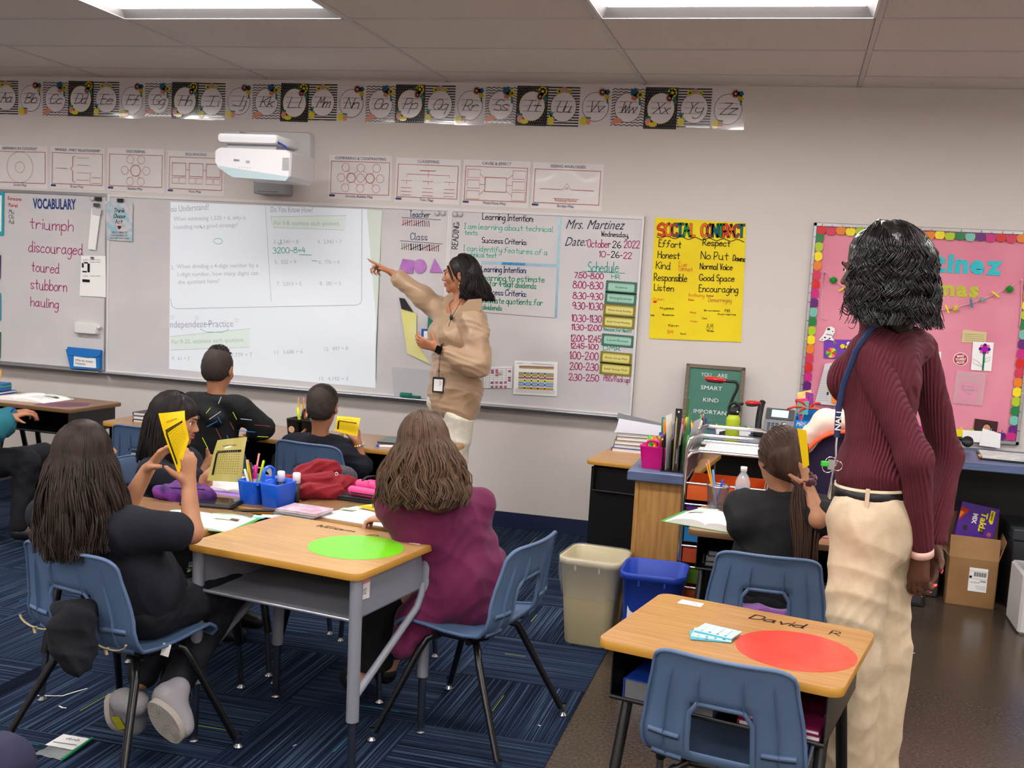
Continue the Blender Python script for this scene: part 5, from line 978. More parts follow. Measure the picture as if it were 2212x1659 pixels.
# pocket seams drawn as raised stitching
P1 = [(1806, 1062), (1806, 1085), (1815, 1098), (1840, 1104), (1880, 1106)]
def stitch(P, off, nm, m=ST, r=.0022):
    pass
# ---------------------------------------------------------------- seated children
def kid(lab, at, fa, Pv, N, hc, Fh, Uh, skin, top, armL, armR, sleeve=.5, s=.88, legs=None, pants=None, hands=None, seed=1, hs=.96, h=.0055, top_i=.016, fold=.006, collar=True, sw=.15, shoe=None, shoes=True, facep=False, extra=None, curlh=(.4, .5, .5, .55, .6)):
    """at: base point; fa: unit vector the body faces; armL/armR: (elbow, wrist, hand direction, palm normal)"""
    o = person(lab, at); fa = nrm(A3(*fa)); rt = np.cross(fa, A3(0, 0, 1)); sR = N+rt*sw-A3(0, 0, .045*s); sL = N-rt*sw-A3(0, 0, .045*s)
    b = Vol(); Ph, ax = head3(b, hc, A3(*Fh), A3(*Uh), hs); b.rc(N-A3(0, 0, .03), hc-A3(0, 0, .055)-nrm(Fh)*.02, .045, .040, .024); torso3(b, Pv, N, sL, sR, 0, s)
    ri = rt*.075*s; hp = [Pv-ri+A3(0, 0, -.02), Pv+ri+A3(0, 0, -.02)]
    if legs is None: legs = [(hp[0]+fa*.34*s+A3(0, 0, -.02)-ri*.4, hp[0]+fa*.33*s-ri*.4+A3(0, 0, -Pv[2]+.09)), (hp[1]+fa*.34*s+A3(0, 0, -.02)+ri*.4, hp[1]+fa*.33*s+ri*.4+A3(0, 0, -Pv[2]+.09))]
    for q, (e, w_, dd, pn, td) in ((sL, armL), (sR, armR)):
        b.rc(q, e, .036*s/.88, .030*s/.88, .03); b.rc(e, w_, .030*s/.88, .020*s/.88, .02)
        hand3(b, w_, dd, A3(*pn), A3(*td), .84*s/.88, curlh, .08)
    for hq, (k_, n_) in zip(hp, legs): b.rc(hq, k_, .062, .046, .04); b.rc(k_, n_, .044, .032, .03)
    if shoes:
        for k_, n_ in legs: b.rc(n_, n_+fa*.07+A3(0, 0, -.03), .03, .028, .02)
    solid(b, 'body', o, skin, h)
    v = Vol(); torso3(v, Pv+A3(0, 0, .02), N, sL, sR, top_i, s, 0, .05, 1.12, 1.05)
    for q, (e, w_, *_r) in ((sL, armL), (sR, armR)):
        v.rc(q, q+(e-q)*min(1, sleeve*2), .036*s/.88+top_i+.008, .032*s/.88+top_i+.01, .03)
        if sleeve > .55: v.rc(e, e+(w_-e)*(sleeve-.5)*1.9, .031*s/.88+top_i+.006, .024*s/.88+top_i, .02)
    if extra: extra(v)
    solid(v, 'shirt', o, top, h+.0005, folds(fold, .9, seed))
    if pants:
        v = Vol(); v.el(Pv, (.13*s/.88, .11*s/.88, .10), (rt, fa, A3(0, 0, 1)), .04)
        for hq, (k_, n_) in zip(hp, legs): v.rc(hq, k_, .080, .064, .04); v.rc(k_, k_*.06+n_*.94, .062, .050, .03)
        v.cut(Pv+A3(0, 0, .09), (0, 0, 1)); solid(v, 'trousers', o, pants, h+.001, folds(.005, .9, seed+50))
    if shoes:
        for k_, n_ in legs: v = Vol(); v.rc(n_+A3(0, 0, -.02), n_+fa*.11+A3(0, 0, -.042), .040, .034, .03); v.cut((0, 0, .0075), (0, 0, -1)); solid(v, 'shoe', o, shoe or BLACK, .007)
    if collar:
        mb = MB(); mb.smooth = True; up = nrm(hc-N); c0 = N+up*.008
        mb.grid([[tuple(c0+rt*math.cos(a)*r_+fa*math.sin(a)*r_+up*(z-.012*math.cos(a-PI/2)*0)) for a in np.linspace(0, 2*PI, 25)] for r_, z in ((.049, .028), (.054, .030), (.064, .008), (.070, -.008))]); wbuild(mb, 'collar', o, top)
    return o, Ph, ax, sL, sR
NVY = M('navy_polo', (11, 14, 27), .9, sheen=0, bump=(300, .2)); BKP = M('black_polo', (12, 12, 15), .85, bump=(300, .2)); PNT = M('dark_navy_pants', (11, 13, 22), .85); MAG = M('magenta_knit', (98, 16, 64), .85, sheen=.08, bump=(260, .25)); TEAL = M('teal_fleece', (22, 96, 108), .9, bump=(120, .4))
# 1: long-haired child at the left front, seen from behind, holding the yellow paper up
N = atD(190, 1098, 3.19); hc = atD(186, 992, 3.17); Pv = A3(-.15, -3.56, .50)
eR = atD(414, 1150, 3.22); wR = atD(408, 1046, 3.24); eL = atD(268, 1105, 3.30); wL = atD(318, 1016, 3.30)
def ex(v): v.rc(A3(-.17, -3.56, .62), A3(-.13, -3.52, .5), .12, .13, .06)
k1, Ph, ax, _a, _b = kid('child with long dark hair at left front holding up a narrow yellow paper', (-.15, -3.6, .01), (.2, .98, 0), Pv, N, hc, (.12, .97, -.05), (0, 0, 1), SK1, NVY,
    (eL, wL, (.55, .15, .75), (.75, .1, -.55), (-.2, -.6, .5)), (eR, wR, (-.05, .02, 1), (-.8, .2, 0), (-.2, -.95, .1)), .37, .95,
    legs=[(A3(-.19, -3.25, .47), atD(305, 1470, 3.42)), (A3(.0, -3.24, .47), atD(372, 1490, 3.36))], pants=PNT, h=.005, sw=.162, seed=2, shoes=False, extra=ex, curlh=(.5, .45, .75, .85, .9))
mb = long_hair(k1, Ph, ax, .96, .30, 640, .028, .062, .012, 1.2, .0034, HDB, 2.0, 12, lenf=lambda p: 1-.12*abs(p)/2, rr=(.080, .098, .100), drift=(.13, 0, 0)); wbuild(mb, 'hair_locks', k1)
v = Vol(); v.el(Ph(0, -.014, .022), (.0712, .0895, .0862), ax, .01); v.rc(Ph(0, -.04, -.02), Ph(.02, -.07, -.22), .072, .062, .04); v.rc(Ph(.04, -.04, -.08), Ph(.075, -.075, -.24), .045, .04, .04); v.rc(Ph(-.04, -.04, -.08), Ph(-.085, -.075, -.24), .045, .04, .04); v.sub(Ph(0, .1, -.02), .075, .01); solid(v, 'hair', k1, HDB, .007, folds(.002, 2.2, 3, (1.5, 1.5, .12)))
SNK = M('grey_sneaker', (150, 146, 150), .6, bump=(160, .3)); SOL = M('sneaker_sole', (172, 164, 156), .7)
def sneaker(par, heel, toe, up, m=SNK, rings=True):
    F = nrm(toe-heel); U = nrm(A3(*up)-np.dot(up, F)*F); R = np.cross(F, U); L = np.linalg.norm(toe-heel); P = lambda f, r, u: heel+F*f*L+R*r+U*u; v = Vol(); ax = (F, R, U)
    v.rc(P(.14, 0, .03), P(.8, 0, .024), .036, .034, .02); v.rc(P(.15, 0, .05), P(.2, 0, .085), .036, .038, .02); v.rc(P(.3, 0, .06), P(.65, 0, .04), .034, .032, .02); v.cut(P(0, 0, 0), -U); o = solid(v, 'shoe', par, m, .0055, folds(.0015, 3, 4))
    def outl(n=30):
        return [P(.03+.94*(1-math.cos(a))/2, (.036+.012*math.sin(((1-math.cos(a))/2)*PI*.9))*math.sin(a)*1.05, 0) for a in np.linspace(0, 2*PI, n, endpoint=False)]
    O = outl(); mb = MB(); n = len(O); mb.add([p for p in O]+[p-U*.02 for p in O], [tuple(range(n)), tuple(range(n, 2*n))[::-1]]+[(i, (i+1) % n, n+(i+1) % n, n+i) for i in range(n)]); wbuild(mb, 'sole', par, SOL)
    mb = MB()
    for r_ in (.008, .014, .020, .026, .032):
        mb.tube([P(.74, 0, -.0205)+F*r_*math.cos(t)*1.1+R*r_*math.sin(t) for t in np.linspace(0, 2*PI, 16)], .0014, 4, False)
    for r_ in (.010, .018, .026): mb.tube([P(.2, 0, -.0205)+F*r_*math.cos(t)+R*r_*math.sin(t) for t in np.linspace(0, 2*PI, 14)], .0014, 4, False)
    wbuild(mb, 'tread_ring', par, SOL); return P
a1, a2 = atD(290, 1468, 3.40), atD(342, 1488, 3.32)
Pq = sneaker(k1, atD(240, 1500, 3.28), atD(288, 1578, 3.36), (.9, -.25, .35)); mb = MB(); mb.mat(M('lime_tab', (176, 170, 28), .6)); q = min(([Pq(.30, k*.0445, .006), Pq(.66, k*.0455, .006), Pq(.64, k*.041, .034), Pq(.32, k*.040, .034)] for k in (-1, 1)), key=lambda Q: np.linalg.norm(Q[0]-CP)); nq = nrm(CP-q[0])*.003; mb.add([p_+nq for p_ in q]+[p_-nq for p_ in q], [(0, 1, 2, 3), (7, 6, 5, 4), (0, 4, 5, 1), (1, 5, 6, 2), (2, 6, 7, 3), (3, 7, 4, 0)]); wbuild(mb, 'shoe_tab', k1)
sneaker(k1, atD(330, 1505, 3.22), atD(397, 1600, 3.24), (.15, .95, .25))
# 2: dark-haired child holding the olive paper, facing right
N = atD(368, 990, 4.45); hc = atD(376, 905, 4.42); Pv = A3(-.78, -2.46, .50); eR = atD(440, 1045, 4.25); wR = atD(448, 1028, 4.22); eL = atD(435, 1040, 4.5); wL = atD(450, 1000, 4.5)
k2, Ph, ax, _a, _b = kid('child with straight black hair facing right, behind the raised yellow paper', (-.78, -2.46, .01), (.98, .1, 0), Pv, N, hc, (.93, .28, -.18), (.1, 0, 1), SK1, NVY,
    (eL, wL, (.75, -.2, .35), (.2, -.9, .1), (.2, 0, 1)), (eR, wR, (.8, .1, .42), (.2, .9, -.3), (-.2, 0, 1)), .4, .9, pants=PNT, seed=6, facep=True, curlh=(.4, .1, .8, .9, 1.0))
face(k2, Ph, ax, .96, LIPT)
mb = long_hair(k2, Ph, ax, .96, .22, 420, .03, .02, .003, 1.0, .0034, HBK, 2.5, 14, sweep=1.95, rr=(.079, .098, .099)); wbuild(mb, 'hair_locks', k2)
v = Vol(); v.el(Ph(0, -.014, .022), (.0712, .0895, .0862), ax, .01); v.rc(Ph(0, -.045, -.02), Ph(0, -.065, -.17), .064, .052, .04); v.rc(Ph(.05, -.01, -.02), Ph(.052, -.035, -.17), .022, .026, .03); v.rc(Ph(-.05, -.01, -.02), Ph(-.052, -.035, -.17), .022, .026, .03); v.el(Ph(0, .0, .040), (.0745, .088, .074), ax, .01); v.sub(Ph(0, .132, -.055), .084, .01); solid(v, 'hair', k2, HBK, .0065, folds(.0015, 2.2, 4, (1.5, 1.5, .12)))
# 3: boy in the printed hoodie at the far desks, from behind
N = atD(468, 862, 5.32); hc = atD(471, 797, 5.32); Pv = N+A3(-.02, -.03, -.42); eR = atD(568, 925, 5.35); wR = atD(545, 940, 5.55); eL = atD(408, 935, 5.4); wL = atD(440, 940, 5.6)
HOOD = M('black_hoodie', (10, 10, 13), .9, bump=(200, .3))
def ex(v): v.rc(atD(430, 868, 5.26), atD(500, 872, 5.26), .040, .036, .03); v.rc(atD(425, 880, 5.24), atD(470, 905, 5.2), .045, .03, .03)
k3, Ph, ax, _a, _b = kid('child with cropped dark hair in a black hoodie with coloured stripes', (float(Pv[0]), float(Pv[1]), .01), (.05, 1, 0), Pv, N, hc, (-.10, .96, -.25), (0, -.1, 1), SK2, HOOD,
    (eL, wL, (.6, .6, -.1), (0, 0, -1), (0, 1, 0)), (eR, wR, (-.6, .6, -.1), (0, 0, -1), (0, 1, 0)), .97, .9, pants=PNT, seed=8, extra=ex, collar=False, sw=.14)
def short_hair(par, P, ax, s, m, top, spikes=0, seed=3, cap=(.0765, .0965, .092), cutz=-.05):
    v = Vol(); v.el(P(0, -.014, .022), tuple(x*s for x in cap), ax, .01); v.el(P(0, -.045, -.02), (.064*s, .056*s, .062*s), ax, .02); v.cut(P(0, .05, .02), nrm(ax[1]*1.0-ax[2]*.62)); v.cut(P(0, -.04, -.07), -ax[2]+ax[1]*.2)
    for q in (-1, 1): v.sub(P(q*.085, .01, -.015), .024*s, .004)
    solid(v, 'hair', par, m, .0055, folds(.0012, 5, 2)); g = np.random.default_rng(seed); mb = MB(); mb.mat(top); R, F, U = ax
    for i in range(spikes):
        phi = g.uniform(0, 6.28); th = .85*math.sqrt(g.random()); d = R*math.sin(th)*math.cos(phi)*.8+F*(math.sin(th)*math.sin(phi)*.95+.05)+U*math.cos(th); c = P(0, -.012, .022); o = c+(R*np.dot(d, R)*cap[0]+F*np.dot(d, F)*cap[1]+U*np.dot(d, U)*cap[2])*s; l = g.uniform(.006, .014)
        dd = nrm(d*.7+F*.5+R*g.uniform(-.3, .3)); strand(mb, [o-d*.004, o+d*l*.4, o+d*l*.6+dd*l*.4, o+d*l*.6+dd*l*.8], .0035, 4, .7)
    if spikes: wbuild(mb, 'hair_tufts', par)
short_hair(k3, Ph, ax, .96, HSH, HBK, 330, 3)
HC_ = [M('stripe_'+n, c, .7) for n, c in (('lime', (190, 206, 30)), ('blue', (30, 110, 190)), ('red', (130, 40, 44)), ('white', (190, 190, 192)))]
mb = MB()
for i, (x, y, a, l, c, d) in enumerate(((503, 890, 1.1, 18, 0, 5.19), (520, 905, .1, 24, 3, 5.2), (515, 930, .1, 36, 1, 5.21), (497, 912, 1.1, 18, 2, 5.17), (470, 900, 1.05, 16, 1, 5.14), (445, 893, -.9, 16, 0, 5.13), (452, 906, -.6, 30, 3, 5.13), (447, 922, -.5, 26, 1, 5.12), (466, 925, 1.1, 26, 2, 5.12), (490, 940, 1.2, 24, 1, 5.14), (437, 945, 1.1, 26, 0, 5.13), (550, 918, .08, 34, 2, 5.28), (556, 943, .05, 24, 0, 5.30), (472, 872, -1.2, 16, 3, 5.17))):
    p0, p1 = atD(x, y, d), atD(x+l*math.cos(a), y+l*math.sin(a), d+.005); dr = nrm(CP-p0)*.035; mb.mat(HC_[c]).tube([p0+dr, (p0+p1)/2+dr, p1+dr], .0028, 5, flat=.6)
o = wbuild(mb, 'printed_stripe', k3); o['kind'] = 'stuff'
# 4: boy in the dark polo on the far chair, from behind
N = atD(690, 952, 5.42); hc = atD(696, 878, 5.38); Pv = A3(-.48, -1.36, .48); eR = atD(783, 1010, 5.38); wR = atD(774, 962, 5.36); eL = atD(612, 1000, 5.42); wL = atD(640, 960, 5.55)
k4, Ph, ax, _a, _b = kid('child with short black hair in a dark navy polo, seen from behind', (-.5, -1.43, .01), (.1, 1, 0), Pv, N, hc, (-.22, .95, -.2), (0, -.05, 1), SK2, NVY,
    (eL, wL, (.7, .5, .2), (.3, -.6, .3), (0, 0, 1)), (eR, wR, (-.25, .25, .95), (-.8, 0, 0), (0, -.6, .6)), .44, .98, pants=PNT, seed=10, sw=.16, hs=1.0)
short_hair(k4, Ph, ax, 1.0, HSH, HBK, 0, 5); v = Vol(); v.el(Ph(0, -.005, .040), (.079, .096, .078), ax, .01); v.cut(Ph(0, -.06, .015), nrm(-ax[2]-ax[1]*.25)); solid(v, 'hair_top', k4, HBK, .0055, folds(.0012, 3, 4))
mb = MB(); pr = wR; dw = nrm(wR-eR); ax1 = nrm(np.cross(dw, A3(0, 1, 0))); ax2 = np.cross(dw, ax1)
for i in range(14):
    t = i*2*PI/14; mb.mat([M('bead_'+n, c, .4) for n, c in (('yellow', (220, 190, 60)), ('white', (210, 210, 205)), ('blue', (60, 150, 180)), ('orange', (220, 130, 50)))][i % 4]).ball(pr+(ax1*math.cos(t)+ax2*math.sin(t))*.026, .006, 6, 4)
o = wbuild(mb, 'bead_bracelet', k4)
# 5: child in magenta with long brown hair, from behind
N = atD(942, 1064, 3.60); hc = atD(913, 968, 3.56); Pv = A3(.74, -2.93, .48); eL = atD(886, 1150, 3.56); wL = atD(846, 1120, 3.66); eR = atD(1022, 1125, 3.66); wR = A3(.55, -2.85, .70)
def ex(v):
    v.rc(N-A3(0, 0, .14), A3(.76, -2.95, .47), .100, .115, .06); v.rc(A3(.76, -2.96, .5), A3(.82, -2.96, .44), .11, .075, .06); v.rc(A3(.74, -3.02, .5), A3(.60, -3.08, .40), .09, .065, .06); v.rc(A3(.62, -3.08, .38), A3(.58, -3.12, .31), .055, .045, .05); v.cut(A3(0, 0, .272), (0, 0, -1))
k5, Ph, ax, _a, _b = kid('child with long brown hair in a magenta cardigan, seen from behind at the workbook', (.8, -3.02, .01), (-.62, .78, 0), Pv, N, hc, (-.62, .76, -.3), (-.05, .0, 1), SK4, MAG,
    (eL, wL, (-.9, .3, -.15), (0, 0, -1), (0, .9, .2)), (eR, wR, (-.9, .3, -.1), (0, 0, -1), (0, -1, 0)), .95, .98, legs=[(A3(.48, -3.0, .44), A3(.36, -2.98, .12)), (A3(.55, -2.80, .44), A3(.42, -2.85, .12))], seed=12, extra=ex, sw=.16, hs=1.0, collar=False, fold=.008, top_i=.010)
mb = long_hair(k5, Ph, ax, 1.0, .23, 620, .06, .072, .014, 1.25, .0034, HBR, 2.1, 22, curl=.004, rr=(.081, .100, .101)); wbuild(mb, 'hair_locks', k5)
v = Vol(); v.el(Ph(0, -.014, .022), (.0742, .0935, .0895), ax, .01); v.rc(Ph(0, -.045, -.02), Ph(.015, -.09, -.16), .070, .068, .04); v.rc(Ph(.05, -.03, -.04), Ph(.09, -.07, -.16), .036, .042, .04); v.rc(Ph(-.05, -.03, -.04), Ph(-.07, -.05, -.17), .036, .036, .04); v.sub(Ph(0, .105, -.03), .075, .01); solid(v, 'hair', k5, HBR, .007, folds(.002, 2.2, 5, (1.5, 1.5, .12)))
v = Vol(); v.el(Pv, (.13, .12, .10), None, .04); v.rc(A3(.71, -2.98, .45), A3(.46, -2.96, .44), .075, .06, .03); v.rc(A3(.75, -2.86, .45), A3(.52, -2.78, .44), .08, .065, .03); v.rc(A3(.48, -3.0, .43), A3(.42, -2.99, .2), .07, .075, .03); v.rc(A3(.55, -2.8, .43), A3(.46, -2.84, .22), .07, .075, .03); v.cut((0, 0, .17), (0, 0, -1)); solid(v, 'skirt', k5, BKP, .008)
# 6: child with the ponytail, right, from behind
N = atD(1694, 1078, 3.80); hc = atD(1687, 990, 3.78); Pv = A3(1.75, -2.60, .48); eR = atD(1768, 1120, 3.62); wR = atD(1748, 1058, 3.66); eL = atD(1607, 1140, 3.75); wL = atD(1625, 1130, 3.95)
k6, Ph, ax, _a, _b = kid('child with a brown ponytail and maroon hair tie in a black shirt, seen from behind', (1.75, -2.6, .01), (-.1, 1, 0), Pv, N, hc, (-.42, .88, -.12), (.03, 0, 1), SK1, BKP,
    (eL, wL, (.3, .9, 0), (0, 0, -1), (0, 0, 1)), (eR, wR, (-.3, .3, .9), (-.7, .3, 0), (-.4, -.6, 0)), .42, .95, pants=PNT, seed=14, sw=.150)
HMT = HMB; v = Vol(); v.el(Ph(0, -.015, .024), (.080, .100, .096), ax, .02); v.rc(Ph(0, -.06, -.01), Ph(.03, -.10, -.062), .060, .034, .04); v.sub(Ph(0, .11, -.03), .082, .01); v.sub(Ph(-.088, .005, -.018), .026, .004); solid(v, 'hair', k6, HMT, .0055, folds(.0014, 3.0, 6))
tie = Ph(.035, -.125, -.068); g = np.random.default_rng(8); mb = MB(); mb.mat(HMT)
for i in range(260):     # combed back to the tie
    phi = g.uniform(-2.2, 2.2); th = g.uniform(.1, 1.9); c = Ph(0, -.013, .022); q = 1.035+.02*g.random(); d = ax[0]*math.sin(th)*math.sin(phi)*.078*q-ax[1]*math.sin(th)*math.cos(phi)*.098*q+ax[2]*math.cos(th)*.094*q
    a = c+d; pts = []
    for t in np.linspace(0, 1, 9):
        o = a*(1-t)+tie*t; r0 = o-c; loc = np.array([np.dot(r0, ax[0])/.079, np.dot(r0, ax[1])/.099, np.dot(r0, ax[2])/.095]); L_ = np.linalg.norm(loc)
        if L_ < 1.04 and t < .8: o = c+r0/L_*1.045
        pts.append(o)
    strand(mb, pts, .0045, 4, .4)
wbuild(mb, 'hair_locks', k6)
mb = MB(); mb.mat(HMT)
for i in range(240):
    ph0 = g.uniform(0, 6.28); r0 = .024*math.sqrt(g.random()); L_ = g.uniform(.24, .33); pts = []
    for t in np.linspace(0, 1, 11):
        rr_ = r0*(1+1.5*math.sin(min(1, t*1.6)*PI/2)*(1-.5*t)); pts.append(tie+A3(.03*t, -.035*math.sin(t*1.7), -L_*t)+A3(math.cos(ph0)*rr_, math.sin(ph0)*rr_*.7, 0)+A3(.004*math.sin(t*6+ph0), .004*math.cos(t*5+ph0), 0))
    strand(mb, pts, .0045, 4, .6)
wbuild(mb, 'ponytail', k6)
mb = MB(); mb.tube([tie+A3(.030*math.cos(t), .026*math.sin(t)*.8, .012*math.sin(t)+.004*math.sin(t*7)) for t in np.linspace(0, 2*PI, 26)], [.014+.003*math.sin(i*2.2) for i in range(26)], 7, False); wbuild(mb, 'hair_tie', k6, M('maroon_velvet', (70, 20, 34), .9, sheen=.4))
# 7: teal sleeved child cut by the left edge
hc = atD(-62, 770, 5.55); N = atD(-52, 850, 5.55); Pv = N+A3(-.06, -.03, -.37)
k7, Ph, ax, _a, _b = kid('child in a teal fleece writing, mostly outside the left edge', (float(Pv[0]), float(Pv[1]), .01), (.75, .66, 0), Pv, N, hc, (.6, .75, -.4), (0, 0, 1), SK2, TEAL,
    (atD(-18, 935, 5.3), atD(18, 902, 5.42), (.6, .7, .2), (0, 0, -1), (0, -.5, .8)), (atD(5, 920, 5.4), atD(22, 893, 5.5), (.5, .75, .1), (0, 0, -1), (-.5, .5, .5)), .97, .98, pants=PNT, seed=16, h=.007, legs=[(A3(-2.12, -1.62, .455), A3(-2.14, -1.66, .1)), (A3(-2.18, -1.42, .455), A3(-2.16, -1.40, .1))])
short_hair(k7, Ph, ax, .96, HSH, HBK, 0, 5)
# 8: knee at the lower left corner
kn8 = atD(6, 1652, 2.35); hp8 = kn8+A3(-.36, -.06, .02); NVK = M('navy_trouser_knee', (40, 40, 66), .85, bump=(200, .2)); N8 = hp8+A3(-.04, -.05, .42); hc8 = N8+A3(.02, .02, .15); al = (N8+A3(.06, -.15, -.22), N8+A3(.2, -.1, -.3), (1, 0, 0), (0, 0, -1), (0, 1, 0)); ar = (N8+A3(.08, .15, -.24), N8+A3(.2, .12, -.3), (1, 0, 0), (0, 0, -1), (0, -1, 0))
k8, Ph, ax, _a, _b = kid('seated person in navy trousers, only a knee showing in the lower left corner', (float(hp8[0]), float(hp8[1]), .01), (1, .1, 0), hp8, N8, hc8, (1, 0, 0), (0, 0, 1), SK2, NVY, al, ar, .44, .95, seed=18, h=.009, pants=NVK, legs=[(kn8, A3(kn8[0]+.02, kn8[1], .1)), (kn8+A3(-.03, -.17, 0), A3(kn8[0]-.02, kn8[1]-.17, .1))])
short_hair(k8, Ph, ax, .96, HSH, HBK, 0, 5); chair('blue chair just outside the lower left corner, under the navy-trousered person', float(hp8[0])-.02, float(hp8[1]), -PI/2)
# ================================================================== THINGS ON THE WALL
def wthing(name, lab, cat, x, y, Y=-.02, group=None): q = onY(x, y, Y); return thing(name, lab, cat, q, 0, group)
def wpanel(root, pts, m, d=.0012, Y=-.02, name='sheet', z=.0006):
    """flat sheet with px outline on the wall plane, real thickness"""
    P = [uv(*p, Y) for p in pts]; mb = MM(Y); a = sum((P[i][0]*P[(i+1) % len(P)][1]-P[(i+1) % len(P)][0]*P[i][1]) for i in range(len(P)))
    if a < 0: P = P[::-1]
    return pc(mb.mat(m).prism(P, z, z+d), name, root)
# ---- projector
PJW = M('projector_white', (206, 204, 206), .35, coat=.2); PJG = M('projector_grey', (150, 150, 154), .5); PJD = M('projector_dark', (60, 62, 66), .5)
pr_ = wthing('projector', 'white wall-mounted projector on an arm above the middle whiteboard', 'projector', 600, 330, -.0)
def slabr(x0, x1, y0, y1, z0, z1, r, bev=.006):   # rounded block, outline in xz, extruded in y
    P = rrect(x0, x1, z0, z1, r, 5); n = len(P); mb = MB(); L = []
    for y, s in ((y1, 0), (y1, 0), (y0+bev, 0), (y0, 1)):
        c = ((x0+x1)/2, (z0+z1)/2); L.append([(a+(c[0]-a)*(bev*s/max(.02, abs(c[0]-a))) if s else a, y, b+(c[1]-b)*(bev*s/max(.02, abs(c[1]-b))) if s else b) for a, b in P])
    mb.smooth = False
    mb.add([p for l in L[1:] for p in l], [(i*n+k, i*n+(k+1) % n, (i+1)*n+(k+1) % n, (i+1)*n+k) for i in range(2) for k in range(n)], True); mb.add(L[3], [tuple(range(n))], False); mb.add(L[0], [tuple(range(n))[::-1]], False); return mb
a0 = onY(513, 282, -.05); a1 = onY(670, 372, -.05); pc(slabr(a0[0], a1[0], -.06, 0, a1[2], a0[2], .03), 'wall_plate', pr_, m=PJW)
q0 = onY(510, 300, -.3); pc(MB().box(a0[0]+.18, a0[0]+.30, -.55, -.06, a0[2]-.12, a0[2]-.07, .008), 'mount_arm', pr_, m=PJG)
Yp = -.78; c0 = onY(463, 322, Yp); c1 = onY(628, 368, Yp); zt_, zb_ = c0[2]+.0, onY(463, 352, Yp)[2]; x0, x1 = c0[0], c1[0]
P = [(x0, zb_+.005), (x0+.02, zb_-.02), (x0+.12, zb_-.075), (x1-.03, zb_-.085), (x1-.005, zb_-.06), (x1, zt_-.01), (x1-.03, zt_+.008), (x0+.03, zt_+.012), (x0, zt_-.008)]
T_ = frame((0, Yp, 0), (1, 0, 0), (0, 0, 1)); bd_ = MB(T_); n = len(P); L = []
for d, s in ((0, .97), (-.012, 1), (-.30, 1), (-.33, .96)):
    c = ((x0+x1)/2, (zt_+zb_)/2-.02); L.append([(c[0]+(a-c[0])*s, c[1]+(b-c[1])*s, d) for a, b in P])
bd_.add([p for l in L for p in l], [(i*n+k, (i+1)*n+k, (i+1)*n+(k+1) % n, i*n+(k+1) % n) for i in range(3) for k in range(n)]+[tuple(range(n)), tuple(3*n+k for k in range(n))[::-1]]); pc(bd_, 'projector_body', pr_, m=PJW)
pc(MB(T_).prism([(x0+.018, zb_-.021), (x0+.12, zb_-.077), (x1-.03, zb_-.087), (x1-.008, zb_-.063), (x0+.03, zb_-.015)], .0005, .0016), 'lens_cover', pr_, m=M('projector_lens_window', (168, 186, 190), .12, coat=.5))
mb = MB(T_).mat(PJD); w_ = x1-x0; ptext(mb, 'EPSON', x0+w_*.26, zb_+.014, .011, .036, PJD, .03, .0015); [rect(mb, x0+w_*(.33+.035*k), x0+w_*(.33+.035*k)+.005, zb_-.022, zb_-.019, .0015) for k in range(5)]; rect(mb, x0+w_*.42, x0+w_*.47, zb_+.004, zb_+.02, .0012, PJG)
for i in range(7):
    for j in range(9): rect(mb, x1-.052+.006*i, x1-.0485+.006*i, zb_-.028+.008*j, zb_-.023+.008*j, .0014, PJD)
pc(mb, 'vent_and_print', pr_)
pc(slabr(x0+.005, x1-.10, Yp+.02, Yp+.30, zt_+.04, zt_+.095, .02), 'slide_cover', pr_, m=PJW); pc(MB().box(x0+.05, x1-.12, Yp+.05, Yp+.28, zt_+.005, zt_+.045, .004), 'slide_plate', pr_, m=PJG)
mb = MB(); [mb.tube([(x1-.16+.02*k, Yp+.06, zt_+.05), (x1-.10+.02*k, Yp+.03, zt_+.055-.01*k), (x1-.03, Yp+.02, zt_+.01)], .004, 6) for k in range(3)]; pc(mb, 'cable', pr_, m=M('cable_blue', (26, 50, 130), .5))
tu = wthing('touch_unit', 'small grey sensor box on the wall below the projector', 'sensor', 585, 405, 0)
a0 = onY(549, 389, -.09); a1 = onY(618, 421, -.09); pc(slabr(a0[0], a1[0], -.10, 0, a1[2], a0[2], .012), 'sensor_body', tu, m=PJG); mb = MB(BT(-.1005)).mat(PJD); rect(mb, a0[0]+.03, a1[0]-.05, a1[2]+.014, a1[2]+.017, .0008); pc(mb, 'sensor_slot', tu)
# ---- papers, clips and magnets on the boards
def binder(root, x, y, Y=-.03, s=1, m=BLACK):
    q = onY(x, y, Y); mb = MB(BT(Y)); cx, cz = q[0], q[2]; mb.prism([(cx-.02*s, cz+.012*s), (cx-.018*s, cz-.012*s), (cx+.018*s, cz-.012*s), (cx+.02*s, cz+.012*s)], -.004, .010); pc(mb, 'binder_clip', root, m=m)
def magnet(lab, x, y):
    t = wthing('round_magnet', lab, 'magnet', x, y, -.022, 'clear round magnets on the whiteboards'); MB(frame((0, .002, 0), (1, 0, 0), (0, 0, 1))).lathe([(0, .012), (.012, .012), (.016, .008), (.017, 0), (0, 0)], n=18).build('magnet_disc', t, M('clear_magnet', (188, 186, 190), .15, coat=.5)); return t
for x, y, l in ((944, 461, 'left one of two clear magnets beside the word Teacher'), (957, 461, 'right one of two clear magnets beside the word Teacher'), (983, 463, 'left one of two clear magnets in the corner of the reading box'), (994, 463, 'right one of two clear magnets in the corner of the reading box')): magnet(l, x, y)
SLV = M('pocket_clear', (214, 212, 216), .12, coat=.6)
t = wthing('motivational_card', 'blue and pink dotted card reading Think Choose Act, hung by a black clip', 'card', 260, 480, -.024); PB = M('bokeh_card', (150, 190, 200), .4, noise=(26, (206, 196, 200), 1)); wpanel(t, [(228, 434), (287, 440), (286, 522), (231, 518)], PB, Y=-.026)
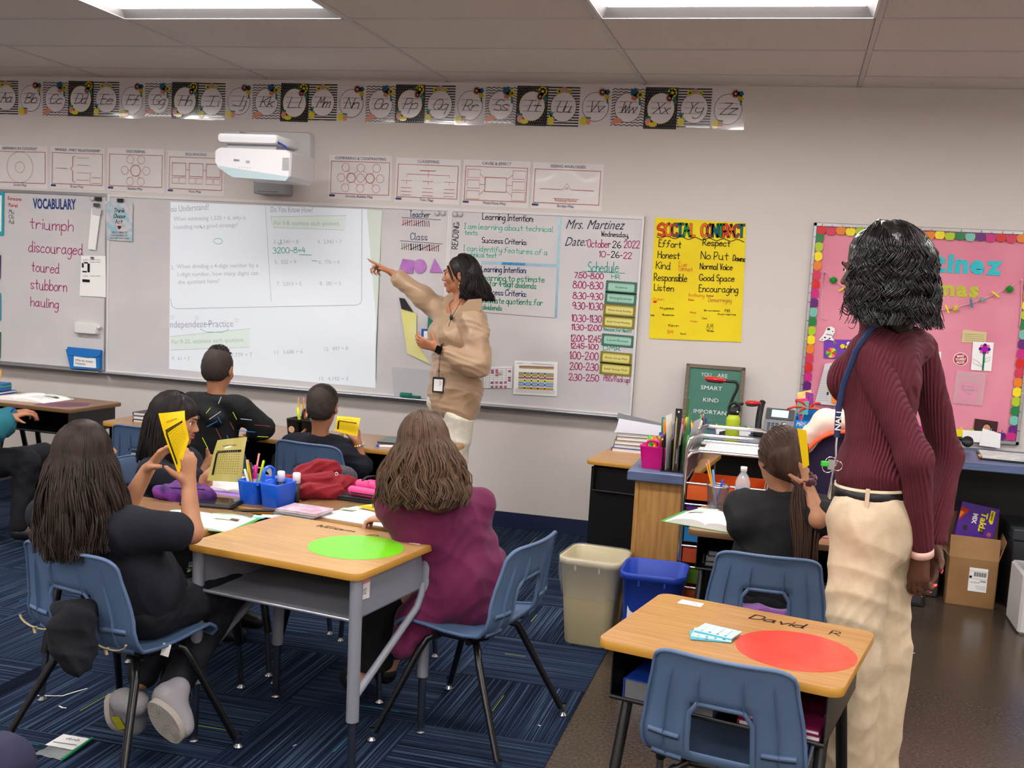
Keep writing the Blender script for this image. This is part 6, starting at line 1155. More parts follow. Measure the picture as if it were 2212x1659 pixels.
m = MM(-.0285); 
for s_, x, y, w_, h in (('Think', 246, 459, 23, 9), ('Choose', 246, 471, 24, 9), ('Act', 249, 483, 15, 9)): HW(m, s_, x, y, x+w_, y, h, BLKINK, .003, .2, Y=-.0285)
for s_, x, y, w_, h in (('SELF-DIRECT', 242, 504, 32, 4), ('LEAD YOURSELF TO', 240, 510, 36, 3.4), ('WHO YOU WANT TO BE', 238, 516, 41, 3.4)): PW(m, s_, x, y, x+w_, y+.8, h, BLKINK, .01, Y=-.0285)
a = uv(258, 491, -.0285); line(m, [(a[0]+.012*math.sin(u)**3*1.0, a[1]+.0007*(13*math.cos(u)-5*math.cos(2*u)-2*math.cos(3*u))) for u in np.linspace(0, 2*PI, 24)], .006, .001, ink((150, 26, 40))); flat(m, circ(a[0], a[1], .009, 10), .001); pc(m, 'print', t); binder(t, 260, 433)
t = wthing('paper_strip', 'narrow white folded papers hanging from a metal clip by VOCABULARY', 'paper', 205, 490, -.024); wpanel(t, [(199, 449), (219, 452), (207, 540), (191, 538)], PAPER, .006, -.026); wpanel(t, [(199, 449), (219, 452), (217, 466), (200, 463)], M('paper_shade', (200, 198, 202), .6), .002, -.034, 'folded_top'); binder(t, 209, 443, m=STEEL)
t = wthing('binder_clip', 'black binder clip alone on the board edge above the folded papers', 'clip', 210, 430, -.024); binder(t, 213, 430, -.024, 1.1); magnet('clear magnet beside the lone black binder clip', 200, 429)
t = wthing('worksheet', 'white printed worksheet with small pictures on the left whiteboard', 'paper', 200, 595, -.022); wpanel(t, [(176, 552), (228, 553), (229, 642), (172, 639)], PAPER, Y=-.0235)
m = MM(-.026); [rect(m, *[c for c in (uv(x0, y1, -.026)[0], uv(x1, y1, -.026)[0], uv(x0, y1, -.026)[1], uv(x0, y0, -.026)[1])], .001, BLKINK) for x0, x1, y0, y1 in ((177, 181, 568, 578), (189, 194, 569, 588), (178, 188, 585, 588), (178, 194, 603, 609), (182, 190, 566, 569))]; [LW(m, [(180+a, y), (190+a, y+.5)], .003, M('print_faint', (120, 118, 124), .6), -.026) for a in (0, 15, 27) for y in (561, 566, 596)]; pc(m, 'print', t); binder(t, 200, 557, -.027, .5, STEEL)
t = wthing('eraser_holder', 'white magnetic rounded box on the left whiteboard above the blue envelope', 'holder', 185, 710, -.024); a0, a1 = onY(160, 697, -.05), onY(209, 720, -.05); pc(slabr(a0[0], a1[0], -.055, -.018, a1[2]-.01, a0[2]+.005, .015), 'box_shell', t, m=WHITE); pc(MB().lathe([(0, 0), (.012, 0), (.012, .02), (0, .02)], (a1[0]+.008, -.04, a0[2]-.03), 12), 'knob', t, m=WHITE)
t = wthing('felt_envelope', 'bright blue envelope pouch with a white label reading why an event happens', 'pouch', 184, 775, -.03); EB = M('sky_blue_felt', (20, 112, 190), .7, bump=(200, .3)); a = [uv(*p, -.03) for p in ((146, 754), (219, 757), (219, 797), (156, 796))]
mb = MM(-.02); mb.prism(a[::-1], 0, .03); pc(mb, 'pouch_body', t, m=EB); mb = MM(-.052); mb.prism([uv(*p, -.052) for p in ((211, 771), (192, 773), (150, 767), (144, 760), (147, 749), (219, 756), (217, 765))][::1], -.001, .004); pc(mb, 'flap', t, m=EB)
m = MM(-.0505); flat(m, [uv(*p, -.0505) for p in ((160, 768), (207, 774), (208, 795), (159, 791))][::-1], .001, PAPER); PW(m, 'why an event', 163, 779, 201, 784, 5, BLKINK, .0, -.0505, .002); PW(m, 'happens', 163, 786, 185, 789, 5, BLKINK, 0, -.0505, .002); pc(m, 'label', t)
PSH = M('purple_foil', (168, 100, 180), .22, coat=.5, noise=(10, (186, 124, 196), 2))
for pts, l in (([(870, 559), (894, 562), (892, 591), (861, 587)], 'purple glossy quadrilateral paper shape beside the pointing arm'), ([(893+14+14*math.cos(u), 575+15.5*math.sin(u)) for u in np.linspace(0, 2*PI, 22, endpoint=False)], 'purple glossy round paper shape between the other two shapes'), ([(939, 558), (957, 589), (928, 588)], 'purple glossy triangle paper shape nearest the teacher')):
    t = wthing('paper_shape', l, 'paper shape', pts[0][0], pts[0][1], -.022, 'purple paper shapes'); wpanel(t, pts, PSH, .003, -.0225, z=.001)
t = wthing('yellow_folder', 'pale yellow paper hanging behind the teacher under her raised arm', 'paper', 885, 690, -.024); YF_ = M('pale_yellow_paper', (222, 214, 120), .6, noise=(6, (226, 222, 160), 2)); wpanel(t, [(866, 665), (900, 677), (899, 740), (930, 787), (915, 780), (880, 763)], YF_, .003, -.026)
t = wthing('black_pouch', 'dark pouch above the pale yellow paper behind the teacher', 'pouch', 880, 655, -.024); wpanel(t, [(863, 643), (874, 645), (893, 674), (868, 667)], BLACK, .006, -.03)
t = wthing('spiral_notebook', 'green spiral notebook edge on the board behind the teacher', 'notebook', 935, 700, -.024); wpanel(t, [(926, 680), (955, 683), (952, 712), (924, 710)], M('notebook_green', (20, 110, 90), .5), .008, -.03)
t = wthing('framed_tag', 'blue-bordered white tag on the board behind the teacher', 'tag', 925, 720, -.024); wpanel(t, [(911, 710), (955, 712), (953, 735), (910, 732)], M('tag_blue', (24, 80, 170), .4), .004, -.038); wpanel(t, [(916, 715), (952, 717), (950, 733), (915, 731)], PAPER, .001, -.0425, 'inner_sheet')
t = wthing('lap_board', 'small frosted board leaning on the marker tray behind the teacher', 'board', 890, 830, -.03); wpanel(t, [(846, 792), (940, 800), (950, 866), (852, 858)], M('frosted_board', (186, 184, 188), .3, bump=(300, .2)), .005, -.03)
GE = M('green_eraser', (20, 120, 100), .6)
for x0, x1, y0, y1, l in ((866, 889, 848, 860, 'green eraser with two layers on the marker tray'), (889, 908, 855, 862, 'flat green eraser on the tray beside the thicker one')):
    t = wthing('eraser', l, 'eraser', x0, y1, -.05); a0, a1 = onY(x0, y0, -.05), onY(x1, y1, -.05); zb__ = .782; pc(MB().box(a0[0], a1[0], -.07, -.04, zb__, zb__+(a0[2]-a1[2])*.95, .003), 'felt_pad', t, m=GE); pc(MB().box(a0[0]-.001, a1[0]+.001, -.071, -.039, zb__+.008, zb__+.011), 'backing', t, m=M('dark_green', (10, 70, 60), .5))
def sheetgrid(lab, pts, rows_, cols_, colf, root_name='timetable', clip=None):
    t = wthing(root_name, lab, 'paper', pts[0][0], pts[0][1], -.022); wpanel(t, pts, PAPER, .0015, -.0235); m = MM(-.026); C = [uv(*p, -.026) for p in pts]
    def at(u, v): return tuple((1-v)*((1-u)*C[0][d]+u*C[1][d])+v*((1-u)*C[3][d]+u*C[2][d]) for d in (0, 1))
    colf(m, at); pc(m, 'print', t)
    return t
TC = [ink(c) for c in ((224, 110, 60), (200, 60, 150), (60, 120, 180), (90, 170, 90))]; GL = M('grid_line', (120, 120, 126), .6)
def g1(m, at):
    for i in range(9): line(m, [at(.05, .1+.1*i), at(.95, .1+.1*i)], .0012, .001, GL)
    for i in range(7): line(m, [at(.05+.15*i, .05), at(.05+.15*i, .95)], .0012, .001, GL)
    for u, v in ((.3, .15), (.3, .25), (.46, .15), (.46, .25), (.46, .38), (.92, .2), (.92, .5), (.92, .62), (.3, .72), (.46, .72), (.62, .72), (.78, .72), (.3, .92), (.46, .92), (.62, .92), (.78, .92)):
        for k in range(3): q = at(u, v+k*.025); rect(m, q[0]-.009, q[0]+.009, q[1]-.003, q[1]+.003, .0014+.0002*k, TC[(k+int(u*10)) % 3])
def g2(m, at):
    MU, GO, BL_, GY = ink((150, 110, 130)), ink((190, 150, 50)), ink((130, 160, 200)), ink((150, 160, 150))
    for v, c in ((.16, MU), (.20, GO), (.36, GY), (.42, GO), (.50, MU), (.58, ink((206, 210, 90))), (.65, BL_), (.72, BL_), (.80, GO)):
        a, b_ = at(.12, v), at(.9, v); line(m, [a, b_], .012 if v > .3 else .008, .001, c)
    for i in range(4):
        for j in range(9): q = at(.25+.155*i, .36+.055*j); rect(m, q[0]-.004, q[0]+.004, q[1]-.004, q[1]+.004, .0016, BLKINK if j % 2 == 0 else PAPER)
    for i in range(6): line(m, [at(.05, .84+.02*i), at(.95, .84+.02*i)], .0008, .001, GL)
    line(m, [at(.05, .07), at(.2, .07)], .003, .001, GL); line(m, [at(.4, .07), at(.9, .09)], .002, .001, GL)
sheetgrid('small timetable sheet with coloured labels, low on the right whiteboard', [(1046, 793), (1106, 791), (1105, 838), (1045, 838)], 0, 0, g1)
sheetgrid('larger timetable sheet with coloured bands in a clear sleeve', [(1112, 779), (1205, 782), (1203, 856), (1109, 851)], 0, 0, g2)
magnet('clear magnet holding the small timetable sheet', 1081, 805)
# strip of posters cut by the left edge
for pts, c, l in (([(-12, 416), (9, 414), (8, 508), (-12, 510)], (30, 160, 176), 'teal-framed sheet at the left picture edge'), ([(-12, 550), (2, 551), (1, 602), (-12, 602)], (70, 24, 96), 'purple poster edge at the left picture edge'), ([(-12, 632), (2, 633), (2, 692), (-12, 692)], (30, 60, 150), 'blue poster edge at the left picture edge'), ([(-12, 716), (2, 717), (1, 774), (-12, 773)], (20, 110, 60), 'green poster edge at the left picture edge')):
    t = wthing('wall_sheet', l, 'poster', pts[1][0], pts[1][1], -.022); wpanel(t, pts, M('sheet_%d' % c[0], c, .5), .002, -.0235)
    if c[0] == 30 and c[1] == 160: wpanel(t, [(-12, 424), (4, 422), (3, 500), (-12, 502)], PAPER, .001, -.0265, 'inner_sheet')
# ---- bulletin board
bb = wthing('bulletin_board', 'pink paper bulletin board with a border of coloured apples', 'bulletin board', 1990, 730, 0)
C4 = [uv(*p, -.01) for p in ((1759, 482), (2212, 499.5), (2196, 972), (1722, 945))]; bx0, bx1, bz0, bz1 = 1.828, 3.045, .80, 1.988
PKP = M('pink_butcher_paper', (222, 142, 160), .75, noise=(3, (214, 128, 150), 5), bump=(14, .5))
pc(MM(0).prism([(bx0+.01, bz0+.01), (bx1-.01, bz0+.01), (bx1-.01, bz1-.01), (bx0+.01, bz1-.01)], .001, .012), 'pink_paper', bb, m=PKP)
for a in ((bx0, bx1, bz1-.022, bz1), (bx0, bx1, bz0, bz0+.022), (bx0, bx0+.020, bz0, bz1), (bx1-.020, bx1, bz0, bz1)): pc(MB().box(a[0], a[1], -.022, -.001, a[2], a[3], .003), 'frame_rail', bb, m=ALU)
AC = [M('apple_'+n, c, .4, coat=.2) for n, c in (('red', (206, 20, 26)), ('rose', (204, 44, 78)), ('orange', (226, 124, 20)), ('yellow', (236, 216, 10)), ('lime', (168, 194, 20)), ('green', (6, 120, 56)), ('aqua', (110, 184, 166)), ('purple', (92, 14, 110)), ('pink', (196, 22, 124)))]
def apple_mesh(m):
    r = .0275; P = []
    for k in range(22):
        t = 2*PI*k/22+PI/2; x = math.cos(t)*r*.98; y = math.sin(t)*r*.96
        if abs(t-PI/2) < .35 or abs(t-PI/2-2*PI) < .35: y -= .006
        if abs(t-3*PI/2) < .3: y += .004
        x *= 1+.06*math.sin(t); P.append((x, y))
    mb = MB(frame((0, 0, 0), (1, 0, 0), (0, 0, 1))).mat(m); mb.prism(P, 0, .0014); mb.prism([(-.0015, .018), (.0025, .018), (.007, .034), (.003, .036)], .0014, .0026); me = mb.build('tmp'); d = me.data; bpy.data.objects.remove(me); return d
AM = [apple_mesh(m) for m in AC]
def apple(x, z, rot, c, y=-.0225):
    o = bpy.data.objects.new('apple_cutout', AM[c % 9]); link(o); o.parent = bb; o.matrix_parent_inverse = bb.matrix_world.inverted(); o.matrix_world = Matrix.Translation((x, y, z)) @ Matrix.Rotation(rot, 4, 'Y')
n_ = 22; px_ = (bx1-.046-(bx0+.046))/(n_-1)
for i in range(n_): apple(bx0+.046+px_*i, bz1-.042-(.004 if i % 2 else 0), random.uniform(-.08, .08), i, -.0225-(.0008 if i % 2 else 0)); apple(bx0+.046+px_*i, bz0+.045+(.003 if i % 2 else 0), random.uniform(-.1, .1), i+5, -.0225-(.0008 if i % 2 else 0))
nv = 20; pz = (bz1-bz0-.17)/(nv-1)
for i in range(nv): apple(bx0+.040, bz1-.085-pz*i, -PI/2+random.uniform(-.08, .08), (5-i) % 9, -.0221-(.0008 if i % 2 else 0)); apple(bx1-.040, bz1-.085-pz*i, PI/2+random.uniform(-.08, .08), (i+6) % 9, -.0221-(.0008 if i % 2 else 0))
GLT = M('teal_glitter', (10, 150, 160), .35, .4, noise=(500, (60, 200, 210), 2)); GLY = M('gold_glitter', (150, 150, 20), .35, .4, noise=(500, (206, 206, 80), 2))
def cutword(word, x0, x1, yb, h, m, lab):
    a = uv(x0, yb, -.014); b_ = uv(x1, yb+(x1-x0)*.03, -.014); hh = uv(x0, yb-h, -.014)[1]-a[1]; W = b_[0]-a[0]; n = len(word); k = 0
    wd = [glyph_w(c) for c in word]; tot = sum(wd)+.06*(n-1); x = a[0]
    for i, c in enumerate(word):
        t = thing('glitter_letter', '%s glitter letter %s of %s on the pink board' % (lab, c, 'the larger word' if h > 28 else 'the lower word'), 'letter', (x, -.0125, a[1]), group=lab+' glitter letters on the pink board')
        V, F = glyphs(c, .045); k_ = hh/.72; kx = W/tot; xs_ = min(v[0] for v in V); mb = MB(frame((0, 0, 0), (1, 0, 0), (0, 0, 1))).mat(m); q = [((v[0]-xs_)*kx, v[1]*k_) for v in V]; nn = len(q)
        mb.add([(u, v, .003) for u, v in q], F); mb.add([(u, v, .0003) for u, v in q], [f[::-1] for f in F]); ed = {}
        for f in F:
            for i0 in range(len(f)): e = (f[i0], f[(i0+1) % len(f)]); ed[e] = 1
        mb.add([(u, v, .003) for u, v in q]+[(u, v, .0003) for u, v in q], [(e[1], e[0], e[0]+nn, e[1]+nn) for e in ed if (e[1], e[0]) not in ed]); mb.build('letter_shape', t); x += (wd[i]+.06)*kx
def glyph_w(c): V, _ = glyphs(c, .045); return max(v[0] for v in V)-min(v[0] for v in V)
cutword('Martinez', 1908, 2164, 580, 40, GLT, 'teal'); cutword('Thomas', 1925, 2114, 631, 32, GLY, 'gold')
# garland
gl = wthing('garland', 'pink string garland across the board, pinned at both ends', 'garland', 1781, 588, -.02); GS = M('pink_string', (226, 180, 190), .7)
gp = [(1787, 690), (1774, 688), (1776, 640), (1781, 588), (1798, 602), (1830, 628), (1880, 655), (1940, 668), (2000, 672), (2050, 668), (2100, 655), (2140, 640), (2180, 620), (2208, 605), (2207, 650), (2203, 705)]
mb = MB(); mb.tube([onY(x, y, -.022) for x, y in gp], .0022, 5); pc(mb, 'string', gl, m=GS); mb = MB(); [mb.ball(onY(x, y, -.024), .006, 8, 6) for x, y in ((1781, 588), (2208, 605))]; pc(mb, 'push_pin', gl, m=GS)
g = np.random.default_rng(3)
for x, y, c, r, l in ((1800, 605, (20, 140, 40), .026, 'green pompom at the left end of the garland'), (2012, 671, (214, 20, 60), .020, 'red pompom on the garland'), (2064, 666, (216, 190, 90), .024, 'tan pompom on the garland'), (2122, 647, (150, 170, 160), .018, 'grey-green pompom on the garland'), (2181, 625, (20, 140, 40), .026, 'green pompom at the right end of the garland')):
    t = wthing('pompom', l, 'pompom', x, y, -.03, 'pompoms of the garland'); mb = MB(); mb.ball((0, 0, 0), r*.6, 8, 6, (1, .6, 1))
    for k in range(150): d = nrm(g.normal(size=3))*A3(1, .6, 1); b_ = d*r*.4; e = d*r*g.uniform(.85, 1.15); s_ = nrm(np.cross(d, A3(.3, 1, .2)))*.0013; mb.add([b_-s_, b_+s_, e], [(0, 1, 2)])
    mb.build('yarn_tuft', t, M('yarn_%d' % (c[0]+c[1]), c, .9), kind='stuff')
for x, y, c, a, l in ((1821, 624, 0, .5, 'yellow clothespin beside the standing woman\'s face'), (2046, 668, 0, -1.1, 'yellow clothespin between red and tan pompoms'), (2098, 655, 1, -1.35, 'teal clothespin on the garland'), (2150, 636, 0, -.6, 'yellow clothespin left of the right green pompom')):
    t = wthing('clothespin', l, 'clothespin', x, y, -.03, 'clothespins of the garland'); MB(frame((0, 0, 0), (math.cos(a), 0, math.sin(a)), (-math.sin(a), 0, math.cos(a)))).box(-.026, .026, -.005, .005, -.002, .006, .0015).tube([(-.006, 0, -.004), (-.006, 0, .009)], .0035, 6).build('pin_body', t, (M('pin_yellow', (232, 214, 20), .4), M('pin_teal', (20, 130, 150), .4))[c])
# pieces pinned on the board
def pinned(name, lab, cat, pts, m, Y=-.014, d=.0012): t = wthing(name, lab, cat, pts[0][0], pts[0][1], Y); wpanel(t, pts, m, d, Y); return t
t = pinned('dog_cutout', 'white paper dog with black spots pinned on the pink board', 'cutout', [(1769, 735), (1779, 722), (1786, 708), (1795, 705), (1803, 709), (1803, 718), (1797, 728), (1803, 737), (1795, 735), (1788, 733), (1778, 737)], PAPER, -.02)
m = MM(-.0225); [flat(m, [uv(x+r*math.cos(k), y+r*.7*math.sin(k), -.0225) for k in np.linspace(0, 6.28, 9)[:-1]][::-1], .001, BLKINK) for x, y, r in ((1790, 711, 3.5), (1782, 729, 2.4), (1792, 731, 2.2), (1799, 716, 1.6), (1776, 733, 1.6))]; line(m, [uv(1785, 722, -.0225), uv(1797, 724, -.0225)], .004, .001, ink((120, 40, 110))); pc(m, 'print', t)
t = pinned('bee_drawing', 'purple card with a bee and a striped ball, left on the pink board', 'drawing', [(1780, 733), (1846, 734), (1845, 778), (1779, 774)], M('card_purple', (110, 52, 170), .5)); m = MM(-.0165)
BC = [ink(c) for c in ((60, 150, 60), (230, 210, 40), (240, 130, 110), (220, 60, 50), (140, 190, 40))]
for k in range(9):
    c = uv(1796, 762, -.0165); a = k*.7; flat(m, [c, (c[0]+.032*math.cos(a), c[1]+.03*math.sin(a)), (c[0]+.032*math.cos(a+.65), c[1]+.03*math.sin(a+.65))], .001+.0001*k, BC[k % 5])
for x, y, r, c in ((1820, 748, 5, BC[1]), (1830, 750, 4, BC[1]), (1836, 755, 4, BC[1]), (1833, 742, 4, PAPER), (1803, 741, 4, GRYB), (1825, 752, 2, BLKINK), (1833, 753, 2, BLKINK)): q = uv(x, y, -.0165); flat(m, circ(q[0], q[1], r*.0027, 10), .0015+.0002*r, c)
pc(m, 'print', t)
t = pinned('data_sheets', 'curled printed data sheets clipped beside the woman, on the pink board', 'paper', [(1782, 786), (1822, 780), (1850, 782), (1850, 880), (1760, 872)], M('paper_print', (206, 204, 206), .6), -.03, .004); m = MM(-.0355)
for i in range(15): LW(m, [(1776-i*.8, 800+i*4.6), (1790, 801+i*4.6)], .0012, GL, -.0355)
for i, c in enumerate(((30, 110, 160), (110, 180, 170), (200, 140, 60), (180, 140, 190), (40, 140, 190), (206, 150, 170), (206, 206, 60), (30, 60, 50))): q = uv(1795-i*1.0, 794+i*8, -.0355); rect(m, q[0]-.006, q[0]+.006, q[1]-.009, q[1]+.009, .001, ink(c)); LW(m, [(1801, 798+i*8), (1846, 801+i*8)], .0018, BLKINK if i % 2 else GL, -.0355)
pc(m, 'print', t); t = wthing('sticky_note', 'orange note edge beside the data sheets', 'note', 1800, 850, -.04); wpanel(t, [(1797, 842), (1812, 838), (1812, 874), (1796, 870)], M('note_orange', (240, 130, 40), .6), .001, -.04)
t = pinned('white_card', 'blank white card pinned behind the woman\'s shoulder', 'card', [(1855, 711), (1875, 711), (1876, 740), (1855, 739)], PAPER)
t = pinned('kraft_note', 'tan handwritten note above the flower drawing', 'note', [(2080, 712), (2132, 718), (2129, 742), (2077, 739)], M('kraft_note', (206, 192, 140), .7)); m = MM(-.0165); [LW(m, [(2084, 721+i*4.5), (2126, 724+i*4.5)], .0015, M('pencil', (150, 136, 96), .7), -.0165) for i in range(4)]; pc(m, 'handwriting', t)
t = pinned('flower_drawing', 'white card with a blue and pink flower drawing', 'drawing', [(2102, 738), (2147, 740), (2141, 802), (2097, 799)], PAPER, -.0165); m = MM(-.019); c = uv(2127, 754, -.019)
for k in range(8): a = k*PI/4; flat(m, circ(c[0]+.022*math.cos(a), c[1]+.022*math.sin(a), .010, 9), .001, (ink((40, 30, 150)), ink((226, 110, 130)))[k % 2])
flat(m, circ(c[0], c[1], .018, 14), .002, ink((170, 20, 170))); LW(m, [(2126, 764), (2123, 799)], .010, ink((20, 120, 80)), -.019); [LW(m, P, .002, GL, -.019) for P in ([(2123, 793), (2103, 785), (2100, 774), (2114, 782), (2123, 793)], [(2127, 783), (2138, 778), (2139, 771), (2129, 774), (2127, 783)])]; pc(m, 'print', t)
t = pinned('round_sticker', 'round red sticker reading MAKE YOURSELF PROUD', 'sticker', [(2075+16*math.cos(u), 776+14.5*math.sin(u)) for u in np.linspace(0, 2*PI, 24, endpoint=False)], PAPER); wpanel(t, [(2075+14.3*math.cos(u), 776+13*math.sin(u)) for u in np.linspace(0, 2*PI, 24, endpoint=False)], M('sticker_red', (176, 24, 50), .4), .0008, -.0155, 'red_disc'); m = MM(-.0175)
for s_, y, w_ in (('MAKE', 770, 15), ('YOURSELF', 777, 23), ('PROUD', 784, 17)): PW(m, s_, 2075-w_/2, y+2, 2075+w_/2, y+1, 5, PAPER, .03, -.0175)
pc(m, 'lettering', t)
t = pinned('portrait_sheet', 'sheet of small cartoon portraits behind the woman\'s arm', 'paper', [(2008, 758), (2033, 760), (2025, 925), (1995, 922)], PAPER); m = MM(-.0165)
for k in range(6): q = uv(2019-k*1.2, 775+k*22, -.0165); flat(m, circ(q[0], q[1]+.008, .012, 10), .001, ink((60, 40, 36))); flat(m, circ(q[0], q[1]+.004, .009, 10), .0014, ink((200, 150, 120))); rect(m, q[0]-.014, q[0]+.014, q[1]-.022, q[1]-.006, .001, ink(((60, 70, 110), (150, 60, 70), (120, 110, 60))[k % 3]))
pc(m, 'print', t)
t = pinned('zip_bag', 'clear zip bag pinned on the pink board, pink note inside', 'bag', [(2066, 801), (2130, 807), (2122, 876), (2058, 870)], M('clear_bag', (226, 200, 206), .1, alpha=.3, coat=.5), -.02, .003); t2 = wthing('sticky_note', 'bright pink handwritten note in the clear bag', 'note', 2090, 848, -.016); wpanel(t2, [(2074, 826), (2116, 829), (2108, 872), (2066, 867)], M('note_pink', (250, 70, 160), .5), .0012, -.016); m = MM(-.0178); PW(m, 'Britney', 2078, 836, 2104, 838, 4, BLKINK, .02, -.0178); PW(m, 'Spears', 2077, 844, 2111, 846, 7, BLKINK, .02, -.0178); PW(m, 'V.I.P.', 2085, 852, 2098, 853, 5, BLKINK, .02, -.0178); [LW(m, [(2073, 859+i*5), (2093-i*3, 860+i*5)], .0014, ink((180, 30, 110)), -.0178) for i in range(2)]; pc(m, 'handwriting', t2)
t = pinned('portrait_photo', 'dark portrait photo standing behind papers at the board bottom', 'photo', [(2106, 904), (2156, 911), (2153, 934), (2103, 930)], M('photo_maroon', (60, 20, 30), .3), -.02); m = MM(-.0225); q = uv(2131, 926, -.0225); flat(m, circ(q[0], q[1]+.004, .026, 14, .030), .0008, ink((50, 34, 36))); flat(m, circ(q[0], q[1], .020, 14, .024), .0012, ink((196, 140, 110))); pc(m, 'print', t)
for pts, l in (([(2080, 929), (2150, 933), (2152, 958), (2078, 953)], 'white printed card at the board bottom, left of two'), ([(2123, 925), (2162, 937), (2160, 968), (2115, 962)], 'tilted white card at the board bottom, right of two')): pinned('printed_card', l, 'card', pts, PAPER, -.026 if pts[0][0] == 2080 else -.029, .0015)
# ---- letter board on the counter
lb = thing('letter_board', 'green felt letter board in a wooden frame reading YOU ARE SMART KIND IMPORTANT', 'letter board', (1.34, -.09, .766)); A = onY(1472, 912, -.10); B_ = onY(1610, 800, -.09); T_ = frame((1.165, -.115, .766), (1, 0, 0), (0, .14, 1)); W_, H_ = .345, .365
FW = M('weathered_wood', (124, 108, 90), .7, noise=(6, (96, 84, 72), 5, (1, 20, 20))); 
for a in ((0, W_, H_-.022, H_), (0, W_, 0, .022), (0, .022, 0, H_), (W_-.022, W_, 0, H_)): o = MB(T_).box(a[0], a[1], a[2], a[3], -.012, .012, .002); pc(o, 'frame_rail', lb, m=FW)
mb = MB(T_).mat(M('green_felt', (88, 138, 122), .95)); mb.box(.02, W_-.02, .02, H_-.02, -.008, .0)
for k in range(56): y = .022+(H_-.044)*k/56; mb.box(.02, W_-.02, y, y+.0035, 0, .0028)
pc(mb, 'felt_panel', lb); mb = MB(T_).mat(M('letter_white', (226, 228, 228), .4))
for s_, v, x, w_ in (('YOU', .865, .09, .06), ('ARE', .865, .185, .06), ('SMART', .655, .095, .125), ('KIND', .46, .115, .09), ('IMPORTANT', .265, .065, .215)): ptext(mb, s_, x, v*H_-.02, .023, w_, None, .012, .0045)
pc(mb, 'lettering', lb)
# ================================================================== THINGS ON DESKS, COUNTER AND FLOOR
ZC = .7655
def arc(pts, n=8): return [tuple(p) for p in spline([np.array(p, float) for p in pts], n)]
def pencil(lab, p, q, m, r=.0036, name='pencil', group=None, tip=None, er=None):
    p, q = A3(*p), A3(*q); t = thing(name, lab, name.replace('_', ' '), p, 0, group); d = q-p; L = np.linalg.norm(d); d = d/L
    MB().tube([(0, 0, 0), d*(L-.014)], r, 6, smooth=False).build('barrel', t, m); MB().tube([d*(L-.014), d*L], [r, r*.25], 6).build('tip', t, tip or m)
    if er: MB().tube([(0, 0, 0), -d*.012], r*1.05, 6).build('eraser', t, er)
    return t
PYL = M('pencil_yellow', (226, 160, 40), .4); PKM = M('marker_pink', (236, 40, 140), .35); LMM = M('marker_lime', (206, 226, 30), .35); BLM = M('marker_blue', (30, 70, 190), .35); GNM = M('marker_green', (60, 190, 50), .35); ORM = M('marker_orange', (236, 120, 40), .35); PUM = M('marker_purple', (90, 40, 140), .35); WTM = M('marker_white', (226, 226, 226), .35); TLM = M('marker_teal', (20, 120, 110), .35); REM = M('marker_red', (200, 30, 40), .35); ERP = M('eraser_pink', (230, 150, 150), .6)
def bundle(where, c, base, spec, r0=.022, name='pencil'):
    """upright pens fanned out of a holder; spec = [(kind, material, length, angle, lean, label)]"""
    for i, (kd, m, L, a, ln, lab) in enumerate(spec):
        b = A3(c[0]+r0*.5*math.cos(a+2), c[1]+r0*.5*math.sin(a+2), base); d = nrm((math.cos(a)*ln, math.sin(a)*ln, 1)); e = b+d*L
        if kd == 'pencil': pencil(lab, e-d*.0, b, m, .0036, 'pencil', where, M('graphite_tip', (60, 50, 44), .5), ERP)
        else:
            t = thing(kd, lab, 'marker' if kd == 'marker' else 'pen', b, 0, where); rr = .0075 if kd == 'marker' else .0045
            MB().tube([(0, 0, 0), d*(L*.62)], rr, 8).build('barrel', t, WTM if (kd == 'marker' and i % 3 == 0) else m); MB().tube([d*(L*.62), d*(L*.97), d*L], [rr*1.12, rr*1.12, rr*.7], 8).build('cap', t, m)
def caddy(lab, x, y, z, rz, m, w=.17, d=.13, h=.085, name='supply_caddy'):
    t = thing(name, lab, 'caddy', (x, y, z), rz)
    for s in (-1, 1):
        mb = MB(); cx = s*(w/4+.002); a, b_ = w/4-.004, d/2; L = []
        for zz, k in ((0, .82), (.002, .84), (h-.006, 1.0), (h, 1.03), (h, .95), (.006, .78)): L.append([(cx+u*k, v*k, zz) for u, v in rrect(-a, a, -b_, b_, .014, 4)])
        n = len(L[0]); mb.add([p for l in L for p in l], [(i*n+k, i*n+(k+1) % n, (i+1)*n+(k+1) % n, (i+1)*n+k) for i in range(5) for k in range(n)], True); mb.add(L[-1], [tuple(range(n))]); mb.add(L[0], [tuple(range(n))[::-1]]); mb.build('compartment', t, m)
    MB().box(-.006, .006, -d/2*.98, d/2*.98, h-.012, h).build('bridge', t, m); mb = MB(); mb.tube(arc([(0, -.032, h-.01), (0, -.030, h+.035), (0, 0, h+.05), (0, .030, h+.035), (0, .032, h-.01)]), .006, 8, flat=1.3).build('handle', t, m); return t
